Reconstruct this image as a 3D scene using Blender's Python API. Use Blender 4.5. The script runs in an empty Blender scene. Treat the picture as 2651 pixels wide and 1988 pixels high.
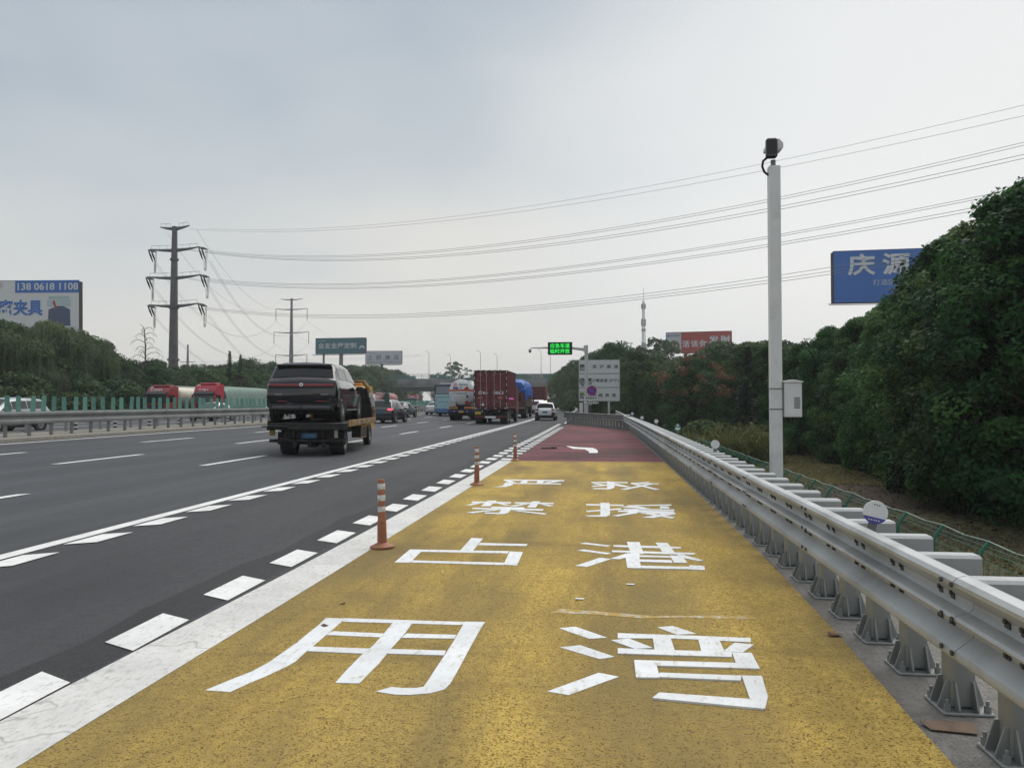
import bpy, bmesh, math, random
from mathutils import Vector, Matrix
random.seed(11)
S = bpy.context.scene
COL = S.collection
R_ = math.radians

# ---------------------------------------------------------------- camera, sky, sun, exposure
CAM_H = 1.6; HAZE = .00042
cam_d = bpy.data.cameras.new('camera')
cam = bpy.data.objects.new('camera', cam_d); COL.objects.link(cam)
rt = Vector((0.993713, 0.11196, 0.0)); fw = Vector((-0.111927, 0.993424, 0.024089)); up = rt.cross(fw)
m = Matrix((rt, up, -fw)).transposed().to_4x4(); m.translation = (0, 0, CAM_H)
cam.matrix_world = m
cam_d.sensor_fit = 'HORIZONTAL'; cam_d.sensor_width = 36.0; cam_d.lens = 36.0 * 1992 / 2651
cam_d.clip_start = 0.1; cam_d.clip_end = 9000
S.camera = cam

SUN_EL, SUN_AZ = 58.0, 30.0          # azimuth measured from +Y (road direction) towards +X
W = bpy.data.worlds.new('World'); S.world = W; W.use_nodes = True
nt = W.node_tree; nt.nodes.clear()
def wn(t, **k):
    n = nt.nodes.new(t)
    for a, b in k.items(): setattr(n, a, b)
    return n
def setramp(r, pts):
    el = r.color_ramp.elements
    while len(el) < len(pts): el.new(0.5)
    for e, (p, c) in zip(el, pts):
        e.position = p; e.color = (*c, 1) if len(c) == 3 else c
out = wn('ShaderNodeOutputWorld'); mix = wn('ShaderNodeMixShader')
bg1 = wn('ShaderNodeBackground'); bg2 = wn('ShaderNodeBackground')
sky = wn('ShaderNodeTexSky', sky_type='NISHITA', sun_disc=False, sun_elevation=R_(SUN_EL), sun_rotation=R_(SUN_AZ), dust_density=4.0)
bg1.inputs['Strength'].default_value = 0.06
nt.links.new(sky.outputs[0], bg1.inputs['Color'])
tc = wn('ShaderNodeTexCoord'); sep = wn('ShaderNodeSeparateXYZ')
nt.links.new(tc.outputs['Generated'], sep.inputs[0])
# overcast cloud sheet: elevation gradient, slow cloud relief, brighter towards the hidden sun
nz = wn('ShaderNodeTexNoise'); nz.inputs['Scale'].default_value = 1.5; nz.inputs['Detail'].default_value = 4.0; nz.inputs['Roughness'].default_value = 0.45
mp = wn('ShaderNodeMapping'); mp.inputs['Scale'].default_value = (1.0, 1.0, 2.6); mp.inputs['Location'].default_value = (3.1, 0.4, 0.7)
nt.links.new(tc.outputs['Generated'], mp.inputs[0]); nt.links.new(mp.outputs[0], nz.inputs['Vector'])
ma = wn('ShaderNodeMath', operation='MULTIPLY_ADD'); ma.inputs[1].default_value = 0.85; ma.inputs[2].default_value = -0.435
nt.links.new(nz.outputs['Fac'], ma.inputs[0])
ad = wn('ShaderNodeMath', operation='ADD'); nt.links.new(sep.outputs['Z'], ad.inputs[0]); nt.links.new(ma.outputs[0], ad.inputs[1])
rp = wn('ShaderNodeValToRGB')
setramp(rp, [(0.0, (0.78, 0.765, 0.72)), (0.10, (0.70, 0.71, 0.69)), (0.25, (0.55, 0.60, 0.63)), (0.45, (0.365, 0.435, 0.515)), (0.62, (0.42, 0.48, 0.545)), (1.0, (0.78, 0.80, 0.82))])
nt.links.new(ad.outputs[0], rp.inputs[0])
sd = Vector((math.sin(R_(SUN_AZ)) * math.cos(R_(SUN_EL)), math.cos(R_(SUN_AZ)) * math.cos(R_(SUN_EL)), math.sin(R_(SUN_EL))))
dt = wn('ShaderNodeVectorMath', operation='DOT_PRODUCT'); dt.inputs[1].default_value = Vector((sd.x, sd.y, 0.10)).normalized()
nt.links.new(tc.outputs['Generated'], dt.inputs[0])
gl = wn('ShaderNodeMapRange'); gl.inputs['From Min'].default_value = 0.74; gl.inputs['From Max'].default_value = 1.0; gl.inputs['To Max'].default_value = 0.85; gl.interpolation_type = 'SMOOTHSTEP'
nt.links.new(dt.outputs['Value'], gl.inputs['Value'])
mc = wn('ShaderNodeMix', data_type='RGBA'); mc.inputs[7].default_value = (0.93, 0.93, 0.91, 1)
nt.links.new(gl.outputs[0], mc.inputs[0]); nt.links.new(rp.outputs[0], mc.inputs[6])
nt.links.new(mc.outputs[2], bg2.inputs['Color']); bg2.inputs['Strength'].default_value = 0.73
mix.inputs[0].default_value = 0.90
nt.links.new(bg1.outputs[0], mix.inputs[1]); nt.links.new(bg2.outputs[0], mix.inputs[2]); nt.links.new(mix.outputs[0], out.inputs[0])

sl = bpy.data.lights.new('sun', 'SUN'); sl.energy = 1.5; sl.angle = R_(50); sl.color = (1.0, 0.965, 0.91)
so = bpy.data.objects.new('sun', sl); COL.objects.link(so)
so.rotation_euler = (-sd).to_track_quat('-Z', 'Y').to_euler(); so.location = (0, 0, 60)

S.view_settings.view_transform = 'Standard'; S.view_settings.look = 'None'
S.view_settings.gamma = 1.0; S.view_settings.use_curve_mapping = False
S.view_settings.exposure = 0.55
S.render.engine = 'CYCLES'
S.cycles.max_bounces = 6; S.cycles.diffuse_bounces = 3; S.cycles.glossy_bounces = 3; S.cycles.transmission_bounces = 4
S.cycles.transparent_max_bounces = 6; S.cycles.volume_bounces = 0; S.cycles.use_denoising = True

# ---------------------------------------------------------------- helpers
def C(Y):                                     # the road swings gently left beyond 50 m
    return -max(0.0, Y - 50.0) ** 2 / 3050.0
def dC(Y):
    return -max(0.0, Y - 50.0) / 1525.0
def zg(X):                                    # 1 percent cross fall up to the median
    if X < -24.5: return 0.19 - 0.012 * min(25.0, -24.5 - X)
    return min(0.19, max(0.0, -0.01 * (X + 2.5)))
def rp_(X, Y, dz=0.0):
    return Vector((X + C(Y), Y, zg(X) + dz))
def heading(Y):
    return math.atan(-dC(Y))                  # rotation about z of something driving along the road

class MB:
    """collects verts and faces, then links them as ONE mesh object"""
    def __init__(s): s.v = []; s.f = []; s.m = []; s.mi = 0
    def add(s, vs, fs):
        o = len(s.v); s.v += [tuple(v) for v in vs]
        for f in fs: s.f.append([i + o for i in f]); s.m.append(s.mi)
        return s
    def box(s, c, d, rz=0.0, rx=0.0, ry=0.0, tap=1.0):
        hx, hy, hz = d[0] / 2, d[1] / 2, d[2] / 2
        vs = [Vector((x * hx * (tap if z > 0 else 1), y * hy * (tap if z > 0 else 1), z * hz)) for z in (-1, 1) for y in (-1, 1) for x in (-1, 1)]
        if rx or ry or rz:
            M = Matrix.Rotation(rz, 3, 'Z') @ Matrix.Rotation(ry, 3, 'Y') @ Matrix.Rotation(rx, 3, 'X')
            vs = [M @ v for v in vs]
        vs = [v + Vector(c) for v in vs]
        return s.add(vs, [(0, 2, 3, 1), (4, 5, 7, 6), (0, 1, 5, 4), (2, 6, 7, 3), (0, 4, 6, 2), (1, 3, 7, 5)])
    def rbox(s, c, d, b=0.03, ax=2):          # box with its four edges along one axis chamfered, and a softened rim
        a = [0, 1, 2]; a.remove(ax); u, w = a
        hu, hw, hx = d[u] / 2, d[w] / 2, d[ax] / 2; b = min(b, hu * .9, hw * .9, hx * .9)
        def ring(iu, h):
            P = [(hu - iu, hw - b - iu * 0), (hu - b, hw - iu), (-hu + b, hw - iu), (-hu + iu, hw - b), (-hu + iu, -hw + b), (-hu + b, -hw + iu), (hu - b, -hw + iu), (hu - iu, -hw + b)]
            r = []
            for p in P:
                q = [0, 0, 0]; q[u] = p[0] + c[u]; q[w] = p[1] + c[w]; q[ax] = h + c[ax]; r.append(q)
            return r
        rings = [ring(b * .6, -hx), ring(0, -hx + b * .6), ring(0, hx - b * .6), ring(b * .6, hx)]
        vs = [p for r in rings for p in r]; fs = []
        flip = (ax == 1)
        for k in range(3):
            for i in range(8):
                j = (i + 1) % 8; f = (k * 8 + i, k * 8 + j, k * 8 + 8 + j, k * 8 + 8 + i); fs.append(f[::-1] if flip else f)
        e = tuple(range(8)); t = tuple(range(24, 32))
        fs += [e[::-1] if not flip else e, t if not flip else t[::-1]]
        return s.add(vs, fs)
    def prism(s, poly, h0, h1, ax=0):         # polygon in the plane normal to ax, pushed from h0 to h1
        n = len(poly); a = [0, 1, 2]; a.remove(ax); vs = []
        for h in (h0, h1):
            for p in poly:
                q = [0, 0, 0]; q[a[0]] = p[0]; q[a[1]] = p[1]; q[ax] = h; vs.append(q)
        fs = [tuple(range(n))[::-1], tuple(range(n, 2 * n))] + [(i, (i + 1) % n, n + (i + 1) % n, n + i) for i in range(n)]
        return s.add(vs, fs)
    def tube(s, pts, r, n=8, cap=True):
        pts = [Vector(p) for p in pts]; rs = r if isinstance(r, (list, tuple)) else [r] * len(pts)
        vs = []; fs = []; N = len(pts)
        prev = None
        for i, p in enumerate(pts):
            t = (pts[min(i + 1, N - 1)] - pts[max(i - 1, 0)])
            if t.length < 1e-9: t = Vector((0, 0, 1))
            t.normalize()
            if prev is None:
                a = t.cross(Vector((0, 0, 1)) if abs(t.z) < .95 else Vector((1, 0, 0))).normalized()
            else:
                a = (prev - t * prev.dot(t)).normalized()
            prev = a; b = t.cross(a)
            for k in range(n):
                an = 2 * math.pi * k / n; vs.append(p + (a * math.cos(an) + b * math.sin(an)) * rs[i])
        for i in range(N - 1):
            for k in range(n):
                fs.append((i * n + k, i * n + (k + 1) % n, (i + 1) * n + (k + 1) % n, (i + 1) * n + k))
        if cap: fs += [tuple(range(n))[::-1], tuple((N - 1) * n + k for k in range(n))]
        return s.add(vs, fs)
    def cyl(s, a, b, r, n=12, r2=None): return s.tube([a, b], [r, r if r2 is None else r2], n)
    def lathe(s, prof, c=(0, 0, 0), n=16, ax=2):
        vs = []; fs = []; N = len(prof); a = [0, 1, 2]; a.remove(ax)
        for (r, h) in prof:
            for k in range(n):
                an = 2 * math.pi * k / n; q = [0, 0, 0]; q[a[0]] = r * math.cos(an); q[a[1]] = r * math.sin(an) * (-1 if ax == 1 else 1); q[ax] = h
                vs.append([q[i] + c[i] for i in range(3)])
        for i in range(N - 1):
            for k in range(n):
                fs.append((i * n + k, i * n + (k + 1) % n, (i + 1) * n + (k + 1) % n, (i + 1) * n + k))
        fs += [tuple(range(n))[::-1], tuple((N - 1) * n + k for k in range(n))]
        return s.add(vs, fs)
    def grid(s, rows):                        # rows of equal length
        n = len(rows[0]); vs = [p for r in rows for p in r]
        return s.add(vs, [(i * n + k, i * n + k + 1, (i + 1) * n + k + 1, (i + 1) * n + k) for i in range(len(rows) - 1) for k in range(n - 1)])
    def slab(s, pts, t):                      # polygon given a thickness along its own normal
        pts = [Vector(p) for p in pts]; nrm = Vector((0, 0, 0))
        for i in range(1, len(pts) - 1): nrm += (pts[i] - pts[0]).cross(pts[i + 1] - pts[0])
        nrm.normalize(); n = len(pts)
        vs = pts + [p + nrm * t for p in pts]
        return s.add(vs, [tuple(range(n))[::-1], tuple(range(n, 2 * n))] + [(i, (i + 1) % n, n + (i + 1) % n, n + i) for i in range(n)])
    def mesh(s, name, mats, smooth=None):
        me = bpy.data.meshes.new(name); me.from_pydata(s.v, [], s.f)
        for x in (mats if isinstance(mats, (list, tuple)) else [mats]): me.materials.append(x)
        me.polygons.foreach_set('material_index', s.m)
        if smooth is not None:
            me.polygons.foreach_set('use_smooth', [True] * len(s.f)); me.set_sharp_from_angle(angle=R_(smooth))
        me.update(); return me
    def build(s, name, mats, parent=None, loc=(0, 0, 0), rz=0.0, smooth=None, **tags):
        return place(name, s.mesh(name, mats, smooth), parent, loc, rz, **tags)
def place(name, me, parent=None, loc=(0, 0, 0), rz=0.0, **tags):
    o = bpy.data.objects.new(name, me); COL.objects.link(o); o.location = loc; o.rotation_euler = (0, 0, rz)
    if parent is not None: o.parent = parent
    return tag(o, **tags)
def tag(o, label=None, category=None, group=None, kind=None):
    if label: o['label'] = label
    if category: o['category'] = category
    if group: o['group'] = group
    if kind: o['kind'] = kind
    return o
def thing(name, label, category, loc=(0, 0, 0), rz=0.0, group=None):
    o = bpy.data.objects.new(name, None); COL.objects.link(o); o.location = loc; o.rotation_euler = (0, 0, rz); o.empty_display_size = .2
    return tag(o, label, category, group)
KIDS = {}
def copy_tree(root, loc, rz=0.0, scale=None, label=None, group=None, parent=None):
    c = root.copy(); COL.objects.link(c)
    if parent is not None: c.parent = parent
    else:
        c.location = loc; c.rotation_euler = (0, 0, rz)
        if scale is not None: c.scale = scale if hasattr(scale, '__len__') else (scale,) * 3
    if label: c['label'] = label
    if group: c['group'] = group
    for ch in root.children: copy_tree(ch, None, parent=c)
    return c

# ---------------------------------------------------------------- lettering
def text_verts(body, bold=0.0):
    cu = bpy.data.curves.new('lettering', 'FONT'); cu.body = body; cu.offset = bold; cu.resolution_u = 3
    o = bpy.data.objects.new('lettering', cu); COL.objects.link(o)
    me = bpy.data.meshes.new_from_object(o.evaluated_get(bpy.context.evaluated_depsgraph_get()))
    bpy.data.objects.remove(o); bpy.data.curves.remove(cu); return me
def lettering(body, mat, origin, ux, uy, w, h, parent=None, bold=0.012, name='lettering', lift=0.004, seg=None):
    """text stretched to w x h metres on the plane ux, uy; origin = lower-left corner"""
    bpy.context.view_layer.update()
    me = text_verts(body, bold)
    xs = [v.co.x for v in me.vertices]; ys = [v.co.y for v in me.vertices]
    if not xs: return None
    x0, x1, y0, y1 = min(xs), max(xs), min(ys), max(ys)
    ux = Vector(ux).normalized(); uy = Vector(uy).normalized(); n = ux.cross(uy); O = Vector(origin)
    for v in me.vertices:
        v.co = O + ux * ((v.co.x - x0) / (x1 - x0) * w) + uy * ((v.co.y - y0) / (y1 - y0) * h) + n * lift
    me.materials.clear(); me.materials.append(mat); me.name = name
    return place(name, me, parent)

# ---------------------------------------------------------------- materials
def NN(t, typ, **k):
    n = t.nodes.new(typ)
    for a, b in k.items(): setattr(n, a, b)
    return n
MATS = {}
def M(name, col, rough=0.5, metal=0.0, var=0.12, scale=6.0, bump=0.0, bscale=60.0, coat=0.0, dirt=None, dscale=2.0, dth=(0.5, 0.7), emis=0.0, spec=0.5, trans=0.0, stretch=None, objrand=0.0):
    """principled paint or stone: noise-varied colour, optional dirt patches and bump"""
    if name in MATS: return MATS[name]
    m = bpy.data.materials.new(name); m.use_nodes = True; t = m.node_tree; b = t.nodes['Principled BSDF']
    L = t.links.new
    tcn = NN(t, 'ShaderNodeTexCoord'); src = tcn.outputs['Object']
    if stretch:
        mpn = NN(t, 'ShaderNodeMapping'); mpn.inputs['Scale'].default_value = stretch; L(src, mpn.inputs[0]); src = mpn.outputs[0]
    c = (*col, 1)
    n1 = NN(t, 'ShaderNodeTexNoise'); n1.inputs['Scale'].default_value = scale; n1.inputs['Detail'].default_value = 5
    L(src, n1.inputs['Vector'])
    rmp = NN(t, 'ShaderNodeValToRGB')
    lo = tuple(max(0, x * (1 - var)) for x in col); hi = tuple(min(1, x * (1 + var)) for x in col)
    setramp(rmp, [(0.3, lo), (0.7, hi)]); L(n1.outputs['Fac'], rmp.inputs[0]); cur = rmp.outputs[0]
    if objrand:
        oi = NN(t, 'ShaderNodeObjectInfo'); hs = NN(t, 'ShaderNodeHueSaturation')
        mr = NN(t, 'ShaderNodeMapRange'); mr.inputs['To Min'].default_value = 1 - objrand; mr.inputs['To Max'].default_value = 1 + objrand
        L(oi.outputs['Random'], mr.inputs['Value']); L(mr.outputs[0], hs.inputs['Value']); L(cur, hs.inputs['Color']); cur = hs.outputs[0]
    if dirt:
        n2 = NN(t, 'ShaderNodeTexNoise'); n2.inputs['Scale'].default_value = dscale; n2.inputs['Detail'].default_value = 8; n2.inputs['Roughness'].default_value = .65
        L(src, n2.inputs['Vector'])
        r2 = NN(t, 'ShaderNodeValToRGB'); setramp(r2, [(dth[0], (0, 0, 0)), (dth[1], (1, 1, 1))]); L(n2.outputs['Fac'], r2.inputs[0])
        mx = NN(t, 'ShaderNodeMix', data_type='RGBA'); mx.inputs[7].default_value = (*dirt, 1); L(r2.outputs[0], mx.inputs[0]); L(cur, mx.inputs[6]); cur = mx.outputs[2]
    L(cur, b.inputs['Base Color'])
    b.inputs['Roughness'].default_value = rough; b.inputs['Metallic'].default_value = metal
    b.inputs['Coat Weight'].default_value = coat; b.inputs['Specular IOR Level'].default_value = spec
    b.inputs['Coat Roughness'].default_value = 0.05
    if trans: b.inputs['Transmission Weight'].default_value = trans
    if emis: L(cur, b.inputs['Emission Color']); b.inputs['Emission Strength'].default_value = emis
    if bump:
        n3 = NN(t, 'ShaderNodeTexNoise'); n3.inputs['Scale'].default_value = bscale; n3.inputs['Detail'].default_value = 4; L(src, n3.inputs['Vector'])
        bp = NN(t, 'ShaderNodeBump'); bp.inputs['Strength'].default_value = bump; bp.inputs['Distance'].default_value = 0.02
        L(n3.outputs['Fac'], bp.inputs['Height']); L(bp.outputs[0], b.inputs['Normal'])
    MATS[name] = m; return m

def road_mat(name, base, speck_lo, speck_hi, gscale, stain, stain_scale, stain_w, streak=None, wheel=None, bump=.5, rough=.85, sp_pts=None, grain=.25):
    """granular surfacing: coarse aggregate specks, broad stained patches, streaks across or along, darker wheel paths"""
    m = bpy.data.materials.new(name); m.use_nodes = True; t = m.node_tree; b = t.nodes['Principled BSDF']; L = t.links.new
    geo = NN(t, 'ShaderNodeNewGeometry'); pos = geo.outputs['Position']
    n1 = NN(t, 'ShaderNodeTexNoise'); n1.inputs['Scale'].default_value = gscale; n1.inputs['Detail'].default_value = 3; n1.inputs['Roughness'].default_value = .7; L(pos, n1.inputs['Vector'])
    r1 = NN(t, 'ShaderNodeValToRGB'); setramp(r1, sp_pts or [(0.36, speck_lo), (0.47, base), (0.56, base), (0.68, speck_hi)]); L(n1.outputs['Fac'], r1.inputs[0]); cur = r1.outputs[0]
    n0 = NN(t, 'ShaderNodeTexNoise'); n0.inputs['Scale'].default_value = gscale * .22; n0.inputs['Detail'].default_value = 4; L(pos, n0.inputs['Vector'])
    hs0 = NN(t, 'ShaderNodeHueSaturation'); mr0 = NN(t, 'ShaderNodeMapRange'); mr0.inputs['From Min'].default_value = .3; mr0.inputs['From Max'].default_value = .7; mr0.inputs['To Min'].default_value = .82; mr0.inputs['To Max'].default_value = 1.15
    L(n0.outputs['Fac'], mr0.inputs['Value']); L(mr0.outputs[0], hs0.inputs['Value']); L(cur, hs0.inputs['Color']); cur = hs0.outputs[0]
    def overlay(vec_scale, sc, th, w, col, detail=6, off=0.0):
        nonlocal cur
        mpn = NN(t, 'ShaderNodeMapping'); mpn.inputs['Scale'].default_value = vec_scale; mpn.inputs['Location'].default_value = (off, off * 1.7, 0); L(pos, mpn.inputs[0])
        n = NN(t, 'ShaderNodeTexNoise'); n.inputs['Scale'].default_value = sc; n.inputs['Detail'].default_value = detail; n.inputs['Roughness'].default_value = .6; L(mpn.outputs[0], n.inputs['Vector'])
        g = NN(t, 'ShaderNodeMath', operation='MULTIPLY_ADD'); g.inputs[1].default_value = grain; g.inputs[2].default_value = -.5 * grain; L(n1.outputs['Fac'], g.inputs[0])
        g2 = NN(t, 'ShaderNodeMath', operation='ADD'); L(n.outputs['Fac'], g2.inputs[0]); L(g.outputs[0], g2.inputs[1])
        r = NN(t, 'ShaderNodeValToRGB'); setramp(r, [(th[0], (0, 0, 0)), (th[1], (w, w, w))]); L(g2.outputs[0], r.inputs[0])
        mx = NN(t, 'ShaderNodeMix', data_type='RGBA'); mx.inputs[7].default_value = (*col, 1); L(r.outputs[0], mx.inputs[0]); L(cur, mx.inputs[6]); cur = mx.outputs[2]
    overlay((1, .55, 1), stain_scale, (.44, .68), stain_w, stain)
    if streak:
        for (vs, sc, th, w, col, off) in streak: overlay(vs, sc, th, w, col, 5, off)
    if wheel:
        sp = NN(t, 'ShaderNodeSeparateXYZ'); L(pos, sp.inputs[0])
        period, phase, amt, col = wheel
        a = NN(t, 'ShaderNodeMath', operation='MULTIPLY_ADD'); a.inputs[1].default_value = 2 * math.pi / period; a.inputs[2].default_value = phase; L(sp.outputs['X'], a.inputs[0])
        sn = NN(t, 'ShaderNodeMath', operation='SINE'); L(a.outputs[0], sn.inputs[0])
        mr = NN(t, 'ShaderNodeMapRange'); mr.inputs['From Min'].default_value = -.2; mr.inputs['From Max'].default_value = 1; mr.inputs['To Max'].default_value = amt; L(sn.outputs[0], mr.inputs['Value'])
        mx = NN(t, 'ShaderNodeMix', data_type='RGBA'); mx.inputs[7].default_value = (*col, 1); L(mr.outputs[0], mx.inputs[0]); L(cur, mx.inputs[6]); cur = mx.outputs[2]
    L(cur, b.inputs['Base Color']); b.inputs['Roughness'].default_value = rough; b.inputs['Specular IOR Level'].default_value = .3
    bp = NN(t, 'ShaderNodeBump'); bp.inputs['Strength'].default_value = bump; bp.inputs['Distance'].default_value = 0.012
    L(n1.outputs['Fac'], bp.inputs['Height']); L(bp.outputs[0], b.inputs['Normal'])
    MATS[name] = m; return m
# ---------------------------------------------------------------- setting: ground, carriageways, bay, median
asphalt = road_mat('asphalt', (.064, .068, .075), (.030, .032, .036), (.15, .153, .157), 70, (.044, .046, .051), .35, .75,
                   streak=[((1, .04, 1), .9, (.46, .70), .65, (.098, .102, .109), 3.0), ((.07, 1, 1), .5, (.54, .70), .45, (.082, .085, .09), 9.0), ((1, .25, 1), .8, (.60, .72), .6, (.036, .037, .040), 14.0)], wheel=(1.78, 0.4, .5, (.046, .048, .052)), bump=.45, rough=.72)
asphalt_lane = road_mat('asphalt_shoulder', (.058, .060, .064), (.028, .029, .032), (.21, .21, .21), 62, (.036, .038, .041), .5, .75,
                        streak=[((1, .06, 1), 1.1, (.46, .7), .55, (.074, .076, .080), 7.0), ((1, .5, 1), .7, (.58, .72), .5, (.040, .041, .044), 11.0)], bump=.5, rough=.78, sp_pts=[(.34, (.028, .029, .032)), (.46, (.058, .060, .064)), (.62, (.062, .064, .068)), (.70, (.10, .10, .10)), (.735, (.30, .30, .29))])
yellow = road_mat('yellow_surfacing', (.60, .405, .085), (.06, .042, .018), (.68, .48, .12), 88, (.20, .15, .066), .8, .66,
                  streak=[((1, .14, 1), 1.3, (.48, .66), .62, (.17, .13, .062), 1.0), ((.25, 1, 1), 1.6, (.58, .74), .5, (.12, .09, .045), 5.0), ((1, .4, 1), .6, (.47, .64), .42, (.26, .19, .075), 2.0)], wheel=(1.5, 5.55, .30, (.18, .14, .065)), bump=1.0, rough=.9,
                  sp_pts=[(.33, (.035, .026, .014)), (.42, (.26, .165, .045)), (.49, (.60, .405, .085)), (.58, (.70, .50, .12)), (.67, (.88, .71, .27))], grain=.6)
red_surf = road_mat('red_surfacing', (.255, .082, .092), (.09, .034, .038), (.34, .13, .14), 58, (.075, .035, .036), .55, .65,
                    streak=[((.18, 1, 1), 1.1, (.42, .60), .88, (.050, .038, .038), 4.0)], bump=.8, rough=.9)
concrete = road_mat('shoulder_concrete', (.21, .20, .185), (.11, .105, .095), (.30, .29, .27), 70, (.11, .10, .09), .9, .7,
                    streak=[((1, .3, 1), 2.2, (.55, .75), .6, (.075, .07, .062), 1.0)], bump=.35, rough=.9)
median_conc = road_mat('median_concrete', (.27, .25, .215), (.15, .14, .12), (.36, .34, .30), 40, (.17, .155, .13), .6, .7, bump=.3, rough=.9)
asphalt_new = road_mat('sealed_asphalt', (.036, .038, .040), (.020, .021, .023), (.10, .10, .10), 90, (.026, .027, .029), .6, .6, bump=.4, rough=.75)
def paint_mat(name, col, under, th, streak, crack=.15):
    m = bpy.data.materials.new(name); m.use_nodes = True; t = m.node_tree; b = t.nodes['Principled BSDF']; L = t.links.new
    pos = NN(t, 'ShaderNodeNewGeometry').outputs['Position']
    n = NN(t, 'ShaderNodeTexNoise'); n.inputs['Scale'].default_value = 26; n.inputs['Detail'].default_value = 8; n.inputs['Roughness'].default_value = .75
    mpn = NN(t, 'ShaderNodeMapping'); mpn.inputs['Scale'].default_value = streak; L(pos, mpn.inputs[0]); L(mpn.outputs[0], n.inputs['Vector'])
    r = NN(t, 'ShaderNodeValToRGB'); setramp(r, [(th, (1, 1, 1)), (th + .16, (0, 0, 0))]); L(n.outputs['Fac'], r.inputs[0])
    n2 = NN(t, 'ShaderNodeTexNoise'); n2.inputs['Scale'].default_value = 1.7; n2.inputs['Detail'].default_value = 7; n2.inputs['Roughness'].default_value = .7; L(pos, n2.inputs['Vector'])
    r2 = NN(t, 'ShaderNodeValToRGB'); setramp(r2, [(.35, tuple(c * .80 for c in col)), (.65, col)]); L(n2.outputs['Fac'], r2.inputs[0])
    mx = NN(t, 'ShaderNodeMix', data_type='RGBA'); mx.inputs[7].default_value = (*under, 1); L(r.outputs[0], mx.inputs[0]); L(r2.outputs[0], mx.inputs[6])
    cur = mx.outputs[2]
    vo = NN(t, 'ShaderNodeTexVoronoi', feature='DISTANCE_TO_EDGE'); vo.inputs['Scale'].default_value = .75
    nw = NN(t, 'ShaderNodeTexNoise'); nw.inputs['Scale'].default_value = 3.0; L(pos, nw.inputs['Vector'])
    av = NN(t, 'ShaderNodeMix', data_type='RGBA'); av.inputs[0].default_value = .35; L(pos, av.inputs[6]); L(nw.outputs['Color'], av.inputs[7]); L(av.outputs[2], vo.inputs['Vector'])
    r3 = NN(t, 'ShaderNodeValToRGB'); setramp(r3, [(.0, (crack,) * 3), (.006, (0, 0, 0))]); L(vo.outputs['Distance'], r3.inputs[0])
    mx2 = NN(t, 'ShaderNodeMix', data_type='RGBA'); mx2.inputs[7].default_value = (.16, .15, .14, 1); L(r3.outputs[0], mx2.inputs[0]); L(cur, mx2.inputs[6])
    L(mx2.outputs[2], b.inputs['Base Color']); b.inputs['Roughness'].default_value = .75
    bp = NN(t, 'ShaderNodeBump'); bp.inputs['Strength'].default_value = .3; bp.inputs['Distance'].default_value = .006; L(n.outputs['Fac'], bp.inputs['Height']); L(bp.outputs[0], b.inputs['Normal'])
    return m
paint = paint_mat('white_road_paint', (.82, .82, .80), (.38, .37, .35), .30, (1, .5, 1))
paint_old = paint_mat('worn_border_paint', (.70, .69, .66), (.40, .39, .37), .33, (1.3, .6, 1), .5)
paint_txt = paint_mat('white_letter_paint', (.80, .82, .83), (.45, .40, .28), .31, (1, .4, 1))

def ys(a, b, near=2.0):
    """stations along the road, closer together where the road bends in view"""
    r = [a]
    while r[-1] < b:
        y = r[-1]; r.append(min(b, y + (near if y < 60 else 6.0 if y < 300 else 25.0)))
    return r
def strip(name, x0, x1, a, b, mat, dz, kind='structure', parent=None, cols=1, near=4.0):
    mb = MB(); rows = []
    f0 = x0 if callable(x0) else (lambda y: x0); f1 = x1 if callable(x1) else (lambda y: x1)
    for y in ys(a, b, near):
        A, B = f0(y), f1(y)
        rows.append([rp_(A + (B - A) * k / cols, y, dz) for k in range(cols + 1)])
    mb.grid(rows); return mb.build(name, mat, parent, kind=kind)

# ground: one sheet to the horizon, dropping off beyond both shoulders
GX = [(-900, -1.5), (-220, -1.0), (-80, -.9), (-60, -.8), (-53, -.35), (-50.2, -.22), (-24, .05), (-3, -.1), (2.5, -.09), (3.6, -.55), (4.6, -1.25), (5.6, -1.85), (6.6, -2.1), (10, -2.05), (16, -1.95), (24, -1.8), (40, -1.7), (120, -1.5), (900, -2)]
def ground_z(x, y):
    x = x - C(min(y, 600))
    for (a, za), (b, zb) in zip(GX, GX[1:]):
        if a <= x <= b:
            z = za + (zb - za) * (x - a) / (b - a)
            if x > 6: z += .16 * math.sin(x * .61 + y * .23) * math.sin(y * .47 - x * .2) * min(1, (x - 6) / 4)
            return z
    return -3
def gxs():
    xs = [a for a, _ in GX]; xs += [6.6 + .85 * k for k in range(1, 34)]; return sorted(set(round(x, 3) for x in xs))
mb = MB(); rows = []
gy = [-100, -60, -12] + [-6 + 1.6 * k for k in range(60)] + [95, 105, 120, 140, 165, 190, 220, 260, 310, 380, 480, 600, 900, 1500]
for y in gy: rows.append([(x + C(min(y, 600)), y, ground_z(x + C(min(y, 600)), y)) for x in gxs()])
mb.grid(rows)
gm = bpy.data.materials.new('leaf_litter_ground'); gm.use_nodes = True; t = gm.node_tree; b = t.nodes['Principled BSDF']; L = t.links.new
pos = NN(t, 'ShaderNodeNewGeometry').outputs['Position']
n1 = NN(t, 'ShaderNodeTexNoise'); n1.inputs['Scale'].default_value = 7; n1.inputs['Detail'].default_value = 9; n1.inputs['Roughness'].default_value = .75; L(pos, n1.inputs[0])
r1 = NN(t, 'ShaderNodeValToRGB'); setramp(r1, [(.28, (.028, .020, .013)), (.45, (.075, .054, .034)), (.6, (.105, .08, .05)), (.78, (.19, .155, .10))]); L(n1.outputs['Fac'], r1.inputs[0])
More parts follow.
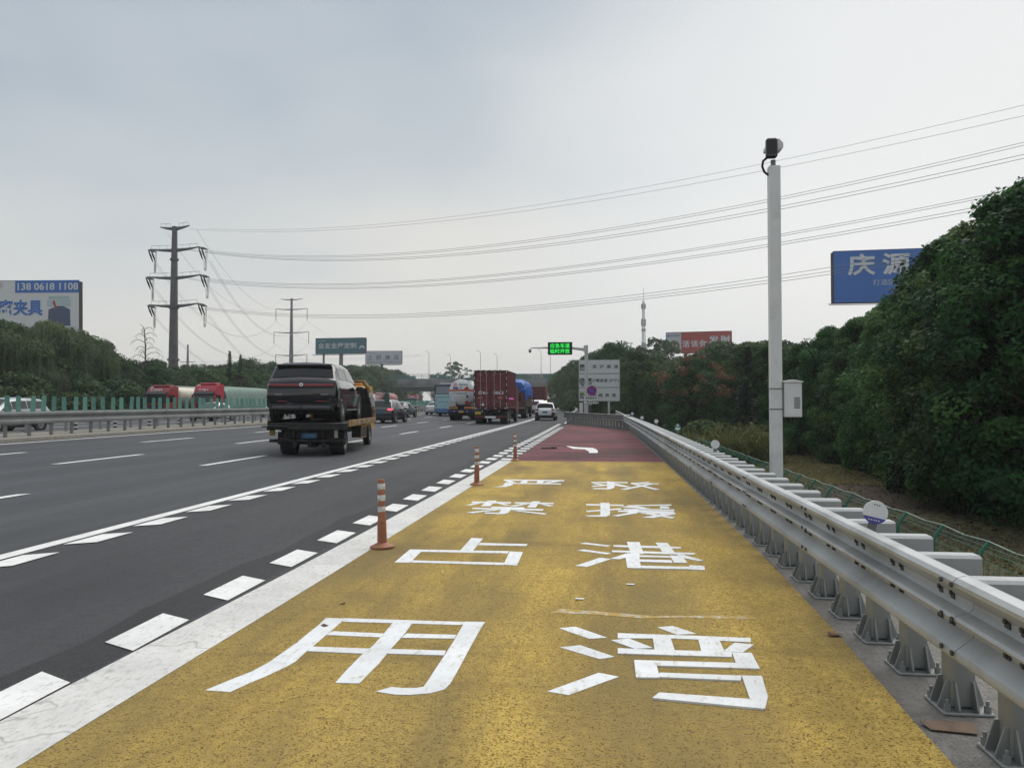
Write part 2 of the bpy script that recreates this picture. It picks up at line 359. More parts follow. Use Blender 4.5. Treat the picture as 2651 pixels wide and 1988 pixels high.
n2 = NN(t, 'ShaderNodeTexNoise'); n2.inputs['Scale'].default_value = .16; n2.inputs['Detail'].default_value = 5; L(pos, n2.inputs[0])
r2 = NN(t, 'ShaderNodeValToRGB'); setramp(r2, [(.47, (0, 0, 0)), (.6, (1, 1, 1))]); L(n2.outputs['Fac'], r2.inputs[0])
n3 = NN(t, 'ShaderNodeTexNoise'); n3.inputs['Scale'].default_value = 4; n3.inputs['Detail'].default_value = 9; L(pos, n3.inputs[0])
r3 = NN(t, 'ShaderNodeValToRGB'); setramp(r3, [(.3, (.05, .055, .02)), (.55, (.13, .12, .05)), (.75, (.24, .20, .10))]); L(n3.outputs['Fac'], r3.inputs[0])
mx = NN(t, 'ShaderNodeMix', data_type='RGBA'); L(r2.outputs[0], mx.inputs[0]); L(r1.outputs[0], mx.inputs[6]); L(r3.outputs[0], mx.inputs[7]); L(mx.outputs[2], b.inputs['Base Color']); b.inputs['Roughness'].default_value = .95
bp = NN(t, 'ShaderNodeBump'); bp.inputs['Strength'].default_value = .9; bp.inputs['Distance'].default_value = .08; L(n1.outputs['Fac'], bp.inputs['Height']); L(bp.outputs[0], b.inputs['Normal'])
mb.build('ground', gm, smooth=60, kind='structure')

road = strip('road', -20.85, -6.0, -40, 620, asphalt, 0.0, cols=6)
strip('emergency_lane', -6.0, lambda y: 2.35 if y < 44 else max(-1.7, 2.35 - (y - 44) * .29), -40, 620, asphalt_lane, 0.0, cols=4)
opp = strip('opposite_road', lambda y: -49.5 if y < 200 else -49.5 + min(16, (y - 200) * .27), -24.55, -40, 620, asphalt, 0.0, cols=6)
# raised concrete median strip with its kerb face
mb = MB(); rows = []
for y in ys(-40, 620, 3): rows.append([rp_(-20.85, y, .0), rp_(-20.87, y, .115), rp_(-20.93, y, .13), rp_(-22.6, y, .14), rp_(-24.5, y, .13), rp_(-24.55, y, .0)])
mb.grid([r[::-1] for r in rows]); mb.build('median_strip', median_conc, kind='structure')

def lerp_tab(tab):
    def f(y):
        if y <= tab[0][0]: return tab[0][1]
        for (a, va), (b, vb) in zip(tab, tab[1:]):
            if y <= b: return va + (vb - va) * (y - a) / (b - a)
        return tab[-1][1]
    return f
BORD_L = lerp_tab([(-5, -3.01), (3.5, -2.98), (6.7, -2.9), (21, -2.72), (58, -2.52)])
BORD_R = lerp_tab([(-5, -2.56), (3, -2.54), (6.7, -2.48), (21, -2.35), (58, -2.22)])
BAY_R = lerp_tab([(-5, 1.50), (3.5, 1.53), (5, 1.62), (8, 1.70), (20, 1.75), (30, 1.73), (45, 1.66)])
strip('concrete_shoulder', BAY_R, 2.42, -40, 46, concrete, .004, near=2)
def bay_far(x): return 58.4 - (x + 2.4) * 3.2
mb = MB(); rows = []
for y in ys(-20, 21, 1.5): rows.append([rp_(BORD_R(y) + (BAY_R(y) - BORD_R(y)) * k / 6, y, .005) for k in range(7)])
bay = MB().grid(rows).build('yellow_bay', yellow, kind='structure')
rows = []
for k in range(13):
    f = k / 12; r = []
    for j in range(7):
        g = j / 6; y0 = 21.0; y1 = bay_far(-2.3 + 4.0 * g); y = y0 + (y1 - y0) * f
        r.append(rp_(BORD_R(y) + (BAY_R(min(y, 45)) - BORD_R(y)) * g, y, .005))
    rows.append(r)
red_bay = MB().grid(rows).build('red_bay', red_surf, kind='structure')
strip('border_line', BORD_L, BORD_R, -20, 21.05, paint_old, .007, near=1.5, parent=road, kind=None)
strip('solid_line', lambda y: -6.10, lambda y: -5.92, -30, 420, paint, .006, parent=road, kind=None)
strip('median_edge_line', -20.26, -20.08, -30, 420, paint, .006, parent=road, kind=None)
strip('far_edge_line', -48.6, -48.4, -30, 260, paint, .006, parent=opp, kind=None)
strip('near_edge_line', -25.6, -25.4, -30, 260, paint, .006, parent=opp, kind=None)
# shoulder line beyond the bay
strip('shoulder_line', -2.62, -2.44, 58.5, 420, paint, .006, parent=road, kind=None)

def quad_mesh(name, w, l, skew=0.0, mat=paint):
    mb = MB(); t = .003
    P = [(-w / 2, -l / 2 - skew / 2), (w / 2, -l / 2 + skew / 2), (w / 2, l / 2 + skew / 2), (-w / 2, l / 2 - skew / 2)]
    mb.prism(P, 0, t, 2); return mb.mesh(name, mat)
strip('sealed_edge_band', lambda y: -3.46 + .05 * math.sin(y * 1.7) + .03 * math.sin(y * 4.1), lambda y: BORD_L(y) - .004, -20, 58, asphalt_new, .003, near=.8, parent=road, kind=None)
rumble = quad_mesh('rumble_block', .28, .70, -.14)
def dash(name, me, X, Y, parent, jig=.0, dz=.0075):
    p = rp_(X, Y, dz); o = place(name, me, parent, p, heading(Y)); o.rotation_euler = (0, math.atan(.01) if -24 < X < -2.5 else 0, heading(Y) + random.uniform(-jig, jig)); return o
for k in range(46):                                        # blocks beside the bay border
    Y = 2.55 + 1.265 * k
    if Y > 58: break
    dash('rumble_block', rumble, -3.115 + .0072 * (Y - 5) if Y < 40 else -2.87, Y, road, .02)
rumble2 = quad_mesh('rumble_block', .33, .55, -.10)
for k in range(24):                                        # second row, in place of the border line beside the red surface
    Y = 21.5 + 1.265 * k
    if Y > 50: break
    dash('rumble_block', rumble2, -2.56 + .006 * (Y - 21), Y, road, .02, .0085)
skewb = quad_mesh('rumble_block', .26, .66, .19)
for k in range(64):                                        # blocks beside the solid line
    Y = 1.1 + 1.26 * k + 4.7
    dash('rumble_block', skewb, -5.72, Y, road, .02)
ld = quad_mesh('lane_dash', .16, 3.5, .12)
for X, y0, n in ((-9.52, 10.1, 24), (-13.05, 9.7, 24), (-16.62, 9.6, 24)):
    for k in range(n):
        Y = y0 + 9.35 * k
        dash('lane_dash', ld, X, Y, road)
for X in (-29.3, -33.1, -36.9, -40.7, -44.6):
    for k in range(20): dash('lane_dash', ld, X, 24 + 10.5 * k, opp)
# turn arrow stroke on the red surfacing
AR = [(-1.21, 28.45), (-.89, 26.67), (-.47, 26.32), (-.34, 25.4), (-.30, 24.52), (-.04, 24.55), (-.03, 25.4), (-.07, 26.27), (-.21, 27.26), (-.75, 27.62)]
mb = MB(); mb.prism(AR, .0075, .010, 2); mb.build('painted_arrow', paint, red_bay)

# a thin pale transverse seam across the lanes
mb = MB(); P = [(-20.0 + k * .5, 14.35 + .10 * math.sin(k * .9) + .015 * k) for k in range(28)]
mb.grid([[rp_(x, y + d, .0032) for x, y in P] for d in (-.012, .012)]); mb.build('pale_seam', M('seam_grey', (.13, .132, .135), .9, var=.3, scale=6), road)
ROAD_TEXT = {'yong':[[(-2.013,5.55),(-2.0,5.372),(-2.001,5.187),(-1.997,4.954),(-2.008,4.752),(-2.018,4.566),(-2.049,4.402),(-2.105,4.269),(-2.144,4.165),(-2.173,4.088),(-2.023,4.08),(-1.979,4.217),(-1.932,4.334),(-1.881,4.494),(-1.861,4.596),(-1.866,4.768),(-1.863,4.954),(-1.863,5.138),(-1.863,5.336),(-1.863,5.549)],[(-1.871,5.555),(-0.971,5.558),(-0.968,5.481),(-1.856,5.466)],[(-0.972,5.565),(-0.825,5.575),(-0.833,5.302),(-0.836,4.968),(-0.837,4.575),(-0.841,4.334),(-0.856,4.247),(-0.921,4.184),(-1.029,4.146),(-1.113,4.142),(-1.225,4.174),(-1.158,4.249),(-1.092,4.241),(-1.015,4.25),(-0.981,4.275),(-0.976,4.396),(-0.975,4.584),(-0.97,4.815),(-0.967,5.13)],[(-1.486,5.483),(-1.343,5.488),(-1.334,5.214),(-1.34,4.911),(-1.338,4.617),(-1.35,4.399),(-1.354,4.281),(-1.493,4.276),(-1.497,4.488),(-1.491,4.783),(-1.474,4.954),(-1.477,5.23)],[(-1.85,5.227),(-1.472,5.214),(-1.467,5.129),(-1.858,5.139)],[(-1.319,5.231),(-0.973,5.238),(-0.972,5.154),(-1.333,5.135)],[(-1.864,4.881),(-1.471,4.883),(-1.491,4.783),(-1.857,4.791)],[(-1.334,4.889),(-0.978,4.896),(-0.973,4.806),(-1.341,4.8)]],'wan':[[(-0.283,5.482),(-0.169,5.533),(0.053,5.301),(-0.066,5.261)],[(-0.258,5.057),(-0.124,5.115),(0.095,4.908),(0.003,4.852)],[(-0.286,4.281),(-0.004,4.608),(0.112,4.554),(-0.167,4.241)],[(0.407,5.574),(0.52,5.623),(0.666,5.453),(0.529,5.416)],[(0.126,5.404),(0.363,5.402),(0.659,5.402),(0.805,5.397),(1.019,5.394),(1.001,5.301),(0.792,5.309),(0.657,5.321),(0.48,5.322),(0.123,5.287)],[(0.362,5.391),(0.478,5.396),(0.482,5.059),(0.462,4.961),(0.35,4.984)],[(0.664,5.376),(0.8,5.391),(0.796,5.082),(0.801,4.976),(0.643,4.97)],[(0.077,5.234),(0.2,5.283),(0.343,5.105),(0.231,5.067)],[(0.788,5.081),(0.889,5.268),(1.01,5.243),(0.909,5.075)],[(0.118,5.067),(0.355,5.061),(0.84,5.075),(0.823,4.972),(0.115,4.962)],[(0.838,5.063),(0.96,5.064),(0.953,4.772),(0.825,4.768)],[(0.213,4.841),(0.833,4.86),(0.825,4.768),(0.344,4.757)],[(0.213,4.841),(0.343,4.845),(0.346,4.551),(0.21,4.539)],[(0.353,4.632),(0.822,4.634),(0.801,4.553),(0.333,4.559)],[(0.822,4.634),(0.937,4.641),(0.903,4.319),(0.852,4.147),(0.8,4.264)],[(0.325,4.314),(0.802,4.273),(0.876,4.264),(0.845,4.147),(0.28,4.231)]],'zhan':[[(-1.496,8.996),(-1.354,8.975),(-1.351,8.216),(-1.488,8.216)],[(-1.34,8.688),(-0.8,8.679),(-0.805,8.56),(-1.35,8.549)],[(-2.041,8.217),(-1.895,8.217),(-1.873,7.541),(-2.029,7.537)],[(-1.895,8.217),(-0.96,8.236),(-0.96,8.114),(-1.89,8.101)],[(-0.95,8.222),(-0.806,8.2),(-0.8,7.518),(-0.935,7.548)],[(-1.877,7.643),(-0.931,7.634),(-0.932,7.529),(-1.88,7.541)]],'gang':[[(-0.219,8.777),(-0.151,8.846),(0.13,8.689),(0.095,8.627)],[(-0.235,8.364),(-0.164,8.434),(0.129,8.25),(0.077,8.185)],[(-0.231,7.574),(0.007,7.998),(0.124,7.949),(-0.117,7.541)],[(0.157,8.715),(0.32,8.718),(0.628,8.709),(0.899,8.681),(0.883,8.594),(0.652,8.589),(0.335,8.604),(0.16,8.62)],[(0.314,8.937),(0.459,8.93),(0.467,8.242),(0.333,8.226)],[(0.636,8.911),(0.773,8.912),(0.803,8.247),(0.678,8.265)],[(0.138,8.392),(0.327,8.393),(0.636,8.373),(1.01,8.349),(0.992,8.255),(0.677,8.252),(0.336,8.293),(0.134,8.304)],[(0.112,7.948),(0.296,8.255),(0.435,8.238),(0.204,7.927)],[(0.803,8.247),(0.876,8.223),(1.047,7.962),(0.988,7.925),(0.837,8.091)],[(0.269,8.219),(0.423,8.237),(0.405,7.89),(0.403,7.517),(0.269,7.519)],[(0.406,8.15),(0.743,8.144),(0.735,8.061),(0.401,8.061)],[(0.401,7.931),(0.723,7.925),(0.724,7.807),(0.401,7.818)],[(0.733,8.174),(0.856,8.156),(0.867,7.812),(0.736,7.809)],[(0.403,7.628),(0.869,7.625),(0.857,7.515),(0.408,7.513)],[(0.875,7.692),(1.016,7.68),(0.996,7.493),(0.856,7.509)]],'jin':[[(-1.796,12.445),(-1.653,12.461),(-1.669,11.764),(-1.809,11.748)],[(-2.035,12.31),(-1.398,12.29),(-1.387,12.111),(-2.013,12.115)],[(-2.05,11.819),(-1.938,12.199),(-1.836,12.18),(-1.975,11.828)],[(-1.637,12.157),(-1.559,12.166),(-1.362,11.897),(-1.444,11.859)],[(-1.073,12.403),(-0.946,12.417),(-0.954,11.665),(-1.086,11.691)],[(-1.336,12.266),(-0.71,12.262),(-0.711,12.1),(-1.33,12.118)],[(-1.379,11.796),(-1.201,12.088),(-1.083,12.072),(-1.28,11.752)],[(-0.931,12.089),(-0.852,12.069),(-0.69,11.902),(-0.761,11.838)],[(-1.631,11.698),(-1.121,11.66),(-1.114,11.499),(-1.62,11.549)],[(-1.897,11.532),(-0.822,11.506),(-0.822,11.337),(-1.879,11.387)],[(-1.444,11.41),(-1.305,11.399),(-1.299,11.107),(-1.332,10.944),(-1.416,10.911),(-1.632,10.947),(-1.633,11.069),(-1.435,11.055)],[(-1.906,11.039),(-1.565,11.357),(-1.454,11.343),(-1.812,10.963)],[(-1.245,11.264),(-1.157,11.287),(-0.745,11.035),(-0.773,10.947)]],'yuan':[[(-0.201,12.201),(0.382,12.165),(0.374,12.036),(-0.198,12.028)],[(0.023,12.374),(0.164,12.36),(0.162,11.334),(0.149,11.027),(0.096,10.881),(-0.151,10.865),(-0.195,10.953),(0.02,11.013)],[(-0.194,11.421),(0.333,11.769),(0.329,11.609),(-0.174,11.296)],[(0.437,12.1),(1.125,12.292),(1.112,12.147),(0.433,12.0)],[(0.32,11.946),(0.582,12.017),(0.77,11.765),(0.659,11.739),(0.391,11.857)],[(0.937,12.057),(1.064,12.03),(1.051,11.783),(0.908,11.794)],[(0.367,11.68),(1.115,11.698),(1.103,11.567),(0.363,11.561)],[(0.281,11.513),(1.097,11.502),(1.076,11.337),(0.277,11.347)],[(0.456,11.65),(0.591,11.639),(0.544,11.228),(0.257,10.899),(0.19,10.95),(0.405,11.237)],[(0.566,11.317),(1.096,11.315),(1.084,11.192),(0.756,10.807),(0.591,10.822),(0.885,11.17)],[(0.58,11.257),(0.751,11.215),(1.052,10.863),(0.986,10.777)]],'yan':[[(-1.959,15.882),(-0.706,15.872),(-0.703,15.651),(-1.929,15.635)],[(-1.804,15.218),(-0.737,15.222),(-0.741,15.062),(-1.782,15.036)],[(-1.542,15.778),(-1.442,15.79),(-1.419,15.145),(-1.563,15.129)],[(-1.242,15.812),(-1.114,15.777),(-1.096,15.182),(-1.228,15.167)],[(-1.104,15.297),(-0.79,15.813),(-0.714,15.772),(-1.0,15.192)],[(-1.846,15.26),(-1.693,15.277),(-1.657,14.781),(-1.759,14.447),(-1.974,14.402),(-1.831,14.653)],[(-1.953,15.732),(-1.823,15.697),(-1.635,15.237),(-1.75,15.177)]],'jiu':[[(0.16,15.724),(0.312,15.693),(0.289,14.574),(0.206,14.32),(-0.119,14.323),(-0.108,14.467),(0.152,14.496)],[(-0.153,15.569),(0.578,15.651),(0.559,15.437),(-0.151,15.404)],[(-0.138,15.29),(-0.043,15.346),(0.146,15.029),(0.052,14.974)],[(-0.146,14.842),(0.147,15.095),(0.156,14.877),(-0.11,14.696)],[(0.317,15.341),(0.6,14.713),(0.53,14.663),(0.297,14.958)],[(0.628,15.376),(1.005,15.699),(0.994,15.533),(0.696,15.315)],[(0.633,15.492),(1.177,15.415),(1.16,15.254),(0.623,15.261)],[(1.155,15.435),(1.035,15.422),(0.383,14.28),(0.492,14.233)],[(0.623,15.261),(0.74,15.229),(1.112,14.342),(1.012,14.271)]]}
for key in ROAD_TEXT:                                      # eight painted characters, each a set of overlapping brushed strokes
    mb = MB()
    for i, poly in enumerate(ROAD_TEXT[key]):
        if sum(poly[k][0] * poly[(k + 1) % len(poly)][1] - poly[(k + 1) % len(poly)][0] * poly[k][1] for k in range(len(poly))) < 0: poly = poly[::-1]
        mb.prism(poly, .0055, .0078 + .0006 * i, 2)
    mb.build('painted_character', paint_txt, bay)
# a scuffed tyre smear of white paint across the bay
smear = M('smear', (.50, .45, .35), .9, var=.3, scale=24, dirt=(.42, .28, .07), dscale=13, dth=(.40, .54))
mb = MB(); mb.prism([(-.37, 5.88), (.0, 5.86), (.33, 5.80), (.62, 5.86), (1.0, 5.85), (1.16, 5.88), (1.13, 5.95), (.8, 5.93), (.4, 5.87), (.1, 5.93), (-.3, 6.0)], .0055, .0075, 2)
mb.build('paint_smear', smear, bay)
# ---------------------------------------------------------------- guardrails
galv = M('galvanised_steel', (.42, .435, .44), .5, .35, var=.12, scale=2.2, dirt=(.25, .255, .25), dscale=1.4, dth=(.45, .75), bump=.05, bscale=30)
galv_med = M('dull_median_steel', (.24, .25, .245), .55, .3, var=.14, scale=1.5, dirt=(.15, .155, .15), dscale=1.1, dth=(.45, .75))
galv_dark = M('weathered_steel', (.26, .27, .265), .55, .35, var=.15, scale=3, dirt=(.14, .14, .13), dscale=2.5, dth=(.45, .7))
galv_post = M('grey_post_steel', (.29, .305, .30), .5, .4, var=.12, scale=4, dirt=(.20, .20, .19), dscale=3, dth=(.5, .75))
black_rub = M('black_rubber', (.018, .018, .019), .8, var=.2)
dark_hole = M('dark_slot', (.02, .02, .022), .7)
white_paint = M('white_paint', (.70, .71, .71), .45, var=.05, scale=3, dirt=(.48, .48, .46), dscale=2.2, dth=(.52, .8))
white_board = M('white_sheet', (.74, .75, .75), .5, var=.03, scale=2)
def RX(Y): return 1.87 if Y < 30 else 1.87 - (Y - 30) * .006
# three-wave beam: (offset from back plane towards the traffic, height)
PROF3 = [(.0, .832), (.02, .856), (.05, .864), (.082, .856), (.098, .838), (.096, .820), (.034, .766), (.018, .748), (.018, .726), (.034, .708), (.090, .692), (.098, .679), (.090, .666), (.034, .648), (.018, .630), (.018, .610), (.034, .592), (.092, .548), (.098, .530), (.094, .512), (.078, .496), (.05, .490)]
PROF2 = [(.0, .905), (.05, .92), (.085, .90), (.095, .86), (.085, .80), (.02, .755), (.008, .70), (.02, .645), (.085, .60), (.095, .54), (.085, .49), (.05, .465), (.0, .475)]
def beam_mesh(prof, path, name, mat, side=-1, lap=0.0):
    """path: list of (x, y) in the ground plane; side: which way the waves face (normal to the path)"""
    mb = MB(); rows = []; rows2 = []; n = len(path)
    for i, (x, y) in enumerate(path):
        a = Vector(path[max(i - 1, 0)]); b = Vector(path[min(i + 1, n - 1)]); d = (b - a).normalized(); nn = Vector((d.y, -d.x)) * side
        z0 = 0
        rows.append([(x + nn.x * (o + lap), y + nn.y * (o + lap), z0 + h + lap * .5) for o, h in prof])
        rows2.append([(x + nn.x * (o + lap - .006), y + nn.y * (o + lap - .006), z0 + h + lap * .5) for o, h in prof])
    if side > 0: rows, rows2 = [r[::-1] for r in rows], [r[::-1] for r in rows2]
    mb.grid(rows); mb.grid([r[::-1] for r in rows2])
    for e in (0, -1): mb.grid([rows[e], rows2[e]])
    mb.grid([[r[0] for r in rows], [r[0] for r in rows2]]); mb.grid([[r[-1] for r in rows], [r[-1] for r in rows2]])
    return mb.mesh(name, mat, 32)
# --- roadside guardrail beside the bay
gr = thing('guardrail', 'long galvanised three-wave guardrail on box posts beside the yellow bay', 'guardrail', (1.87, 3.4, 0))
def loc(p, root): return Vector(p) - Vector(root.location)
SP = .583; NP = 73
posts_y = [2.56 + SP * k for k in range(NP)]
# near posts: box post with foot plate, gussets, bolts and a long spacer block behind the beam
mbp = MB(); mbp.rbox((0, 0, .33), (.125, .12, .62), .012); post_me = mbp.mesh('post', galv_post, 35)
mbb = MB(); mbb.rbox((0, 0, .008), (.25, .25, .016), .01); plate_me = mbb.mesh('base_plate', galv_post)
mbg = MB()
for sx, sy in ((-1, 0), (1, 0), (0, -1), (0, 1)): pass
def gusset(axis, sgn, off):
    mb = MB(); P = [(0, .016), (.058, .016), (.060, .03), (.018, .155), (0, .155)]
    if axis == 'x':
        q = [(sgn * (a + .0625), z) for a, z in P]; q = q if sgn > 0 else q[::-1]; mb.prism(q, off - .005, off + .005, 1)
    else:
        q = [(sgn * (a + .060), z) for a, z in P]; q = q if sgn > 0 else q[::-1]; mb.prism(q, off - .005, off + .005, 0)
    return mb.mesh('gusset', galv_post)
gus = [gusset('x', -1, -.045), gusset('x', -1, .045), gusset('x', 1, 0.0), gusset('y', -1, -.045), gusset('y', -1, .045), gusset('y', 1, 0.0)]
mba = MB(); mba.cyl((0, 0, .016), (0, 0, .05), .017, 6); mba.cyl((0, 0, .05), (0, 0, .075), .009, 6); bolt_me = mba.mesh('anchor_bolt', galv_dark)
mbs = MB(); mbs.rbox((-.085, 0, .705), (.34, .115, .20), .015, 0); spacer_me = mbs.mesh('spacer_block', galv, 35)
far_mb = MB(); far_mb.rbox((0, 0, .33), (.125, .12, .62), .012); far_mb.rbox((0, 0, .008), (.25, .25, .016), .01)
for g in gus: far_mb.add([v.co for v in g.vertices], [list(p.vertices) for p in g.polygons])
far_me = far_mb.mesh('post', galv_post)
for k, y in enumerate(posts_y):
    x = RX(y); near = y < 13
    p = place('post', post_me if near else far_me, gr, loc((x, y, .004), gr))
    if near:
        place('base_plate', plate_me, p)
        for g in gus: place('gusset', g, p)
        for sx in (-1, 1):
            for sy in (-1, 1): place('anchor_bolt', bolt_me, p, (sx * .098, sy * .098, 0))
    place('spacer_block', spacer_me, gr, loc((x + .02, y + random.uniform(-.004, .004), 0), gr))
def bx(y): return RX(y) - .275
SEC = 4 * SP; y = 1.15; k = 0
while y < 44.4:
    y1 = min(y + SEC + .12, 44.6); n = 4
    pth = [(bx(y + (y1 - y) * i / n) - gr.location.x, y + (y1 - y) * i / n - gr.location.y) for i in range(n + 1)]
    place('beam', beam_mesh(PROF3, pth, 'beam', galv, -1, .0022 * (k % 2)), gr)
    y += SEC; k += 1
mb = MB()
for y in posts_y:
    for h in (.752, .622):
        for d in (-.06, .06):
            mb.box((bx(y) - .017 - gr.location.x, y + d - gr.location.y, h), (.014, .038, .055)); mb.cyl((bx(y) - .02 - gr.location.x, y + d - gr.location.y, h), (bx(y) - .036 - gr.location.x, y + d - gr.location.y, h), .011, 6)
for k in range(19):
    y = 1.15 + SEC * (k + 1) + .06
    for o, h in ((-.098, .825), (-.097, .678), (-.099, .535)):
        for d in (-.05, .05):
            mb.cyl((bx(y) + o - .002 - gr.location.x, y + d - gr.location.y, h), (bx(y) + o - .010 - gr.location.x, y + d - gr.location.y, h), .012, 6)
mb.build('beam_bolts', M('bolt_dark_steel', (.075, .075, .075), .6, .4), gr, kind='stuff')

# --- guardrail closing the end of the bay, and the one running on along the road beyond
er = thing('end_guardrail', 'short grey guardrail closing the far end of the red bay at an angle', 'guardrail', (-.3, 51.5, 0))
E0, E1 = Vector((1.70, 44.5)), Vector((-2.35, 58.2)); ed = (E1 - E0); eL = ed.length; ed.normalize(); en = Vector((ed.y, -ed.x))
for k in range(23):
    p = E0 + ed * (.25 + k * (eL - .4) / 22)
    o = place('post', far_me, er, Vector((p.x, p.y, .004)) - er.location, math.atan2(ed.y, ed.x) - math.pi / 2)
for k in range(4):
    a = E0 + ed * (eL * k / 4 - en.x * 0); b = E0 + ed * (eL * (k + 1) / 4 + .1)
    a = a - en * .10; b = b - en * .10
    place('beam', beam_mesh([(o, h + .03) for o, h in PROF3], [(a.x - er.location.x, a.y - er.location.y), (b.x - er.location.x, b.y - er.location.y)], 'beam', galv_dark, -1, .004 * (k % 2)), er)
mb = MB(); mb.lathe([(.16, .45), (.20, .47), (.20, .88), (.16, .90)], (0, 0, 0), 14)
o = mb.build('rounded_corner', galv, er, Vector((1.60, 44.55, 0)) - er.location, smooth=40)
o = mb.build('rounded_corner', galv_dark, er, Vector((-2.42, 58.3, .03)) - er.location, smooth=40)

fr = thing('distant_guardrail', 'distant grey guardrail curving along the road beyond the bay', 'guardrail', rp_(-2.2, 60))
def fx(y): return -2.0 + C(y)
fp = MB(); fp.rbox((0, 0, .42), (.12, .12, .84), .01); fpm = fp.mesh('post', galv_post)
y = 58.5
while y < 235:
    place('post', fpm, fr, loc((fx(y) + .12, y, 0), fr)); y += 2.0
y = 58.0
while y < 235:
    place('beam', beam_mesh(PROF3, [(fx(q) - fr.location.x, q - fr.location.y) for q in (y, y + 2, y + 4)], 'beam', galv, -1), fr); y += 4
# guardrail on the far verge behind the signs
vr = thing('verge_guardrail', 'pale guardrail running straight on behind the bay end beside the trees', 'guardrail', (1.8, 60, 0))
y = 45.5
while y < 70:
    place('post', fpm, vr, loc((1.72, y, -.1), vr)); y += 2
for y in (45, 51.5, 58, 64.5):
    place('beam', beam_mesh([(o, h + .02) for o, h in PROF3], [(1.60 - vr.location.x, y - vr.location.y), (1.60 - vr.location.x, y + 6.6 - vr.location.y)], 'beam', galv, -1), vr)

# --- median guardrail (two rails back to back) and its anti-glare boards
def median_rail(name, label, X, side, y0, y1, sp, mat, z0):
    r = thing(name, label, 'guardrail', rp_(X, y0 + 2))
    pm = MB(); pm.rbox((0, 0, .42), (.13, .08, .84), .01); me = pm.mesh('post', galv_dark if side > 0 else galv_post)
    y = y0
    while y < y1:
        place('post', me, r, rp_(X, y, z0) - Vector(r.location)); y += sp
    y = y0 - .6
    while y < y1:
        q = [(X + C(v) + side * .14 - r.location.x, v - r.location.y) for v in (y, y + 2.4, y + 4.85)]
        me2 = beam_mesh([(o, h + .32 - r.location.z) for o, h in PROF2], q, 'beam', mat, side, .004 * (int(y * 10) % 2))
        place('beam', me2, r); y += 4.8
    return r
mr1 = median_rail('median_guardrail', 'grey two-wave guardrail on close posts along the near edge of the median', -21.72, 1, 22.5, 235, 1.2, galv_med, .135)
mr2 = median_rail('median_guardrail', 'pale guardrail on wide posts behind the anti-glare boards on the far edge of the median', -23.75, -1, 22.5, 235, 2.4, galv_med, .135)
mb = MB()
y = 22.5
while y < 120:
    for h in (.96, 1.08): pass
    for d in (-.07, .07):
        for h in (.99, 1.06): mb.box((-21.72 + .155 + C(y) - mr1.location.x, y + d - mr1.location.y, h - .0 - mr1.location.z), (.012, .03, .03))
    y += 2.4
mb.build('beam_bolts', galv_dark, mr1, kind='stuff')

board_g = M('anti_glare_green', (.13, .33, .26), .55, var=.2, scale=2.5, dirt=(.28, .42, .36), dscale=3.5, dth=(.48, .72), objrand=.22)
mb = MB(); mb.prism([(-.09, 1.02), (.09, 1.02), (.082, 1.80), (.065, 1.86), (-.065, 1.86), (-.082, 1.80)], -.012, .012, 1)
mb.box((0, .02, 1.05), (.05, .03, .5)); bm_ = mb.mesh('anti_glare_board', board_g)
for k in range(298):
    Y = 23.6 + .645 * k
    o = place('anti_glare_board', bm_, None, rp_(-22.3, Y, -.19 + .0), heading(Y) + R_(random.uniform(-7, 7) + 38),
              label='green plastic anti-glare board standing upright in the row along the median', category='anti-glare board', group='anti-glare boards along the median')
    o.rotation_euler = (R_(random.gauss(0, 1.2)), R_(random.gauss(0, 1.6)), o.rotation_euler[2]); o.location.z = .19
    o.location.z = .0 + random.uniform(-.02, .02)
# an extra yellow rag-like tag caught on one board
mb = MB(); mb.rbox((0, 0, 0), (.17, .03, .16), .04, 1); mb.build('reflector_tag', M('yellow_reflector', (.35, .27, .04), .6), None, rp_(-22.26, 33.45, 1.0 - .0),
    label='small yellow reflector tag fixed low on a green anti-glare board', category='reflector')
# low black and white marker posts along the far edge of the median
for k in range(9):
    Y = 28.2 + 3.05 * k
    t_ = thing('marker_post', 'low white and black banded marker post on the far side of the median', 'marker post', rp_(-24.9, Y, .0), group='banded marker posts beyond the median rail')
    mb = MB(); mb.cyl((0, 0, 0), (0, 0, .50), .09, 10); mb.build('post', white_paint, t_, smooth=40)
    mb = MB()
    for h in (.10, .30): mb.cyl((0, 0, h), (0, 0, h + .09), .094, 10)
    mb.build('black_band', black_rub, t_, smooth=40)

# ---------------------------------------------------------------- flexible delineator posts
orange = M('faded_orange_plastic', (.36, .14, .07), .6, var=.15, scale=9, dirt=(.22, .11, .07), dscale=8, dth=(.45, .7))
sheet = M('reflective_band', (.62, .62, .60), .5, var=.2, scale=25, dirt=(.20, .19, .18), dscale=18, dth=(.52, .66))
def delineator(Y, X, tilt, lab):
    r = thing('delineator_post', lab, 'delineator', (X, Y, .008), group='orange delineators on the bay border')
    mb = MB(); mb.lathe([(.135, 0), (.135, .018), (.10, .034), (.065, .05), (.05, .06)], n=18); mb.build('base', orange, r, smooth=35)
    b = MB(); b.lathe([(.052, .05), (.046, .30), (.040, .50), (.040, .735), (.036, .745)], n=16); st = b.build('post', orange, r, smooth=40)
    mb = MB()
    for k in range(11):
        h = .075 + .021 * k; q = .054 - .00052 * k * 11 / 11 * 1.0
        mb.lathe([(q - .004, h - .005), (q + .002, h), (q + .002, h + .007), (q - .004, h + .011)], n=16)
    mb.build('ribs', orange, st, smooth=30)
    for h in (.385, .51, .635):
        mb = MB(); mb.lathe([(.0415, h), (.0432, h + .002), (.0432, h + .062), (.0415, h + .064)], n=16); mb.build('reflective_band', sheet, r, smooth=40)
    r.rotation_euler = (R_(tilt[0]), R_(tilt[1]), random.random() * 3)
    return r
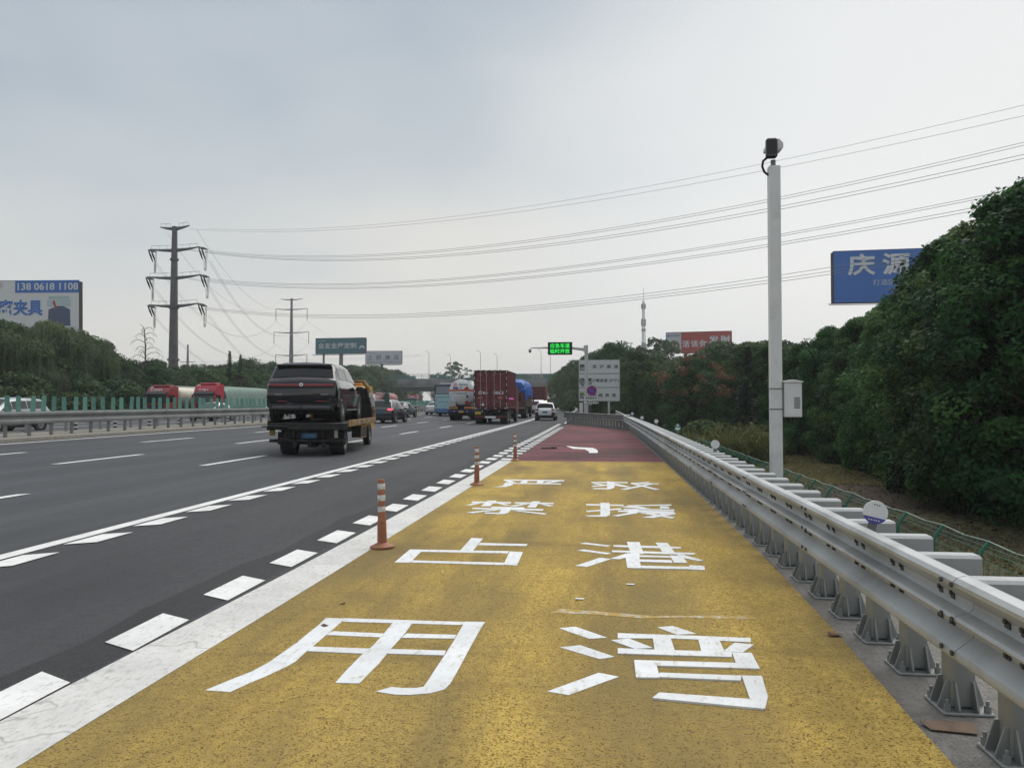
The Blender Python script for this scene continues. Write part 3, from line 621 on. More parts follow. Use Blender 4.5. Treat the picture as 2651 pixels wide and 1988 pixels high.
delineator(8.29, -2.37, (1.0, 2.0), 'orange ribbed delineator post nearest the camera, white banded, on the white border line')
delineator(14.77, -2.35, (0.5, -.8), 'middle orange delineator post on the white border line')
delineator(21.04, -2.28, (-.5, .5), 'farthest orange delineator post where yellow surfacing meets red')

# ---------------------------------------------------------------- round plates clamped on the guardrail
blue_band = M('blue_band', (.08, .075, .30), .5)
green_disc = M('green_disc', (.03, .24, .17), .5)
grey_print = M('grey_print', (.12, .13, .13), .6)
def disc(X, Y, z, r, mat, lab, yaw=0.0, roll=0.0, group='round plates on the guardrail', detail=None):
    t_ = thing('round_plate', lab, 'reflector plate', (X, Y, z), R_(yaw), group)
    mb = MB(); mb.cyl((0, -.006, 0), (0, .006, 0), r, 28); o = mb.build('plate', mat, t_, smooth=40)
    mb = MB(); mb.box((0, .012, -r * .6 - .04), (.05, .01, r * 1.2)); mb.build('bracket', galv_dark, t_)
    if detail == 'band':
        pts = [(r * 1.0 * math.cos(a), r * math.sin(a)) for a in [R_(205 + (335 - 205) * k / 12) for k in range(13)]]
        mb = MB(); mb.prism(pts, -.0095, -.0065, 1); o = mb.build('blue_band', blue_band, t_)
        mb = MB()
        for k in range(3): mb.box((-.014 + .014 * k, -.0075, r * .66), (.007, .002, .007))
        mb.build('printed_marks', grey_print, t_)
        mb = MB()
        for k in range(5): mb.box((-.028 + .014 * k, -.0105, -r * .66), (.008, .002, .006))
        mb.build('band_lettering', white_board, t_)
    if detail == 'green':
        pts = [(r * .86 * math.cos(a), r * .86 * math.sin(a)) for a in [R_(190 + 160 * k / 14) for k in range(15)]]
        mb = MB(); mb.prism(pts, -.0095, -.0065, 1); mb.build('white_segment', white_board, t_)
        mb = MB(); mb.box((0, -.008, .05), (.03, .003, .07)); mb.box((0, -.008, .045), (.07, .003, .02)); mb.build('emblem', white_board, t_)
    if roll: t_.rotation_euler[1] = R_(roll)
disc(1.665, 4.9, .935, .070, white_board, 'white round plate with a blue lower band clamped on the guardrail', -14, 12, detail='band')
disc(1.76, 12.0, .965, .066, white_paint, 'blank pale grey round plate on the guardrail before the camera pole')
disc(1.90, 19.0, 1.0, .075, green_disc, 'green round plate with white lower part on the guardrail', detail='green')
disc(1.83, 25.0, 1.0, .065, white_paint, 'blank grey round plate beyond the green plate on the guardrail')
disc(1.82, 33.0, .96, .07, white_board, 'small bright white round plate on the far guardrail, second last')
disc(1.80, 42.0, 1.0, .075, white_board, 'farthest small white round plate at the guardrail corner')

# ---------------------------------------------------------------- green wire fence on the lower verge
green_wire = M('green_fence_coat', (.035, .17, .115), .5, var=.15, scale=5)
green_light = M('pale_fence_wire', (.22, .32, .27), .45, var=.2, scale=4)
fence = thing('wire_fence', 'green welded wire fence with bent-top posts on the lower verge behind the guardrail', 'fence', (5.95, 6, -2))
FX, FZ0, FZ1 = 5.95, -2.0, -.62
mb = MB(); mb.tube([(0, 0, -.15), (0, 0, 1.12), (.05, 0, 1.24), (.17, 0, 1.40)], .032, 8); fpost = mb.mesh('fence_post', green_wire, 50)
for k in range(44):
    place('fence_post', fpost, fence, (0, 3.2 - 6 + 1.63 * k, 0))
mb = MB(); mb2 = MB()
ya, yb = 3.2 - 6, 3.2 - 6 + 1.63 * 43
for h in [.1 + .115 * k for k in range(10)]:
    mb.tube([(0, ya + (yb - ya) * q / 6, h) for q in range(7)], .0055, 4)
for (dx, h) in ((.07, 1.27), (.115, 1.33)): mb.tube([(dx, ya, h), (dx, yb, h)], .0055, 4)
n = int((yb - ya) / .16)
for k in range(n):
    y = ya + .16 * k; mb.tube([(0, y, .08), (0, y, 1.12), (.05, y, 1.24), (.165, y, 1.39)], .0042, 3, cap=False)
mb.build('wire_mesh', green_wire, fence, kind='stuff')
pts = []
for k in range(43):
    for q in (0, .5):
        pts.append((.17 + .01 * math.sin(k * 2.1), ya + 1.63 * (k + q), 1.405 - (.035 if q else 0)))
mb2.tube(pts, .012, 5); mb2.build('top_wire', green_light, fence)

# ---------------------------------------------------------------- camera pole with cabinet
cp = thing('camera_pole', 'tall white square traffic camera pole with a grey control cabinet behind the guardrail', 'camera pole', (3.21, 14.5, -.42))
Z = .42
mb = MB(); mb.rbox((0, 0, 3.05 + .16), (.20, .20, 6.28), .012); o = mb.build('pole', white_paint, cp, smooth=35)
mb = MB(); mb.box((0, 0, .01), (.42, .42, .03)); mb.build('base_plate', galv_post, cp)
o_ = thing  # no-op alias
mb = MB(); mb.cyl((-.01, 0, 6.34), (-.01, 0, 6.47), .045, 10); mb.build('neck', galv_dark, cp)
dark_cam = M('black_camera', (.012, .012, .014), .35, var=.1)
cam_o = MB(); cam_o.rbox((-.06, -.10, 6.66), (.20, .12, .36), .03, 1); co = cam_o.build('camera_head', dark_cam, cp)
mb = MB(); mb.prism([(-.125, 6.76), (-.06, 6.86), (.10, 6.86), (.17, 6.78), (.17, 6.70), (.06, 6.64), (-.125, 6.70)], -.02, .30, 1)
mb2 = MB(); vs = mb.v; mb.build('sun_hood', white_paint, co, (.0, 0, 0))
mb = MB()
for k in range(3): mb.cyl((-.11 + .05 * k, -.165, 6.52), (-.11 + .05 * k, -.16, 6.52), .015, 8)
mb.build('infrared_lamp', grey_print, co)
mb = MB(); mb.tube([(-.12, 0, 6.52), (-.19, 0, 6.46), (-.205, 0, 6.36), (-.17, 0, 6.26), (-.10, 0, 6.20)], .022, 8); mb.build('cable', black_rub, cp, smooth=60)
cab = MB(); cab.rbox((.275, -.02, 2.07), (.30, .28, .62), .008); cb = cab.build('cabinet', white_paint, cp)
mb = MB(); mb.prism([(.105, 2.385), (.445, 2.385), (.445, 2.405), (.275, 2.435), (.105, 2.405)], -.185, .145, 1); mb.build('cabinet_roof', white_board, cb)
mb = MB(); mb.box((.28, -.163, 2.07), (.25, .008, .56)); dr = mb.build('cabinet_door', white_paint, cb)
for k in range(6):
    mb = MB(); mb.box((.335, -.171, 1.93 + .035 * k), (.10, .012, .018), rx=.5); mb.build('louvre', galv_post, cb)
for h in (1.90, 2.27):
    mb = MB(); mb.box((.0, 0, h), (.215, .215, .022)); mb.box((.16, 0, h), (.12, .05, .02)); mb.build('strap', galv_dark, cp)

# ---------------------------------------------------------------- message sign gantry
steel_w = M('pale_painted_steel', (.56, .57, .56), .45, var=.06, scale=2, dirt=(.40, .40, .38), dscale=1.5, dth=(.55, .8))
led_on = M('green_led', (.02, 1.0, .10), .5, var=0.0, emis=.75)
led_bg = M('led_panel', (.004, .022, .008), .6, var=.1)
vm = thing('message_sign_gantry', 'white cantilever pole carrying a lit green message board over the lane', 'message sign', (-.98, 62, 0))
mb = MB(); mb.cyl((0, 0, -.1), (0, 0, 6.2), .165, 16, .145); mb.build('pole', steel_w, vm, smooth=40)
mb = MB(); mb.tube([(0, 0, 5.85), (-1.2, 0, 6.0), (-3.2, 0, 6.02), (-4.4, 0, 6.02)], [.15, .11, .08, .05], 10); mb.box((-.10, 0, 5.9), (.22, .34, .5)); mb.build('arm', steel_w, vm, smooth=50)
mb = MB(); mb.rbox((-2.1, -.16, 5.94), (1.96, .22, 1.02), .02, 1); bd = mb.build('board', M('board_case', (.02, .022, .022), .5), vm)
mb = MB(); mb.box((-2.1, -.274, 5.94), (1.86, .006, .92)); mb.build('led_panel', led_bg, bd)
lettering('应急车道', led_on, (-2.88, -.280, 5.985), (1, 0, 0), (0, 0, 1), 1.56, .36, bd, .0)
lettering('临时开放', led_on, (-2.88, -.280, 5.545), (1, 0, 0), (0, 0, 1), 1.56, .36, bd, .0)
mb = MB(); mb.tube([(-4.4, 0, 6.02), (-4.52, 0, 6.0), (-4.54, 0, 5.93)], .03, 8); mb.lathe([(.06, 5.96), (.12, 5.92), (.12, 5.80), (.115, 5.79)], (-4.54, 0, 0), 14); dm = mb.build('dome_camera', white_paint, vm, smooth=40)
mb = MB(); mb.lathe([(.105, 5.79), (.10, 5.70), (.06, 5.64), (.01, 5.62)], (-4.54, 0, 0), 14); mb.build('dome', dark_cam, dm, smooth=60)
mb = MB(); mb.rbox((-.42, -.05, 3.35), (.32, .22, .28), .03); mb.rbox((-.30, -.05, 3.0), (.18, .16, .2), .03); mb.box((-.22, 0, 3.2), (.4, .05, .05)); mb.build('flash_unit', galv_dark, vm)
mb = MB(); mb.rbox((-.42, .1, 1.15), (.28, .25, .85), .03); mb.build('side_box', white_paint, vm)
mb = MB(); mb.rbox((.28, .05, 1.0), (.22, .2, .8), .03); mb.build('cabinet', M('dark_cabinet', (.05, .055, .055), .5), vm)
# signs clamped on the pole
nb = M('sign_blue', (.055, .045, .36), .4, var=.05); rd = M('sign_red', (.45, .03, .05), .45, var=.06)
ns = thing('no_stopping_sign', 'round blue no stopping sign with a red cross on the gantry pole', 'road sign', (-.55, 61.6, 2.55))
mb = MB(); mb.cyl((0, -.01, 0), (0, .01, 0), .40, 32); mb.build('plate', nb, ns, smooth=40)
mb = MB(); n = 32
ro = [(.40 * math.cos(2 * math.pi * k / n), -.014, .40 * math.sin(2 * math.pi * k / n)) for k in range(n + 1)]; ri = [(.33 * math.cos(2 * math.pi * k / n), -.014, .33 * math.sin(2 * math.pi * k / n)) for k in range(n + 1)]
mb.grid([ro, ri]); mb.build('red_ring', rd, ns)
mb = MB(); mb.box((0, -.015, 0), (.66, .006, .06), ry=R_(45)); mb.build('red_bar', rd, ns); mb = MB(); mb.box((0, -.0185, 0), (.66, .006, .06), ry=R_(-45)); mb.build('red_bar', rd, ns)
mb = MB(); mb.box((0, .06, 0), (.5, .05, .05)); mb.build('bracket', galv_dark, ns)
blk = M('sign_black', (.02, .02, .022), .5)
pw = thing('warning_panel', 'white panel with two lines of black characters under the round blue sign', 'road sign', (-.60, 61.55, 1.82))
mb = MB(); mb.rbox((0, 0, 0), (1.20, .02, .66), .04, 1); pl = mb.build('plate', white_board, pw)
mb = MB()
for (cx, cz, w, h) in ((0, .325, 1.2, .025), (0, -.325, 1.2, .025), (-.588, 0, .025, .66), (.588, 0, .025, .66)): mb.box((cx, -.012, cz), (w, .006, h))
mb.build('border', blk, pw)
lettering('非紧急情况', blk, (-.46, -.012, .03), (1, 0, 0), (0, 0, 1), .92, .22, pw, .02)
lettering('严禁占用港湾', blk, (-.54, -.012, -.27), (1, 0, 0), (0, 0, 1), 1.08, .22, pw, .02)
# white three-panel direction board behind
db = thing('direction_board', 'large white three-panel expressway name board on two posts behind the gantry', 'road sign', (.06, 80, 0))
for x in (-1.45, -.92, .98):
    mb = MB(); mb.cyl((x, .12, -.6), (x, .12, 4.5), .10 if x != -1.45 else .14, 12); mb.build('support_post', steel_w, db, smooth=40)
sign_face = M('sign_sheet_grey', (.58, .60, .60), .5, var=.04, scale=.8, dirt=(.64, .66, .66), dscale=.5, dth=(.4, .8))
for k in range(3):
    z = 1.72 + 1.43 * (2 - k)
    mb = MB(); mb.rbox((0, 0, z + .715), (4.24, .05, 1.425), .03, 1); pn = mb.build('panel', sign_face, db)
    mb = MB()
    for (cx, cz, w, h) in ((0, z + 1.395, 4.2, .022), (0, z + .035, 4.2, .022), (-2.08, z + .715, .022, 1.36), (2.08, z + .715, .022, 1.36)): mb.box((cx, -.030, cz), (w, .006, h))
    mb.build('border', blk, pn)
    if k == 0: lettering('京  沪  高  速', blk, (-.70, -.03, z + .53), (1, 0, 0), (0, 0, 1), 2.65, .40, pn, .015)
    if k == 1: lettering('沪蓉高速 (沪宁)', blk, (-.72, -.03, z + .49), (1, 0, 0), (0, 0, 1), 2.72, .42, pn, .015)
    if k == 2: lettering('通  锡  高  速', blk, (-.75, -.03, z + .45), (1, 0, 0), (0, 0, 1), 2.45, .38, pn, .015)
    for j, x in enumerate((-1.78,) if k != 1 else (-1.78, -1.10)):
        gs = M('shield_green', (.02, .085, .055), .5)
        mb = MB(); mb.rbox((x + .05, -.034, z + .64), (.52, .01, .66), .05, 1); sh = mb.build('route_shield', gs, pn)
        if k == 2:
            mb = MB(); mb.box((x + .05, -.041, z + .88), (.48, .006, .16)); mb.build('yellow_header', M('shield_yellow', (.32, .42, .05), .5), sh)
        lettering(('G2', 'G42', 'S19')[k], white_board, (x - .13, -.042, z + .40), (1, 0, 0), (0, 0, 1), .36, .28, sh, .01)
# ---------------------------------------------------------------- vehicles
def gloss(name, col, rough=.28, coat=.6, **k): return M(name, col, rough, coat=coat, var=k.pop('var', .04), scale=1.5, **k)
black_gloss = gloss('black_car_paint', (.006, .006, .009), .12, .7, spec=.5)
dark_grey_car = gloss('dark_grey_car_paint', (.035, .042, .046), .25, .9)
white_car = gloss('white_car_paint', (.72, .73, .74), .3, .8)
silver_car = gloss('silver_car_paint', (.30, .33, .34), .3, .9)
glass_dk = M('dark_glass', (.008, .010, .012), .06, var=.05, spec=.5)
glass_rear = M('rear_glass', (.012, .013, .015), .22, var=.1, spec=.25)
glass_mid = M('tinted_glass', (.022, .030, .034), .08, var=.05, spec=.55)
trim = M('black_trim', (.016, .016, .018), .5, var=.1)
tyre_m = M('tyre_rubber', (.018, .018, .019), .85, var=.25, scale=12, dirt=(.06, .055, .05), dscale=6, dth=(.5, .8))
rim_m = M('alloy', (.40, .41, .42), .35, .8, var=.08)
steel_rim = M('steel_rim', (.22, .21, .20), .6, .4, var=.2, scale=8, dirt=(.09, .08, .07), dscale=6)
tail_red = M('tail_lamp', (.22, .012, .018), .2, var=.1, coat=.5)
red_lit = M('lit_tail_lamp', (1.0, .05, .08), .3, var=0, emis=2.2)
amber = M('amber_lamp', (.55, .20, .02), .35, var=.1)
lamp_wh = M('lamp_lens', (.62, .63, .60), .25, var=.1)
plate_blue = M('plate_blue', (.02, .10, .20), .5, var=.1)
plate_yel = M('plate_yellow', (.55, .38, .05), .55, var=.1)
plate_grn = M('plate_green', (.35, .60, .48), .5, var=.1)
under = M('underbody', (.014, .014, .015), .85, var=.2, scale=8, dirt=(.05, .045, .04), dscale=4)
grime = M('grimy_steel', (.020, .0195, .019), .8, .1, var=.3, scale=7, dirt=(.07, .063, .055), dscale=5, dth=(.5, .75), bump=.2)
rust_yel = M('worn_yellow_paint', (.31, .18, .045), .6, var=.2, scale=5, dirt=(.11, .075, .045), dscale=4.5, dth=(.42, .58))
yel_paint = M('yellow_cab_paint', (.58, .31, .02), .4, var=.08, scale=2, coat=.3)
rod_m = M('lock_rod_steel', (.33, .28, .27), .55, .3, var=.2, scale=9)

def wheel(parent, c, r, w, side, rim=None, spokes=5, dual=False):
    """tyre with its rim as a sub-part; side is the outward x direction"""
    x = c[0]; iw = w * (2.1 if dual else 1)
    xo, xi = x, x - side * iw
    mb = MB(); a, b = min(xo, xi), max(xo, xi); e = w * .12
    mb.lathe([(r * .3, a + w * .36), (r * .60, a + w * .34), (r * .64, a), (r * .94, a), (r, a + e), (r, b - e), (r * .94, b), (r * .64, b), (r * .60, b - w * .34), (r * .3, b - w * .36)], (0, c[1], c[2]), 24, 0)
    o = mb.build('wheel', tyre_m, parent, smooth=40)
    mb = MB(); mb.lathe([(r * .60, xo - side * w * .35), (r * .63, xo - side * .008), (r * .56, xo - side * .012), (r * .50, xo - side * w * .22)][::1 if side > 0 else 1], (0, c[1], c[2]), 20, 0)
    if spokes:
        for k in range(spokes):
            an = 2 * math.pi * k / spokes
            mb.box((xo - side * w * .10, c[1] + math.cos(an) * r * .32, c[2] + math.sin(an) * r * .32), (w * .16, r * .52, r * .15), rx=an)
    mb.lathe([(.001, xo - side * w * .06), (r * .14, xo - side * w * .06), (r * .16, xo - side * w * .2)], (0, c[1], c[2]), 12, 0)
    mb.build('rim', rim or rim_m, o)
    return o

class Loft:
    """car shell from stations (y, z_bottom, z_belt, z_top, half width low, belt, roof)"""
    def __init__(s, st): s.st = st
    def at(s, y):
        st = s.st
        if y <= st[0][0]: q = st[0]
        elif y >= st[-1][0]: q = st[-1]
        else:
            for a, b in zip(st, st[1:]):
                if a[0] <= y <= b[0]:
                    f = (y - a[0]) / (b[0] - a[0]); q = tuple(u + (v - u) * f for u, v in zip(a, b)); break
        y, zb, zl, zt, wb, wl, wt = q; h = zt - zl; ww = max(wb, wl) + .012
        return [Vector(p) for p in ((0, y, zb), (wb * .82, y, zb), (wb, y, zb + .09), (ww, y, zb + (zl - zb) * .55), (wl + .004, y, zl - .04), (wl - .02, y, zl + h * .06), (wt + .02, y, zl + h * .86), (wt - .06, y, zt - h * .02), (wt * .5, y, zt + .030), (0, y, zt + .042))]
    def shell(s, name, mat, parent, **k):
        ysq = []
        for a, b in zip(s.st, s.st[1:]):
            n = max(1, int((b[0] - a[0]) / .35)); ysq += [a[0] + (b[0] - a[0]) * i / n for i in range(n)]
        ysq.append(s.st[-1][0]); mb = MB(); rows = []
        for y in ysq:
            h = s.at(y); rows.append([Vector((-p.x, p.y, p.z)) for p in h[::-1]] + h[1:-1] )
        rows = [r + [r[0]] for r in rows]
        mb.grid([r[::-1] for r in rows]); n = len(rows[0]) - 1
        mb.add(rows[0][:n], [tuple(range(n))[::-1]]); mb.add(rows[-1][:n], [tuple(range(n))])
        me = mb.mesh(name, mat, 38)
        bm = bmesh.new(); bm.from_mesh(me); bmesh.ops.remove_doubles(bm, verts=bm.verts, dist=.0005); bmesh.ops.recalc_face_normals(bm, faces=bm.faces); bm.to_mesh(me); bm.free()
        me.polygons.foreach_set('use_smooth', [True] * len(me.polygons)); me.set_sharp_from_angle(angle=R_(38))
        return place(name, me, parent, **k)
    def side_glass(s, y0, y1, side, t0=.10, t1=.90, lift=.008, n=4, name='side_window', mat=None, parent=None, slant0=0., slant1=0.):
        lo = []; hi = []
        for i in range(n + 1):
            y = y0 + (y1 - y0) * i / n
            for t, L_, sl in ((t0, lo, 0), (t1, hi, 1)):
                yy = y + (slant0 * (1 - i / n) + slant1 * i / n) * (t if sl else 0)
                h = s.at(yy); p = h[5].lerp(h[6], t); L_.append(Vector((side * (p.x + lift), yy, p.z)))
        mb = MB(); mb.grid([lo, hi] if side > 0 else [hi, lo]); return mb.build(name, mat or glass_dk, parent)
    def top_glass(s, y0, y1, lift=.010, fx=.94, n=4, name='window', mat=None, parent=None):
        rows = []
        for i in range(n + 1):
            y = y0 + (y1 - y0) * i / n; h = s.at(y); a, b, c = h[7], h[8], h[9]
            half = [Vector((0, y, c.z)), Vector((b.x * fx, y, b.z)), Vector((a.x * fx, y, a.z))]
            rows.append([Vector((-p.x, p.y, p.z)) for p in half[:0:-1]] + half)
        d = (rows[-1][2] - rows[0][2]); nrm = Vector((0, -d.z, d.y)).normalized(); nrm = nrm if nrm.z > 0 or abs(nrm.z) < 1e-6 else -nrm
        rows = [[p + nrm * lift for p in r] for r in rows]
        mb = MB(); mb.grid(rows); return mb.build(name, mat or glass_dk, parent)

SUV = lambda L_, H, w: [(a, b * (H / 1.70) if b > .6 else b, c * H / 1.70, d * H / 1.70, e, f, g) for a, b, c, d, e, f, g in [(0, .50, .86, .94, w * .90, w * .90, w * .82), (.05, .38, .95, 1.03, w * .94, w * .94, w * .86), (.10, .32, 1.00, 1.08, w * .96, w * .96, w * .87), (.16, .30, 1.02, 1.12, w * .97, w * .965, w * .86), (.44, .28, 1.05, 1.58, w * .98, w * .965, w * .76), (.62, .28, 1.06, 1.66, w * .98, w * .965, w * .745), (L_ * .42, .28, 1.05, 1.70, w * .985, w * .96, w * .745), (L_ * .58, .28, 1.03, 1.64, w * .985, w * .955, w * .73), (L_ * .77, .28, 1.02, 1.10, w * .98, w * .94, w * .80), (L_ * .92, .32, .95, 1.02, w * .95, w * .90, w * .70), (L_ * .98, .38, .82, .90, w * .88, w * .82, w * .62), (L_, .46, .68, .74, w * .74, w * .70, w * .55)]]
SEDAN = lambda L_, H, w: [(0, .46, .74, .84, w * .78, w * .80, w * .70), (.06, .34, .86, .97, w * .90, w * .90, w * .78), (.16, .28, .92, 1.02, w * .95, w * .94, w * .80), (.62, .25, .95, 1.05, w * .97, w * .95, w * .80), (1.25, .25, .95, H - .08, w * .98, w * .95, w * .70), (L_ * .40, .25, .93, H, w * .985, w * .95, w * .69), (L_ * .52, .25, .91, H - .03, w * .985, w * .94, w * .68), (L_ * .73, .25, .88, .96, w * .98, w * .93, w * .76), (L_ * .92, .30, .80, .87, w * .94, w * .88, w * .66), (L_ * .98, .36, .68, .76, w * .86, w * .80, w * .58), (L_, .42, .58, .64, w * .74, w * .70, w * .52)]

def make_car(name, label, cat, loc, rz, kind='suv', L_=4.7, H=1.68, W=1.86, mat=None, glass=None, wr=.36, plate=plate_blue, plate_text=None, brake=False, lamp=tail_red, group=None, skirt=None, two_lamps=True, stations=None):
    r = thing(name, label, cat, loc, rz, group); w = W / 2
    S_ = stations or (SUV if kind == 'suv' else SEDAN)(L_, H, w); lf = Loft(S_); glass = glass or glass_dk
    body = lf.shell('body', mat, r)
    yr = .17 if kind == 'suv' else .66; yr2 = .43 if kind == 'suv' else 1.22
    lf.top_glass(yr + .01, yr2, fx=1.03, name='rear_window', mat=glass, parent=r)
    yw = L_ * .58 if kind == 'suv' else L_ * .52; yw2 = L_ * .77 if kind == 'suv' else L_ * .73
    lf.top_glass(yw + .06, yw2 - .03, name='windscreen', mat=glass, parent=r)
    ys_ = (.62, L_ * .36, L_ * .575) if kind == 'suv' else (1.22, L_ * .36, L_ * .52)
    for sd_ in (-1, 1):
        lf.side_glass(ys_[0], ys_[1] - .03, sd_, name='side_window', mat=glass, parent=r, slant0=-.0)
        lf.side_glass(ys_[1] + .03, ys_[2] - .02, sd_, name='side_window', mat=glass, parent=r)
        # front quarter: pane narrowing to the windscreen foot
        h0 = lf.at(ys_[2] + .02); h1 = lf.at(yw2 - .12); a = h0[5].lerp(h0[6], .10); b_ = h0[5].lerp(h0[6], .90); c_ = h1[5].lerp(h1[6], .10)
        P = [Vector((sd_ * (p.x + .009), p.y, p.z)) for p in (a, c_, b_)]
        mb = MB(); mb.add(P if sd_ > 0 else P[::-1], [(0, 1, 2)]); mb.build('side_window', glass, r)
        for y in (L_ * .18, L_ * .80):
            mb = MB(); xo = w * .995; mb.lathe([(wr * .4, sd_ * (xo - .10)), (wr * 1.20, sd_ * (xo - .08)), (wr * 1.20, sd_ * (xo + .012)), (wr * 1.02, sd_ * (xo + .013)), (wr * 1.02, sd_ * (xo - .05)), (wr * .4, sd_ * (xo - .06))], (0, y, wr), 24, 0); mb.build('wheel_arch', trim, r)
            wheel(r, (sd_ * (w * .985 + .022), y, wr), wr, .22, sd_)
        mb = MB(); mb.rbox((sd_ * (w + .12), L_ * .665, 1.02 if kind == 'suv' else .94), (.20, .10, .15), .04); mb.box((sd_ * (w + .0), L_ * .665, .98 if kind == 'suv' else .90), (.12, .05, .05)); mb.build('door_mirror', trim if mat is not white_car else mat, r)
        zl = .98 if kind == 'suv' else .80
        if two_lamps:
            mb = MB(); mb.rbox((sd_ * w * .76, .045, zl), (w * .34, .10, .11), .02, 1); mb.build('tail_lamp', red_lit if brake else lamp, r)
    mb = MB(); mb.rbox((0, L_ * .5, .30), (W * .86, L_ * .86, .18), .04); mb.build('underbody', under, r)
    mb = MB(); mb.rbox((0, .05, .42), (W * .90, .16, .20), .03, 0); bp_ = mb.build('bumper', skirt or trim, r)
    zp = .74 if kind == 'suv' else .72
    if plate:
        mb = MB(); mb.box((0, -.004 if kind == 'suv' else .012, zp), (.44, .012, .14)); pl = mb.build('number_plate', plate, r)
    return r, lf

# --- black SUV carried on the tow truck
TR = Vector((-8.33, 21.35, .055)); TH = R_(8.6)
def on_truck(x, y, z):
    return TR + Matrix.Rotation(TH, 3, 'Z') @ Vector((x, y, z))
HERO = [(0, .50, 1.02, 1.13, .88, .90, .86), (.04, .42, 1.08, 1.19, .935, .93, .89), (.11, .36, 1.14, 1.24, .95, .945, .88), (.17, .34, 1.16, 1.275, .955, .95, .87), (.43, .32, 1.17, 1.66, .96, .955, .79), (.55, .30, 1.17, 1.725, .965, .955, .775), (2.1, .30, 1.15, 1.77, .965, .95, .765), (2.9, .30, 1.12, 1.72, .965, .945, .75), (3.85, .30, 1.08, 1.16, .96, .93, .80), (4.6, .32, .99, 1.06, .94, .89, .70), (4.9, .38, .86, .94, .86, .82, .62), (5.0, .46, .72, .78, .74, .70, .55)]
sv, lf = make_car('carried_suv', 'glossy black seven seat SUV riding on the flatbed tow truck', 'SUV', on_truck(-.27, .42, .985), TH, 'suv', 5.0, 1.75, 1.93, black_gloss, stations=HERO, wr=.385, plate=None, two_lamps=False)
sv.scale = (1.08, 1.0, 1.0)
mb = MB(); mb.rbox((0, .0, 1.075), (1.76, .07, .075), .012, 1); mb.build('light_bar', tail_red, sv)
mb = MB(); mb.rbox((0, .006, 1.01), (1.76, .06, .05), .012, 1); mb.build('trim_strip', trim, sv)
mb = MB(); n = 20
ring = [(.055 * math.cos(2 * math.pi * k / n), .042 - .09, 1.085 + .055 * math.sin(2 * math.pi * k / n)) for k in range(n + 1)]; rin = [(.026 * math.cos(2 * math.pi * k / n), .040 - .09, 1.085 + .030 * math.sin(2 * math.pi * k / n)) for k in range(n + 1)]
mb.grid([rin, ring]); mb.box((0, -.05, 1.10), (.022, .006, .05)); mb.build('emblem', white_board, sv)
mb = MB(); mb.prism([(.38, 1.60), (.47, 1.70), (.42, 1.712), (.31, 1.695), (.30, 1.66)], -.73, .73, 0); mb.build('roof_spoiler', trim, sv)
for sd_ in (-1, 1):
    mb = MB(); mb.rbox((sd_ * .52, -.012, .60), (.28, .03, .025), .008, 1); mb.build('rear_reflector', tail_red, sv)
    mb = MB(); mb.rbox((sd_ * .62, -.006, .80), (.20, .02, .03), .004, 1); o = mb.build('badge', M('badge_grey', (.30, .30, .31), .4, .5), sv)
mb = MB(); mb.rbox((0, .01, .415), (1.58, .14, .10), .03, 0); mb.build('skid_plate', M('skid_grey', (.10, .10, .105), .5, .3), sv)
mb = MB(); mb.box((.0, -.062, .415), (.03, .012, .10)); mb.build('tow_cover', trim, sv)
for sd_ in (-1, 1):
    mb = MB(); mb.box((sd_ * .965, 1.95, 1.03 - .12), (.02, .22, .035)); mb.box((sd_ * .965, 3.0, 1.03 - .13), (.02, .22, .035)); mb.build('door_handle', black_gloss, sv)
    mb = MB(); mb.box((sd_ * .955, 2.6, .33), (.02, 2.0, .05)); mb.build('sill_strip', rim_m, sv)

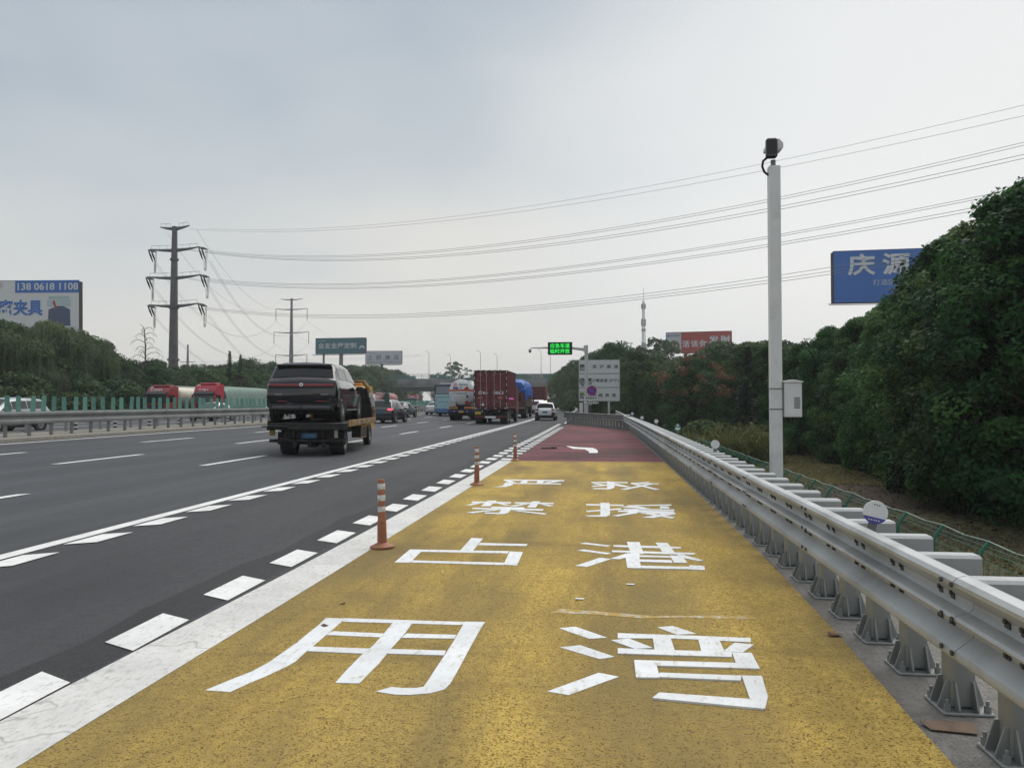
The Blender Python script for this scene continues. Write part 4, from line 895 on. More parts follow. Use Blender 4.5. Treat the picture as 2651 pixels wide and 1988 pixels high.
# --- flatbed tow truck
tt = thing('tow_truck', 'grimy yellow flatbed tow truck carrying a black SUV', 'tow truck', TR, TH)
mb = MB(); mb.rbox((0, 2.85, .885), (2.26, 5.7, .12), .02); bed = mb.build('bed', grime, tt)
mb = MB(); mb.rbox((0, .03, .80), (2.30, .10, .10), .02, 0); mb.rbox((-.9, -.05, .86), (.7, .34, .03), .01, 0); mb.build('bed_lip', grime, bed)
for sd_ in (-1, 1):
    mb = MB(); mb.rbox((sd_ * 1.155, 2.9, .93), (.05, 5.5, .19), .012, 1); sr = mb.build('side_rail', rust_yel if sd_ > 0 else grime, tt)
    mb = MB()
    for y in (1.8, 2.9, 4.0, 5.1): mb.cyl((sd_ * 1.18, y, .93), (sd_ * 1.195, y, .93), .035, 10)
    mb.build('marker_lamp', lamp_wh, sr)
    mb = MB(); mb.rbox((sd_ * .42, 3.3, .66), (.09, 6.4, .24), .02, 1); mb.build('chassis_rail', grime, tt)
    # headboard frame: raked post with worn white and yellow bands
    mb = MB(); mb.tube([(sd_ * 1.12, 5.55, .95), (sd_ * 1.06, 5.62, 1.5), (sd_ * .90, 5.72, 2.05), (sd_ * .70, 5.8, 2.32)], .075, 8); hp = mb.build('headboard_post', rust_yel, tt, smooth=50)
    mb = MB()
    for f in (.42, .55, .70): 
        z = .95 + f * 1.25; mb.box((sd_ * (1.115 - .02 - max(0, z - 1.5) * .29 + .0), 5.555 + (z - .95) * .13 - .075, z), (.12, .02, .17))
    mb.build('pale_band', sheet, hp)
    wheel(tt, (sd_ * .93, .95, .39), .39, .20, sd_, steel_rim, 0, dual=True)
    wheel(tt, (sd_ * .90, 4.30 + 1.9, .39), .39, .22, sd_, steel_rim, 0)
    mb = MB(); mb.box((sd_ * .74, .52, .50), (.46, .015, .36), rx=-.06); mb.build('mud_flap', black_rub, tt)
    mb = MB(); mb.rbox((sd_ * 1.0, 3.0, .60), (.30, 1.1, .34), .02); bx_ = mb.build('tool_box', grime, tt)
    mb = MB()
    for (cy, cz, d0, d1) in ((3.0, .78, 1.12, .03), (3.0, .42, 1.12, .03), (2.45, .60, .03, .36), (3.55, .60, .03, .36)): mb.box((sd_ * 1.155, cy, cz), (.02, d0, d1))
    mb.build('box_frame', rust_yel, bx_)
    mb = MB(); mb.rbox((sd_ * .70, .30, .47), (.34, .06, .10), .015, 1); mb.build('tail_lamp', M('dirty_lamp', (.08, .03, .03), .5, dirt=(.09, .08, .07), dscale=9), tt)
    # mirrors on bent arms
    mb = MB(); mb.tube([(sd_ * .9, 7.0, 2.05), (sd_ * 1.1, 6.95, 2.12), (sd_ * 1.36, 6.9, 2.02), (sd_ * 1.42, 6.9, 1.90)], .016, 6); mb.tube([(sd_ * .93, 7.0, 1.88), (sd_ * 1.15, 6.95, 1.86), (sd_ * 1.36, 6.9, 1.74)], .014, 6); ar = mb.build('mirror_arm', trim, tt, smooth=60)
    mb = MB(); mb.rbox((sd_ * 1.42, 6.9, 1.70), (.19, .07, .42), .04, 1); mb.build('mirror', M('mirror_teal', (.018, .09, .08), .25, coat=.5), ar)
mb = MB(); mb.rbox((0, 5.62, 1.20), (2.1, .06, .50), .02, 1); mb.rbox((0, 5.90, 1.55), (1.9, .03, 1.0), .02, 1); mb.build('headboard', grime, tt); mb = MB(); mb.rbox((0, 5.78, 2.30), (1.5, .10, .10), .03, 0); mb.build('headboard_bar', rust_yel, tt)
mb = MB(); mb.prism([(5.95, .55), (7.55, .55), (7.6, 1.25), (7.3, 2.0), (7.15, 2.16), (6.1, 2.16), (5.95, 2.08)], -.84, .84, 0); cb_ = mb.build('cab', yel_paint, tt, smooth=30)
mb = MB(); mb.rbox((0, 5.945, 1.8), (1.3, .02, .45), .05, 1); mb.build('rear_window', glass_dk, cb_)
mb = MB(); mb.rbox((0, 6.5, 2.22), (1.1, .26, .12), .05, 0); mb.build('beacon_bar', amber, cb_)
mb = MB(); mb.rbox((0, .26, .44), (2.0, .10, .10), .015, 0); mb.rbox((-1.02, .22, .44), (.22, .08, .09), .01, 0); mb.build('rear_bar', grime, tt)
mb = MB(); mb.box((.02, .20, .585), (.44, .012, .15)); pl = mb.build('number_plate', plate_blue, tt)
lettering('5G8J5', M('plate_print', (.13, .26, .33), .5), (-.10, .193, .545), (1, 0, 0), (0, 0, 1), .30, .085, pl, .005, lift=.002)
mb = MB(); mb.rbox((.02, .28, .66), (1.5, .10, .28), .02, 0); mb.cyl((-.93, .95, .39), (.93, .95, .39), .10, 10); mb.lathe([(.02, .70), (.17, .80), (.19, .95), (.17, 1.1), (.02, 1.2)], (0, 0, .39), 12, 1); mb.rbox((0, 2.2, .6), (.7, 2.2, .2), .03); mb.build('subframe', grime, tt)
for x in (-.40, .02, .42):
    mb = MB(); mb.box((x, .24, .36), (.10, .06, .22)); mb.build('hook_bracket', grime, tt)
mb = MB(); mb.rbox((-1.03, .14, .70), (.16, .06, .22), .02, 1); mb.tube([(-1.03, .14, .81), (-1.0, .14, .92)], .02, 5); mb.build('work_lamp', M('lamp_ochre', (.22, .15, .02), .5, var=.2), tt)
mb = MB(); mb.rbox((.80, .14, .64), (.10, .06, .24), .02, 1); mb.build('number_lamp', M('lamp_dirty_white', (.36, .37, .33), .5, var=.2, scale=9), tt)

# --- cars in the lanes ahead
mk = lambda X, Y: (rp_(X, Y), heading(Y))
l, h = mk(-15.35, 53.0); dk, _ = make_car('dark_suv', 'dark navy SUV with a lit tail lamp beside the tow truck', 'SUV', l, h, 'suv', 4.6, 1.66, 1.86, gloss('navy_car_paint', (.013, .018, .028), .25, .9), glass_mid, brake=True)
l, h = mk(-18.75, 71.0); make_car('dark_sedan', 'dark grey sedan with a rounded roof ahead of the navy SUV', 'car', l, h, 'sedan', 4.7, 1.48, 1.86, dark_grey_car, glass_mid)
l, h = mk(-18.75, 88.0); make_car('white_sedan', 'white sedan in the fast lane left of the pale blue coach', 'car', l, h, 'sedan', 4.6, 1.50, 1.84, white_car, glass_mid, skirt=silver_car)
l, h = mk(-4.55, 66.8); pc, plf = make_car('police_car', 'white patrol car with black lower corners and roof light bar in the emergency lane', 'police car', l, h, 'suv', 4.4, 1.58, 1.80, white_car, glass_rear, wr=.34)
for sd_ in (-1, 1):
    mb = MB(); mb.rbox((sd_ * .72, .02, .62), (.30, .14, .26), .04, 1); mb.build('rear_corner_trim', trim, pc)
    mb = MB(); mb.rbox((sd_ * .70, .035, .93), (.28, .14, .10), .03, 1); mb.build('lamp_cluster', tail_red, pc)
mb = MB(); mb.rbox((0, .03, .82), (.70, .08, .10), .02, 0); mb.build('tailgate_step', white_car, pc)
mb = MB(); mb.rbox((0, -.045, .50), (1.15, .10, .07), .02, 0); mb.build('chrome_bar', rim_m, pc)
mb = MB(); mb.rbox((.0, 1.5, 1.66), (1.2, .26, .11), .04, 0); lb = mb.build('light_bar', trim, pc)
mb = MB(); mb.rbox((-.36, 1.5, 1.665), (.50, .30, .12), .04, 0); mb.build('lit_lamp', M('lit_violet_lamp', (.85, .62, .95), .3, var=0, emis=1.5), lb)
mb = MB(); mb.rbox((.0, 1.5, 1.665), (.20, .29, .118), .03, 0); mb.build('lit_lamp', M('lit_amber_lamp', (1.0, .75, .45), .3, var=0, emis=1.3), lb)

# --- panel van
l, h = mk(-7.35, 104); vn = thing('white_van', 'small white van with a pinkish rear window behind the far red container', 'van', l, h)
mb = MB(); mb.prism([(0, .40), (4.2, .35), (4.5, .6), (4.45, 1.0), (3.7, 1.15), (2.95, 1.85), (.25, 1.90), (.06, 1.75), (0, 1.0)], -.86, .86, 0); mb.build('body', white_car, vn, smooth=25)
mb = MB(); mb.rbox((0, -.0, 1.45), (1.36, .10, .50), .06, 1); mb.build('rear_window', M('pink_glass', (.16, .09, .10), .1, coat=.4), vn)
mb = MB(); mb.rbox((0, -.03, .50), (1.66, .10, .18), .03, 0); mb.build('bumper', trim, vn); mb = MB(); mb.rbox((0, -.02, .82), (1.0, .06, .16), .03, 1); mb.build('number_plate', plate_grn, vn)
for sd_ in (-1, 1):
    mb = MB(); mb.rbox((sd_ * .72, -.01, .88), (.16, .06, .3), .02, 1); mb.build('tail_lamp', trim, vn)
    for y in (.75, 3.5): wheel(vn, (sd_ * .86, y, .32), .32, .2, sd_)

# --- trucks
def truck_chassis(r, L_, w, wr, axles, mat=under, z=.80, dual=True):
    for sd_ in (-1, 1):
        mb = MB(); mb.rbox((sd_ * .42, L_ / 2, z), (.10, L_, .26), .02, 1); mb.build('chassis_rail', mat, r)
        for i, y in enumerate(axles):
            wheel(r, (sd_ * w / 2 * .97, y, wr), wr, .26, sd_, steel_rim, 0, dual=dual and i < len(axles) - 1)
    mb = MB()
    for y in axles: mb.cyl((-w * .45, y, wr), (w * .45, y, wr), .12, 10)
    mb.build('axle', mat, r)
def rear_cab(r, y, w, h, mat, L_=2.1):
    mb = MB(); mb.prism([(y, .9), (y + L_ - .1, .6), (y + L_, 1.0), (y + L_ - .15, h * .75), (y + L_ - .55, h), (y, h)], -w / 2, w / 2, 0); c = mb.build('cab', mat, r, smooth=30)
    mb = MB(); mb.box((0, y + L_ - .1, h * .62), (w * .86, .03, h * .24), rx=-.16); mb.build('windscreen', glass_dk, c)
    for sd_ in (-1, 1):
        mb = MB(); mb.rbox((sd_ * (w / 2 + .14), y + L_ - .3, h * .66), (.18, .08, .5), .04); mb.build('mirror', trim, c)
    return c
maroon = M('maroon_container', (.155, .020, .028), .5, var=.12, scale=2.5, dirt=(.105, .018, .022), dscale=1.6, dth=(.45, .7), bump=.04, bscale=12)
maroon_dk = M('maroon_frame', (.055, .010, .014), .55, var=.15, scale=4)
tape_w = M('white_tape', (.72, .66, .66), .5, var=.12, scale=20)
tape_o = M('orange_tape', (.62, .25, .18), .5, var=.3, scale=14)
l, h = mk(-7.72, 54.8); ct = thing('container_truck', 'maroon container lorry with white plate number 苏B6 0863 on its doors', 'truck', l, h)
truck_chassis(ct, 8.3, 2.42, .50, (1.0, 2.3, 7.2)); rear_cab(ct, 6.6, 2.3, 2.9, maroon)
Wc, Z0, Z1, Lc = 2.44, 1.10, 3.86, 6.06
mb = MB(); mb.box((0, Lc / 2 + .03, (Z0 + Z1) / 2), (Wc - .08, Lc - .1, Z1 - Z0 - .06)); bdy = mb.build('container', maroon, ct)
mb = MB()
for k in range(22):
    y = .32 + k * .255
    for sd_ in (-1, 1): mb.prism([(sd_ * (Wc / 2 - .045), y), (sd_ * (Wc / 2 - .010), y + .04), (sd_ * (Wc / 2 - .010), y + .13), (sd_ * (Wc / 2 - .045), y + .17)][::1 if sd_ < 0 else -1], Z0 + .15, Z1 - .12, 2)
mb.build('side_corrugation', maroon, bdy)
mb = MB()
for sd_ in (-1, 1):
    mb.box((sd_ * (Wc / 2 - .06), .03, (Z0 + Z1) / 2), (.12, .14, Z1 - Z0)); mb.box((sd_ * (Wc / 2 - .03), Lc / 2, Z1 - .05), (.07, Lc, .10)); mb.box((sd_ * (Wc / 2 - .03), Lc / 2, Z0 + .07), (.07, Lc, .14))
mb.box((0, .03, Z1 - .06), (Wc - .25, .14, .12)); mb.box((0, .03, Z0 + .06), (Wc - .25, .14, .12))
for x in (-.9, -.5, -.1, .3, .7): mb.box((x, .06, Z1 + .012), (.10, .12, .03))
mb.build('corner_frame', maroon_dk, bdy)
for sd_ in (-1, 1):
    mb = MB(); mb.box((sd_ * .545, -.0, (Z0 + Z1) / 2), (1.05, .05, Z1 - Z0 - .28)); d = mb.build('door', maroon, ct)
    mb = MB()
    for k in range(5):
        z = Z0 + .42 + k * .50; mb.prism([(-.026, z - .09), (-.026, z + .09), (-.052, z + .05), (-.052, z - .05)], sd_ * .545 - .46, sd_ * .545 + .46, 0)
    mb.build('door_ribs', maroon, d)
    for x in (.28, .72):
        mb = MB(); mb.cyl((sd_ * x, -.085, Z0 + .05), (sd_ * x, -.085, Z1 - .06), .024, 8)
        for z in (Z0 + .35, Z0 + 1.35, Z1 - .35): mb.box((sd_ * x, -.06, z), (.10, .05, .09))
        mb.build('lock_rod', rod_m, d)
    mb = MB(); mb.box((sd_ * .56, -.066, Z0 + .52), (.42, .02, .03)); mb.build('lock_handle', rod_m, d)
    mb = MB()
    for k in range(6): mb.box((sd_ * (Wc / 2 - .06), -.044, Z0 + .35 + k * .46), (.035, .006, .20))
    mb.box((sd_ * (Wc / 2 - .12), -.036 - .008, Z0 + .04), (.22, .006, .045)); mb.box((sd_ * (Wc / 2 - .03), -.044, Z0 + .12), (.04, .006, .16)); mb.box((sd_ * .35, -.044, Z0 + .02), (.16, .006, .04)); mb.box((sd_ * .35, -.044, Z1 - .1), (.14, .006, .03))
    mb.build('reflective_tape', tape_w, d)
    mb = MB()
    for k in range(2): mb.prism([(sd_ * (.62 + .22 * k), Z0 + .80 - .07), (sd_ * (.72 + .22 * k), Z0 + .80 - .07), (sd_ * (.66 + .22 * k - .06), Z0 + .80 + .06), (sd_ * (.56 + .22 * k - .06), Z0 + .80 + .06)][::1 if sd_ < 0 else -1], -.060, -.055, 1)
    mb.build('chevron_tape', tape_o, d)
lettering('苏B6', tape_w, (-.88, -.058, Z0 + 1.03), (1, 0, 0), (0, 0, 1), .68, .24, ct, .02, lift=.006); lettering('0863', tape_w, (.22, -.058, Z0 + 1.03), (1, 0, 0), (0, 0, 1), .72, .24, ct, .02, lift=.006)
mb = MB(); mb.box((Wc / 2 + .002, 2.6, 1.84), (.006, 3.2, .09)); mb.build('side_tape_strobe_glint', M('painted_strobe_glint', (.75, .12, .55), .4, var=.3, scale=3, emis=.25), ct)  # side tape coloured and glowing pink to paint in the police strobe's reflection
mb = MB(); mb.cyl((-.55, -.068, Z0 + .30), (-.55, -.06, Z0 + .30), .10, 16); mb.build('sticker', tape_w, ct)
mb = MB(); mb.rbox((0, .12, .52), (2.36, .10, .13), .01, 0); mb.build('under_run_bar', M('red_bar', (.13, .025, .028), .6), ct)
mb = MB(); mb.box((-.02, .062, .50), (.76, .01, .14)); mb.build('white_panel', white_board, ct)
mb = MB(); mb.box((-.92, .06, .80), (.42, .015, .22)); pl = mb.build('number_plate', plate_yel, ct)
mb = MB(); mb.rbox((.1, 1.5, .72), (2.0, 2.2, .34), .03); mb.build('running_gear', under, ct)
for x in (-.62, .62): 
    mb = MB(); mb.rbox((x, .12, .92), (.06, .05, .12), .01); mb.build('small_lamp', lamp_wh, ct)

# tanker
l, h = mk(-11.35, 63.5); tk = thing('tank_trailer', 'white road tanker with an orange belt and red diamonds on its round end', 'tanker', l, h)
truck_chassis(tk, 13, 2.4, .50, (1.3, 2.6, 3.9, 11.5)); rear_cab(tk, 11.2, 2.3, 3.1, white_car)
tankm = M('tank_white', (.68, .69, .70), .35, var=.08, scale=2, dirt=(.50, .50, .50), dscale=1.8, dth=(.5, .75), coat=.2)
CZ = 2.38; RT = 1.06
mb = MB(); mb.lathe([(.02, -.22), (.35, -.20), (.65, -.14), (.88, -.04), (RT, .10), (RT, 9.9), (.8, 10.1), (.02, 10.2)], (0, 0, CZ), 40, 1); tank = mb.build('tank', tankm, tk, smooth=50)
mb = MB(); mb.lathe([(RT + .006, .14), (RT + .025, .16), (RT + .025, .26), (RT + .006, .28)], (0, 0, CZ), 40, 1); mb.build('tank_rim', white_car, tank, smooth=40)
def tank_y(x, z):
    q = math.hypot(x, z - CZ); 
    for (a, ya), (b, yb) in zip([(.0, -.225), (.35, -.20), (.65, -.14), (.88, -.04), (RT, .10)], [(.35, -.20), (.65, -.14), (.88, -.04), (RT, .10), (2, .2)]):
        if a <= q <= b: return ya + (yb - ya) * (q - a) / (b - a)
    return .1
def on_tank(name, pts, mat, lift=.012):
    """printed shape lying on the dished end: a fine patch that follows the curve"""
    cx = sum(p[0] for p in pts) / len(pts); cz = sum(p[1] for p in pts) / len(pts); mb = MB(); n = len(pts)
    rings = [[Vector((cx + (p[0] - cx) * f, tank_y(cx + (p[0] - cx) * f, cz + (p[1] - cz) * f) - lift, cz + (p[1] - cz) * f)) for p in pts + [pts[0]]] for f in (1, .66, .33, .02)]
    mb.grid(rings); return mb.build(name, mat, tank)
belt = M('orange_belt', (.52, .10, .02), .5, var=.15); redp = M('red_placard', (.42, .03, .035), .5, var=.08); bluep = M('blue_placard', (.03, .07, .28), .5, var=.1); greyp = M('grey_placard', (.42, .44, .44), .5)
mb = MB(); rows = [[Vector((x / 20 * 1.08, tank_y(x / 20 * 1.04, 2.52) - .010, z)) for x in range(-20, 21)] for z in (2.46, 2.60)]
mb.grid(rows); mb.build('orange_belt', belt, tank)
on_tank('placard', [(.22, 2.60), (.72, 2.60), (.47, 2.90)], redp, .016)
on_tank('placard', [(.27, 1.46), (.47, 1.70), (.67, 1.46), (.47, 1.24)], redp, .016)
on_tank('roundel', [(-.54 + .21 * math.cos(2 * math.pi * k / 20), 2.98 + .21 * math.sin(2 * math.pi * k / 20)) for k in range(20)], M('roundel_red', (.50, .10, .09), .5), .012)
on_tank('roundel_centre', [(-.54 + .16 * math.cos(2 * math.pi * k / 20), 2.98 + .16 * math.sin(2 * math.pi * k / 20)) for k in range(20)], tankm, .018)
on_tank('blue_panel', [(-.70, 2.62), (-.25, 2.62), (-.25, 2.80), (-.70, 2.80)], bluep)
on_tank('grey_panel', [(-.15, 2.66), (.12, 2.66), (.12, 2.84), (-.15, 2.84)], greyp)
def tank_text(body, x, z, w, hgt, mat):
    o = lettering(body, mat, (x, 0, z), (1, 0, 0), (0, 0, 1), w, hgt, tank, .01)
    for v in o.data.vertices: v.co.y = tank_y(v.co.x, v.co.z) - .024
    return o
gtx = M('grey_text', (.16, .17, .18), .5); rtx = M('red_text', (.42, .06, .06), .5)
tank_text('爆', -.65, 2.87, .22, .22, rtx); tank_text('易燃液体', -.22, 2.92, .80, .18, gtx); tank_text('罐体容积 45M³', -.58, 2.22, 1.1, .15, gtx)
mb = MB(); mb.lathe([(.02, -.26), (.09, -.25), (.09, -.10)], (.52, 0, 2.03), 12, 1); mb.build('valve_cap', trim, tank)
for x in (-.14, .20):
    mb = MB(); mb.tube([(x, .12, CZ + RT - .12), (x, .10, 3.62), (x + .02, .2, 3.78)], .03, 6); mb.build('ladder_rail', white_car, tank, smooth=60)
mb = MB(); mb.rbox((.35, 1.2, 3.55), (1.0, 2.0, .06), .02); mb.box((.1, .5, 3.47), (.06, .06, .2)); mb.build('roof_walkway', trim, tank)
mb = MB(); mb.rbox((-.75, -.02, 1.40), (.62, .4, .44), .03); mb.build('valve_box', greyp, tk)
for x in (-.66, .62):
    mb = MB(); mb.rbox((x, -.06, 1.06), (.72, .22, .20), .03, 0); mb.build('fender', M('orange_fender', (.48, .20, .05), .5, var=.2, scale=5), tk)
mb = MB(); mb.rbox((0, .0, .78), (2.26, .14, .30), .03, 0); bb = mb.build('rear_bumper', M('navy_bumper', (.018, .028, .11), .5, var=.15), tk)
mb = MB(); mb.box((-.02, -.078, .74), (.42, .012, .16)); mb.build('number_plate', plate_yel, bb)
for x in (-.85, -.6, .5, .8): 
    mb = MB(); mb.cyl((x, -.075, .78), (x, -.09, .78), .05, 10); mb.build('lamp', tail_red if abs(x) > .7 else lamp_wh, bb)
mb = MB(); mb.rbox((0, .1, .52), (2.2, .1, .12), .02, 0); mb.box((.55, .03, .44), (.10, .03, .14)); mb.build('under_run_bar', grime, tk)
mb = MB(); mb.rbox((0, 1.0, 1.1), (1.6, 1.8, .42), .03); mb.build('tank_cradle', under, tk)

# coach
l, h = mk(-15.85, 80.5); co_ = thing('coach', 'pale blue coach with a dark framed rear window left of the white tanker', 'bus', l, h)
cblue = M('coach_pale_blue', (.33, .50, .55), .4, var=.08, scale=1.2, coat=.3); cblue2 = M('coach_blue', (.07, .17, .33), .4, var=.08, coat=.3); navy = M('coach_navy', (.02, .025, .04), .4)
mb = MB(); mb.rbox((0, 5.5, 1.87), (2.5, 11, 3.05), .14); cbd = mb.build('body', navy, co_, smooth=30)
mb = MB(); mb.rbox((0, -.0, 1.55), (2.3, .06, 1.55), .08, 1); mb.build('rear_panel', cblue, co_); mb = MB(); mb.rbox((0, -.012, .62), (2.34, .07, .42), .06, 1); mb.build('rear_skirt', cblue2, co_)
mb = MB(); mb.rbox((0, -.008, 2.76), (2.05, .06, .80), .10, 1); mb.build('rear_window', M('coach_glass', (.13, .17, .20), .08, coat=.5), co_)
mb = MB(); mb.box((0, -.035, 2.02), (2.2, .02, .05)); mb.build('trim_line', trim, co_)
mb = MB(); mb.rbox((.1, 1.6, 3.46), (1.7, 2.2, .20), .08); mb.build('roof_unit', greyp, co_)
mb = MB(); 
for k, (x, w_) in enumerate(((-.72, .14), (-.45, .20), (-.14, .12), (.15, .18), (.42, .14))): mb.box((x, -.034, 1.52 + .02 * (k % 2)), (w_, .012, .18))
mb.build('printed_marks', M('coach_print', (.16, .30, .36), .5), co_)
for sd_ in (-1, 1):
    for y in (2.6, 8.6): wheel(co_, (sd_ * 1.2, y, .48), .48, .28, sd_, steel_rim, 0)
    mb = MB(); mb.cyl((sd_ * 1.02, -.035, 1.15), (sd_ * 1.02, -.05, 1.15), .07, 12); mb.cyl((sd_ * 1.02, -.035, 1.75), (sd_ * 1.02, -.05, 1.75), .06, 12); mb.build('tail_lamp', trim, co_)
    mb = MB(); mb.box((sd_ * 1.252, 5.6, 2.5), (.012, 9.6, .9)); mb.build('side_window', glass_dk, co_)
mb = MB(); mb.rbox((0, .6, .42), (2.2, 1.0, .3), .03); mb.build('underbody', under, co_)

# blue tarpaulin lorry
l, h = mk(-8.05, 74.5); bt = thing('tarpaulin_lorry', 'brown sided lorry with a bulging blue tarpaulin tied over its load', 'truck', l, h)
brown = M('brown_body', (.075, .05, .04), .7, var=.25, scale=3, dirt=(.13, .055, .045), dscale=1.5, dth=(.4, .65)); tarp = M('blue_tarpaulin', (.025, .11, .42), .5, var=.18, scale=3, bump=.5, bscale=4)
truck_chassis(bt, 9.4, 2.4, .50, (1.6, 2.9, 8.2)); rear_cab(bt, 7.6, 2.3, 2.9, brown)
mb = MB(); mb.rbox((0, 3.75, 1.82), (2.42, 7.5, 1.35), .04); bdy = mb.build('body', brown, bt)
rbm = M('rib_brown', (.10, .075, .06), .7)
for c_, d_ in [((x, -.01, 1.82), (.07, .05, 1.3)) for x in (-1.15, -.55, .1, .62, 1.15)] + [((0, -.012, z), (2.4, .05, .07)) for z in (1.2, 1.8, 2.44)] + [((1.215, .3 + k * 1.1, 1.82), (.03, .08, 1.3)) for k in range(7)]:
    mb = MB(); mb.box(c_, d_); mb.build('body_rib', rbm, bdy)
mb = MB(); mb.box((.45, -.03, 1.98), (1.1, .02, .7)); mb.build('faded_panel', M('faded_red', (.16, .065, .05), .8, var=.3, scale=6), bdy)
mb = MB(); mb.rbox((0, -.02, 1.02), (2.42, .08, .14), .02, 0); mb.build('tail_beam', M('pale_beam', (.22, .19, .16), .6, var=.3, scale=8), bt)
mb = MB(); mb.rbox((0, .6, .75), (2.1, 1.1, .42), .03); mb.rbox((0, .1, .5), (2.2, .1, .12), .02, 0); mb.build('under_run_bar', under, bt)
mb = MB(); rows = []; rnd = random.Random(3)
for i in range(13):
    y = -.18 + i * .64; r = []; e = 1 if 0 < i < 12 else .82
    for k in range(19):
        a = math.pi * k / 18; bul = 1 + .05 * math.sin(k * 2.3 + i * 1.7) + rnd.uniform(-.03, .03)
        x = -math.copysign(abs(math.cos(a)) ** .55, math.cos(a)) * 1.36 * e * bul; z = 2.42 + abs(math.sin(a)) ** .7 * 1.36 * e * bul
        if k in (0, 18): z -= .12 + .30 * (i % 3 == 0) + (.45 if (k == 18 and i < 2) else 0)
        r.append((x, y, z))
    rows.append(r)
mb.grid(rows); tp = mb.build('tarpaulin', tarp, bt, smooth=60)
mb = MB(); rows = []
for k in range(19):                                        # the open back: folds gathered towards one corner
    a = rows; p = Vector((mb and 0, 0, 0)) if False else None
e = .82; back = []
for k in range(19):
    an = math.pi * k / 18
    back.append(Vector((-math.copysign(abs(math.cos(an)) ** .55, math.cos(an)) * 1.36 * e, -.17, 2.42 + abs(math.sin(an)) ** .7 * 1.36 * e)))
tip = Vector((.30, -.12, 2.75)); rows = [back, [p.lerp(tip, .35) + Vector((0, -.10 * math.sin(i * 1.9), 0)) for i, p in enumerate(back)], [p.lerp(tip, .7) + Vector((0, -.12 * math.sin(i * 2.6 + 1), 0)) for i, p in enumerate(back)], [p.lerp(tip, .97) for p in back]]
mb = MB(); mb.grid(rows); mb.build('tarpaulin_end', tarp, tp, smooth=60)
mb = MB()
for k in range(9): mb.rbox((-1.0 + .23 * k, .06 + .05 * (k % 2), 2.64 + .06 * (k % 3)), (.26, .34, .34), .06)
mb.build('load', M('pale_sacks', (.32, .36, .27), .8, var=.3, scale=6), bt)

# far red container lorry and the dark lorry under the bridge
l, h = mk(-7.75, 116); fc = thing('red_container_lorry', 'far red container lorry seen past the blue tarpaulin', 'truck', l, h)
mb = MB(); mb.rbox((0, 6.1, 2.62), (2.44, 12.2, 2.75), .03); bdy = mb.build('container', M('far_red', (.17, .028, .034), .6, var=.12, scale=2), fc)
mb = MB()
for x in (-.75, -.3, .3, .75): mb.cyl((x, -.06, 1.3), (x, -.06, 3.95), .03, 6)
for k in range(6): mb.box((0, -.02, 1.45 + .45 * k), (2.2, .05, .09))
mb.build('door_rods', maroon_dk, bdy); mb = MB(); mb.box((0, -.03, 3.96), (2.3, .03, .06)); mb.build('top_rail', M('pink_grey', (.36, .22, .22), .6), bdy)
truck_chassis(fc, 13, 2.4, .5, (1.3, 2.6, 11.5)); rear_cab(fc, 12.6, 2.3, 3.0, maroon)
l, h = mk(-4.05, 196); fl = thing('distant_lorry', 'small dark lorry with white marks on its top board far down the lane', 'truck', l, h)
mb = MB(); mb.rbox((0, 3, 1.95), (2.1, 6, 2.3), .05); bdy = mb.build('body', M('dark_body', (.045, .04, .05), .7, var=.3, scale=3), fl)
mb = MB(); mb.box((-.35, -.02, 2.95), (1.2, .03, .32)); mb.box((.3, -.02, 2.65), (1.0, .03, .10)); mb.build('top_board', white_board, bdy)
mb = MB(); mb.box((-.3, -.02, 1.9), (.3, .03, .7)); mb.box((.6, -.02, 1.95), (.22, .03, .8)); mb.build('tail_panel', M('pale_tail', (.22, .18, .20), .7), bdy)
truck_chassis(fl, 7, 2.0, .45, (1.2, 5.6)); rear_cab(fl, 6.1, 2.0, 2.5, trim)

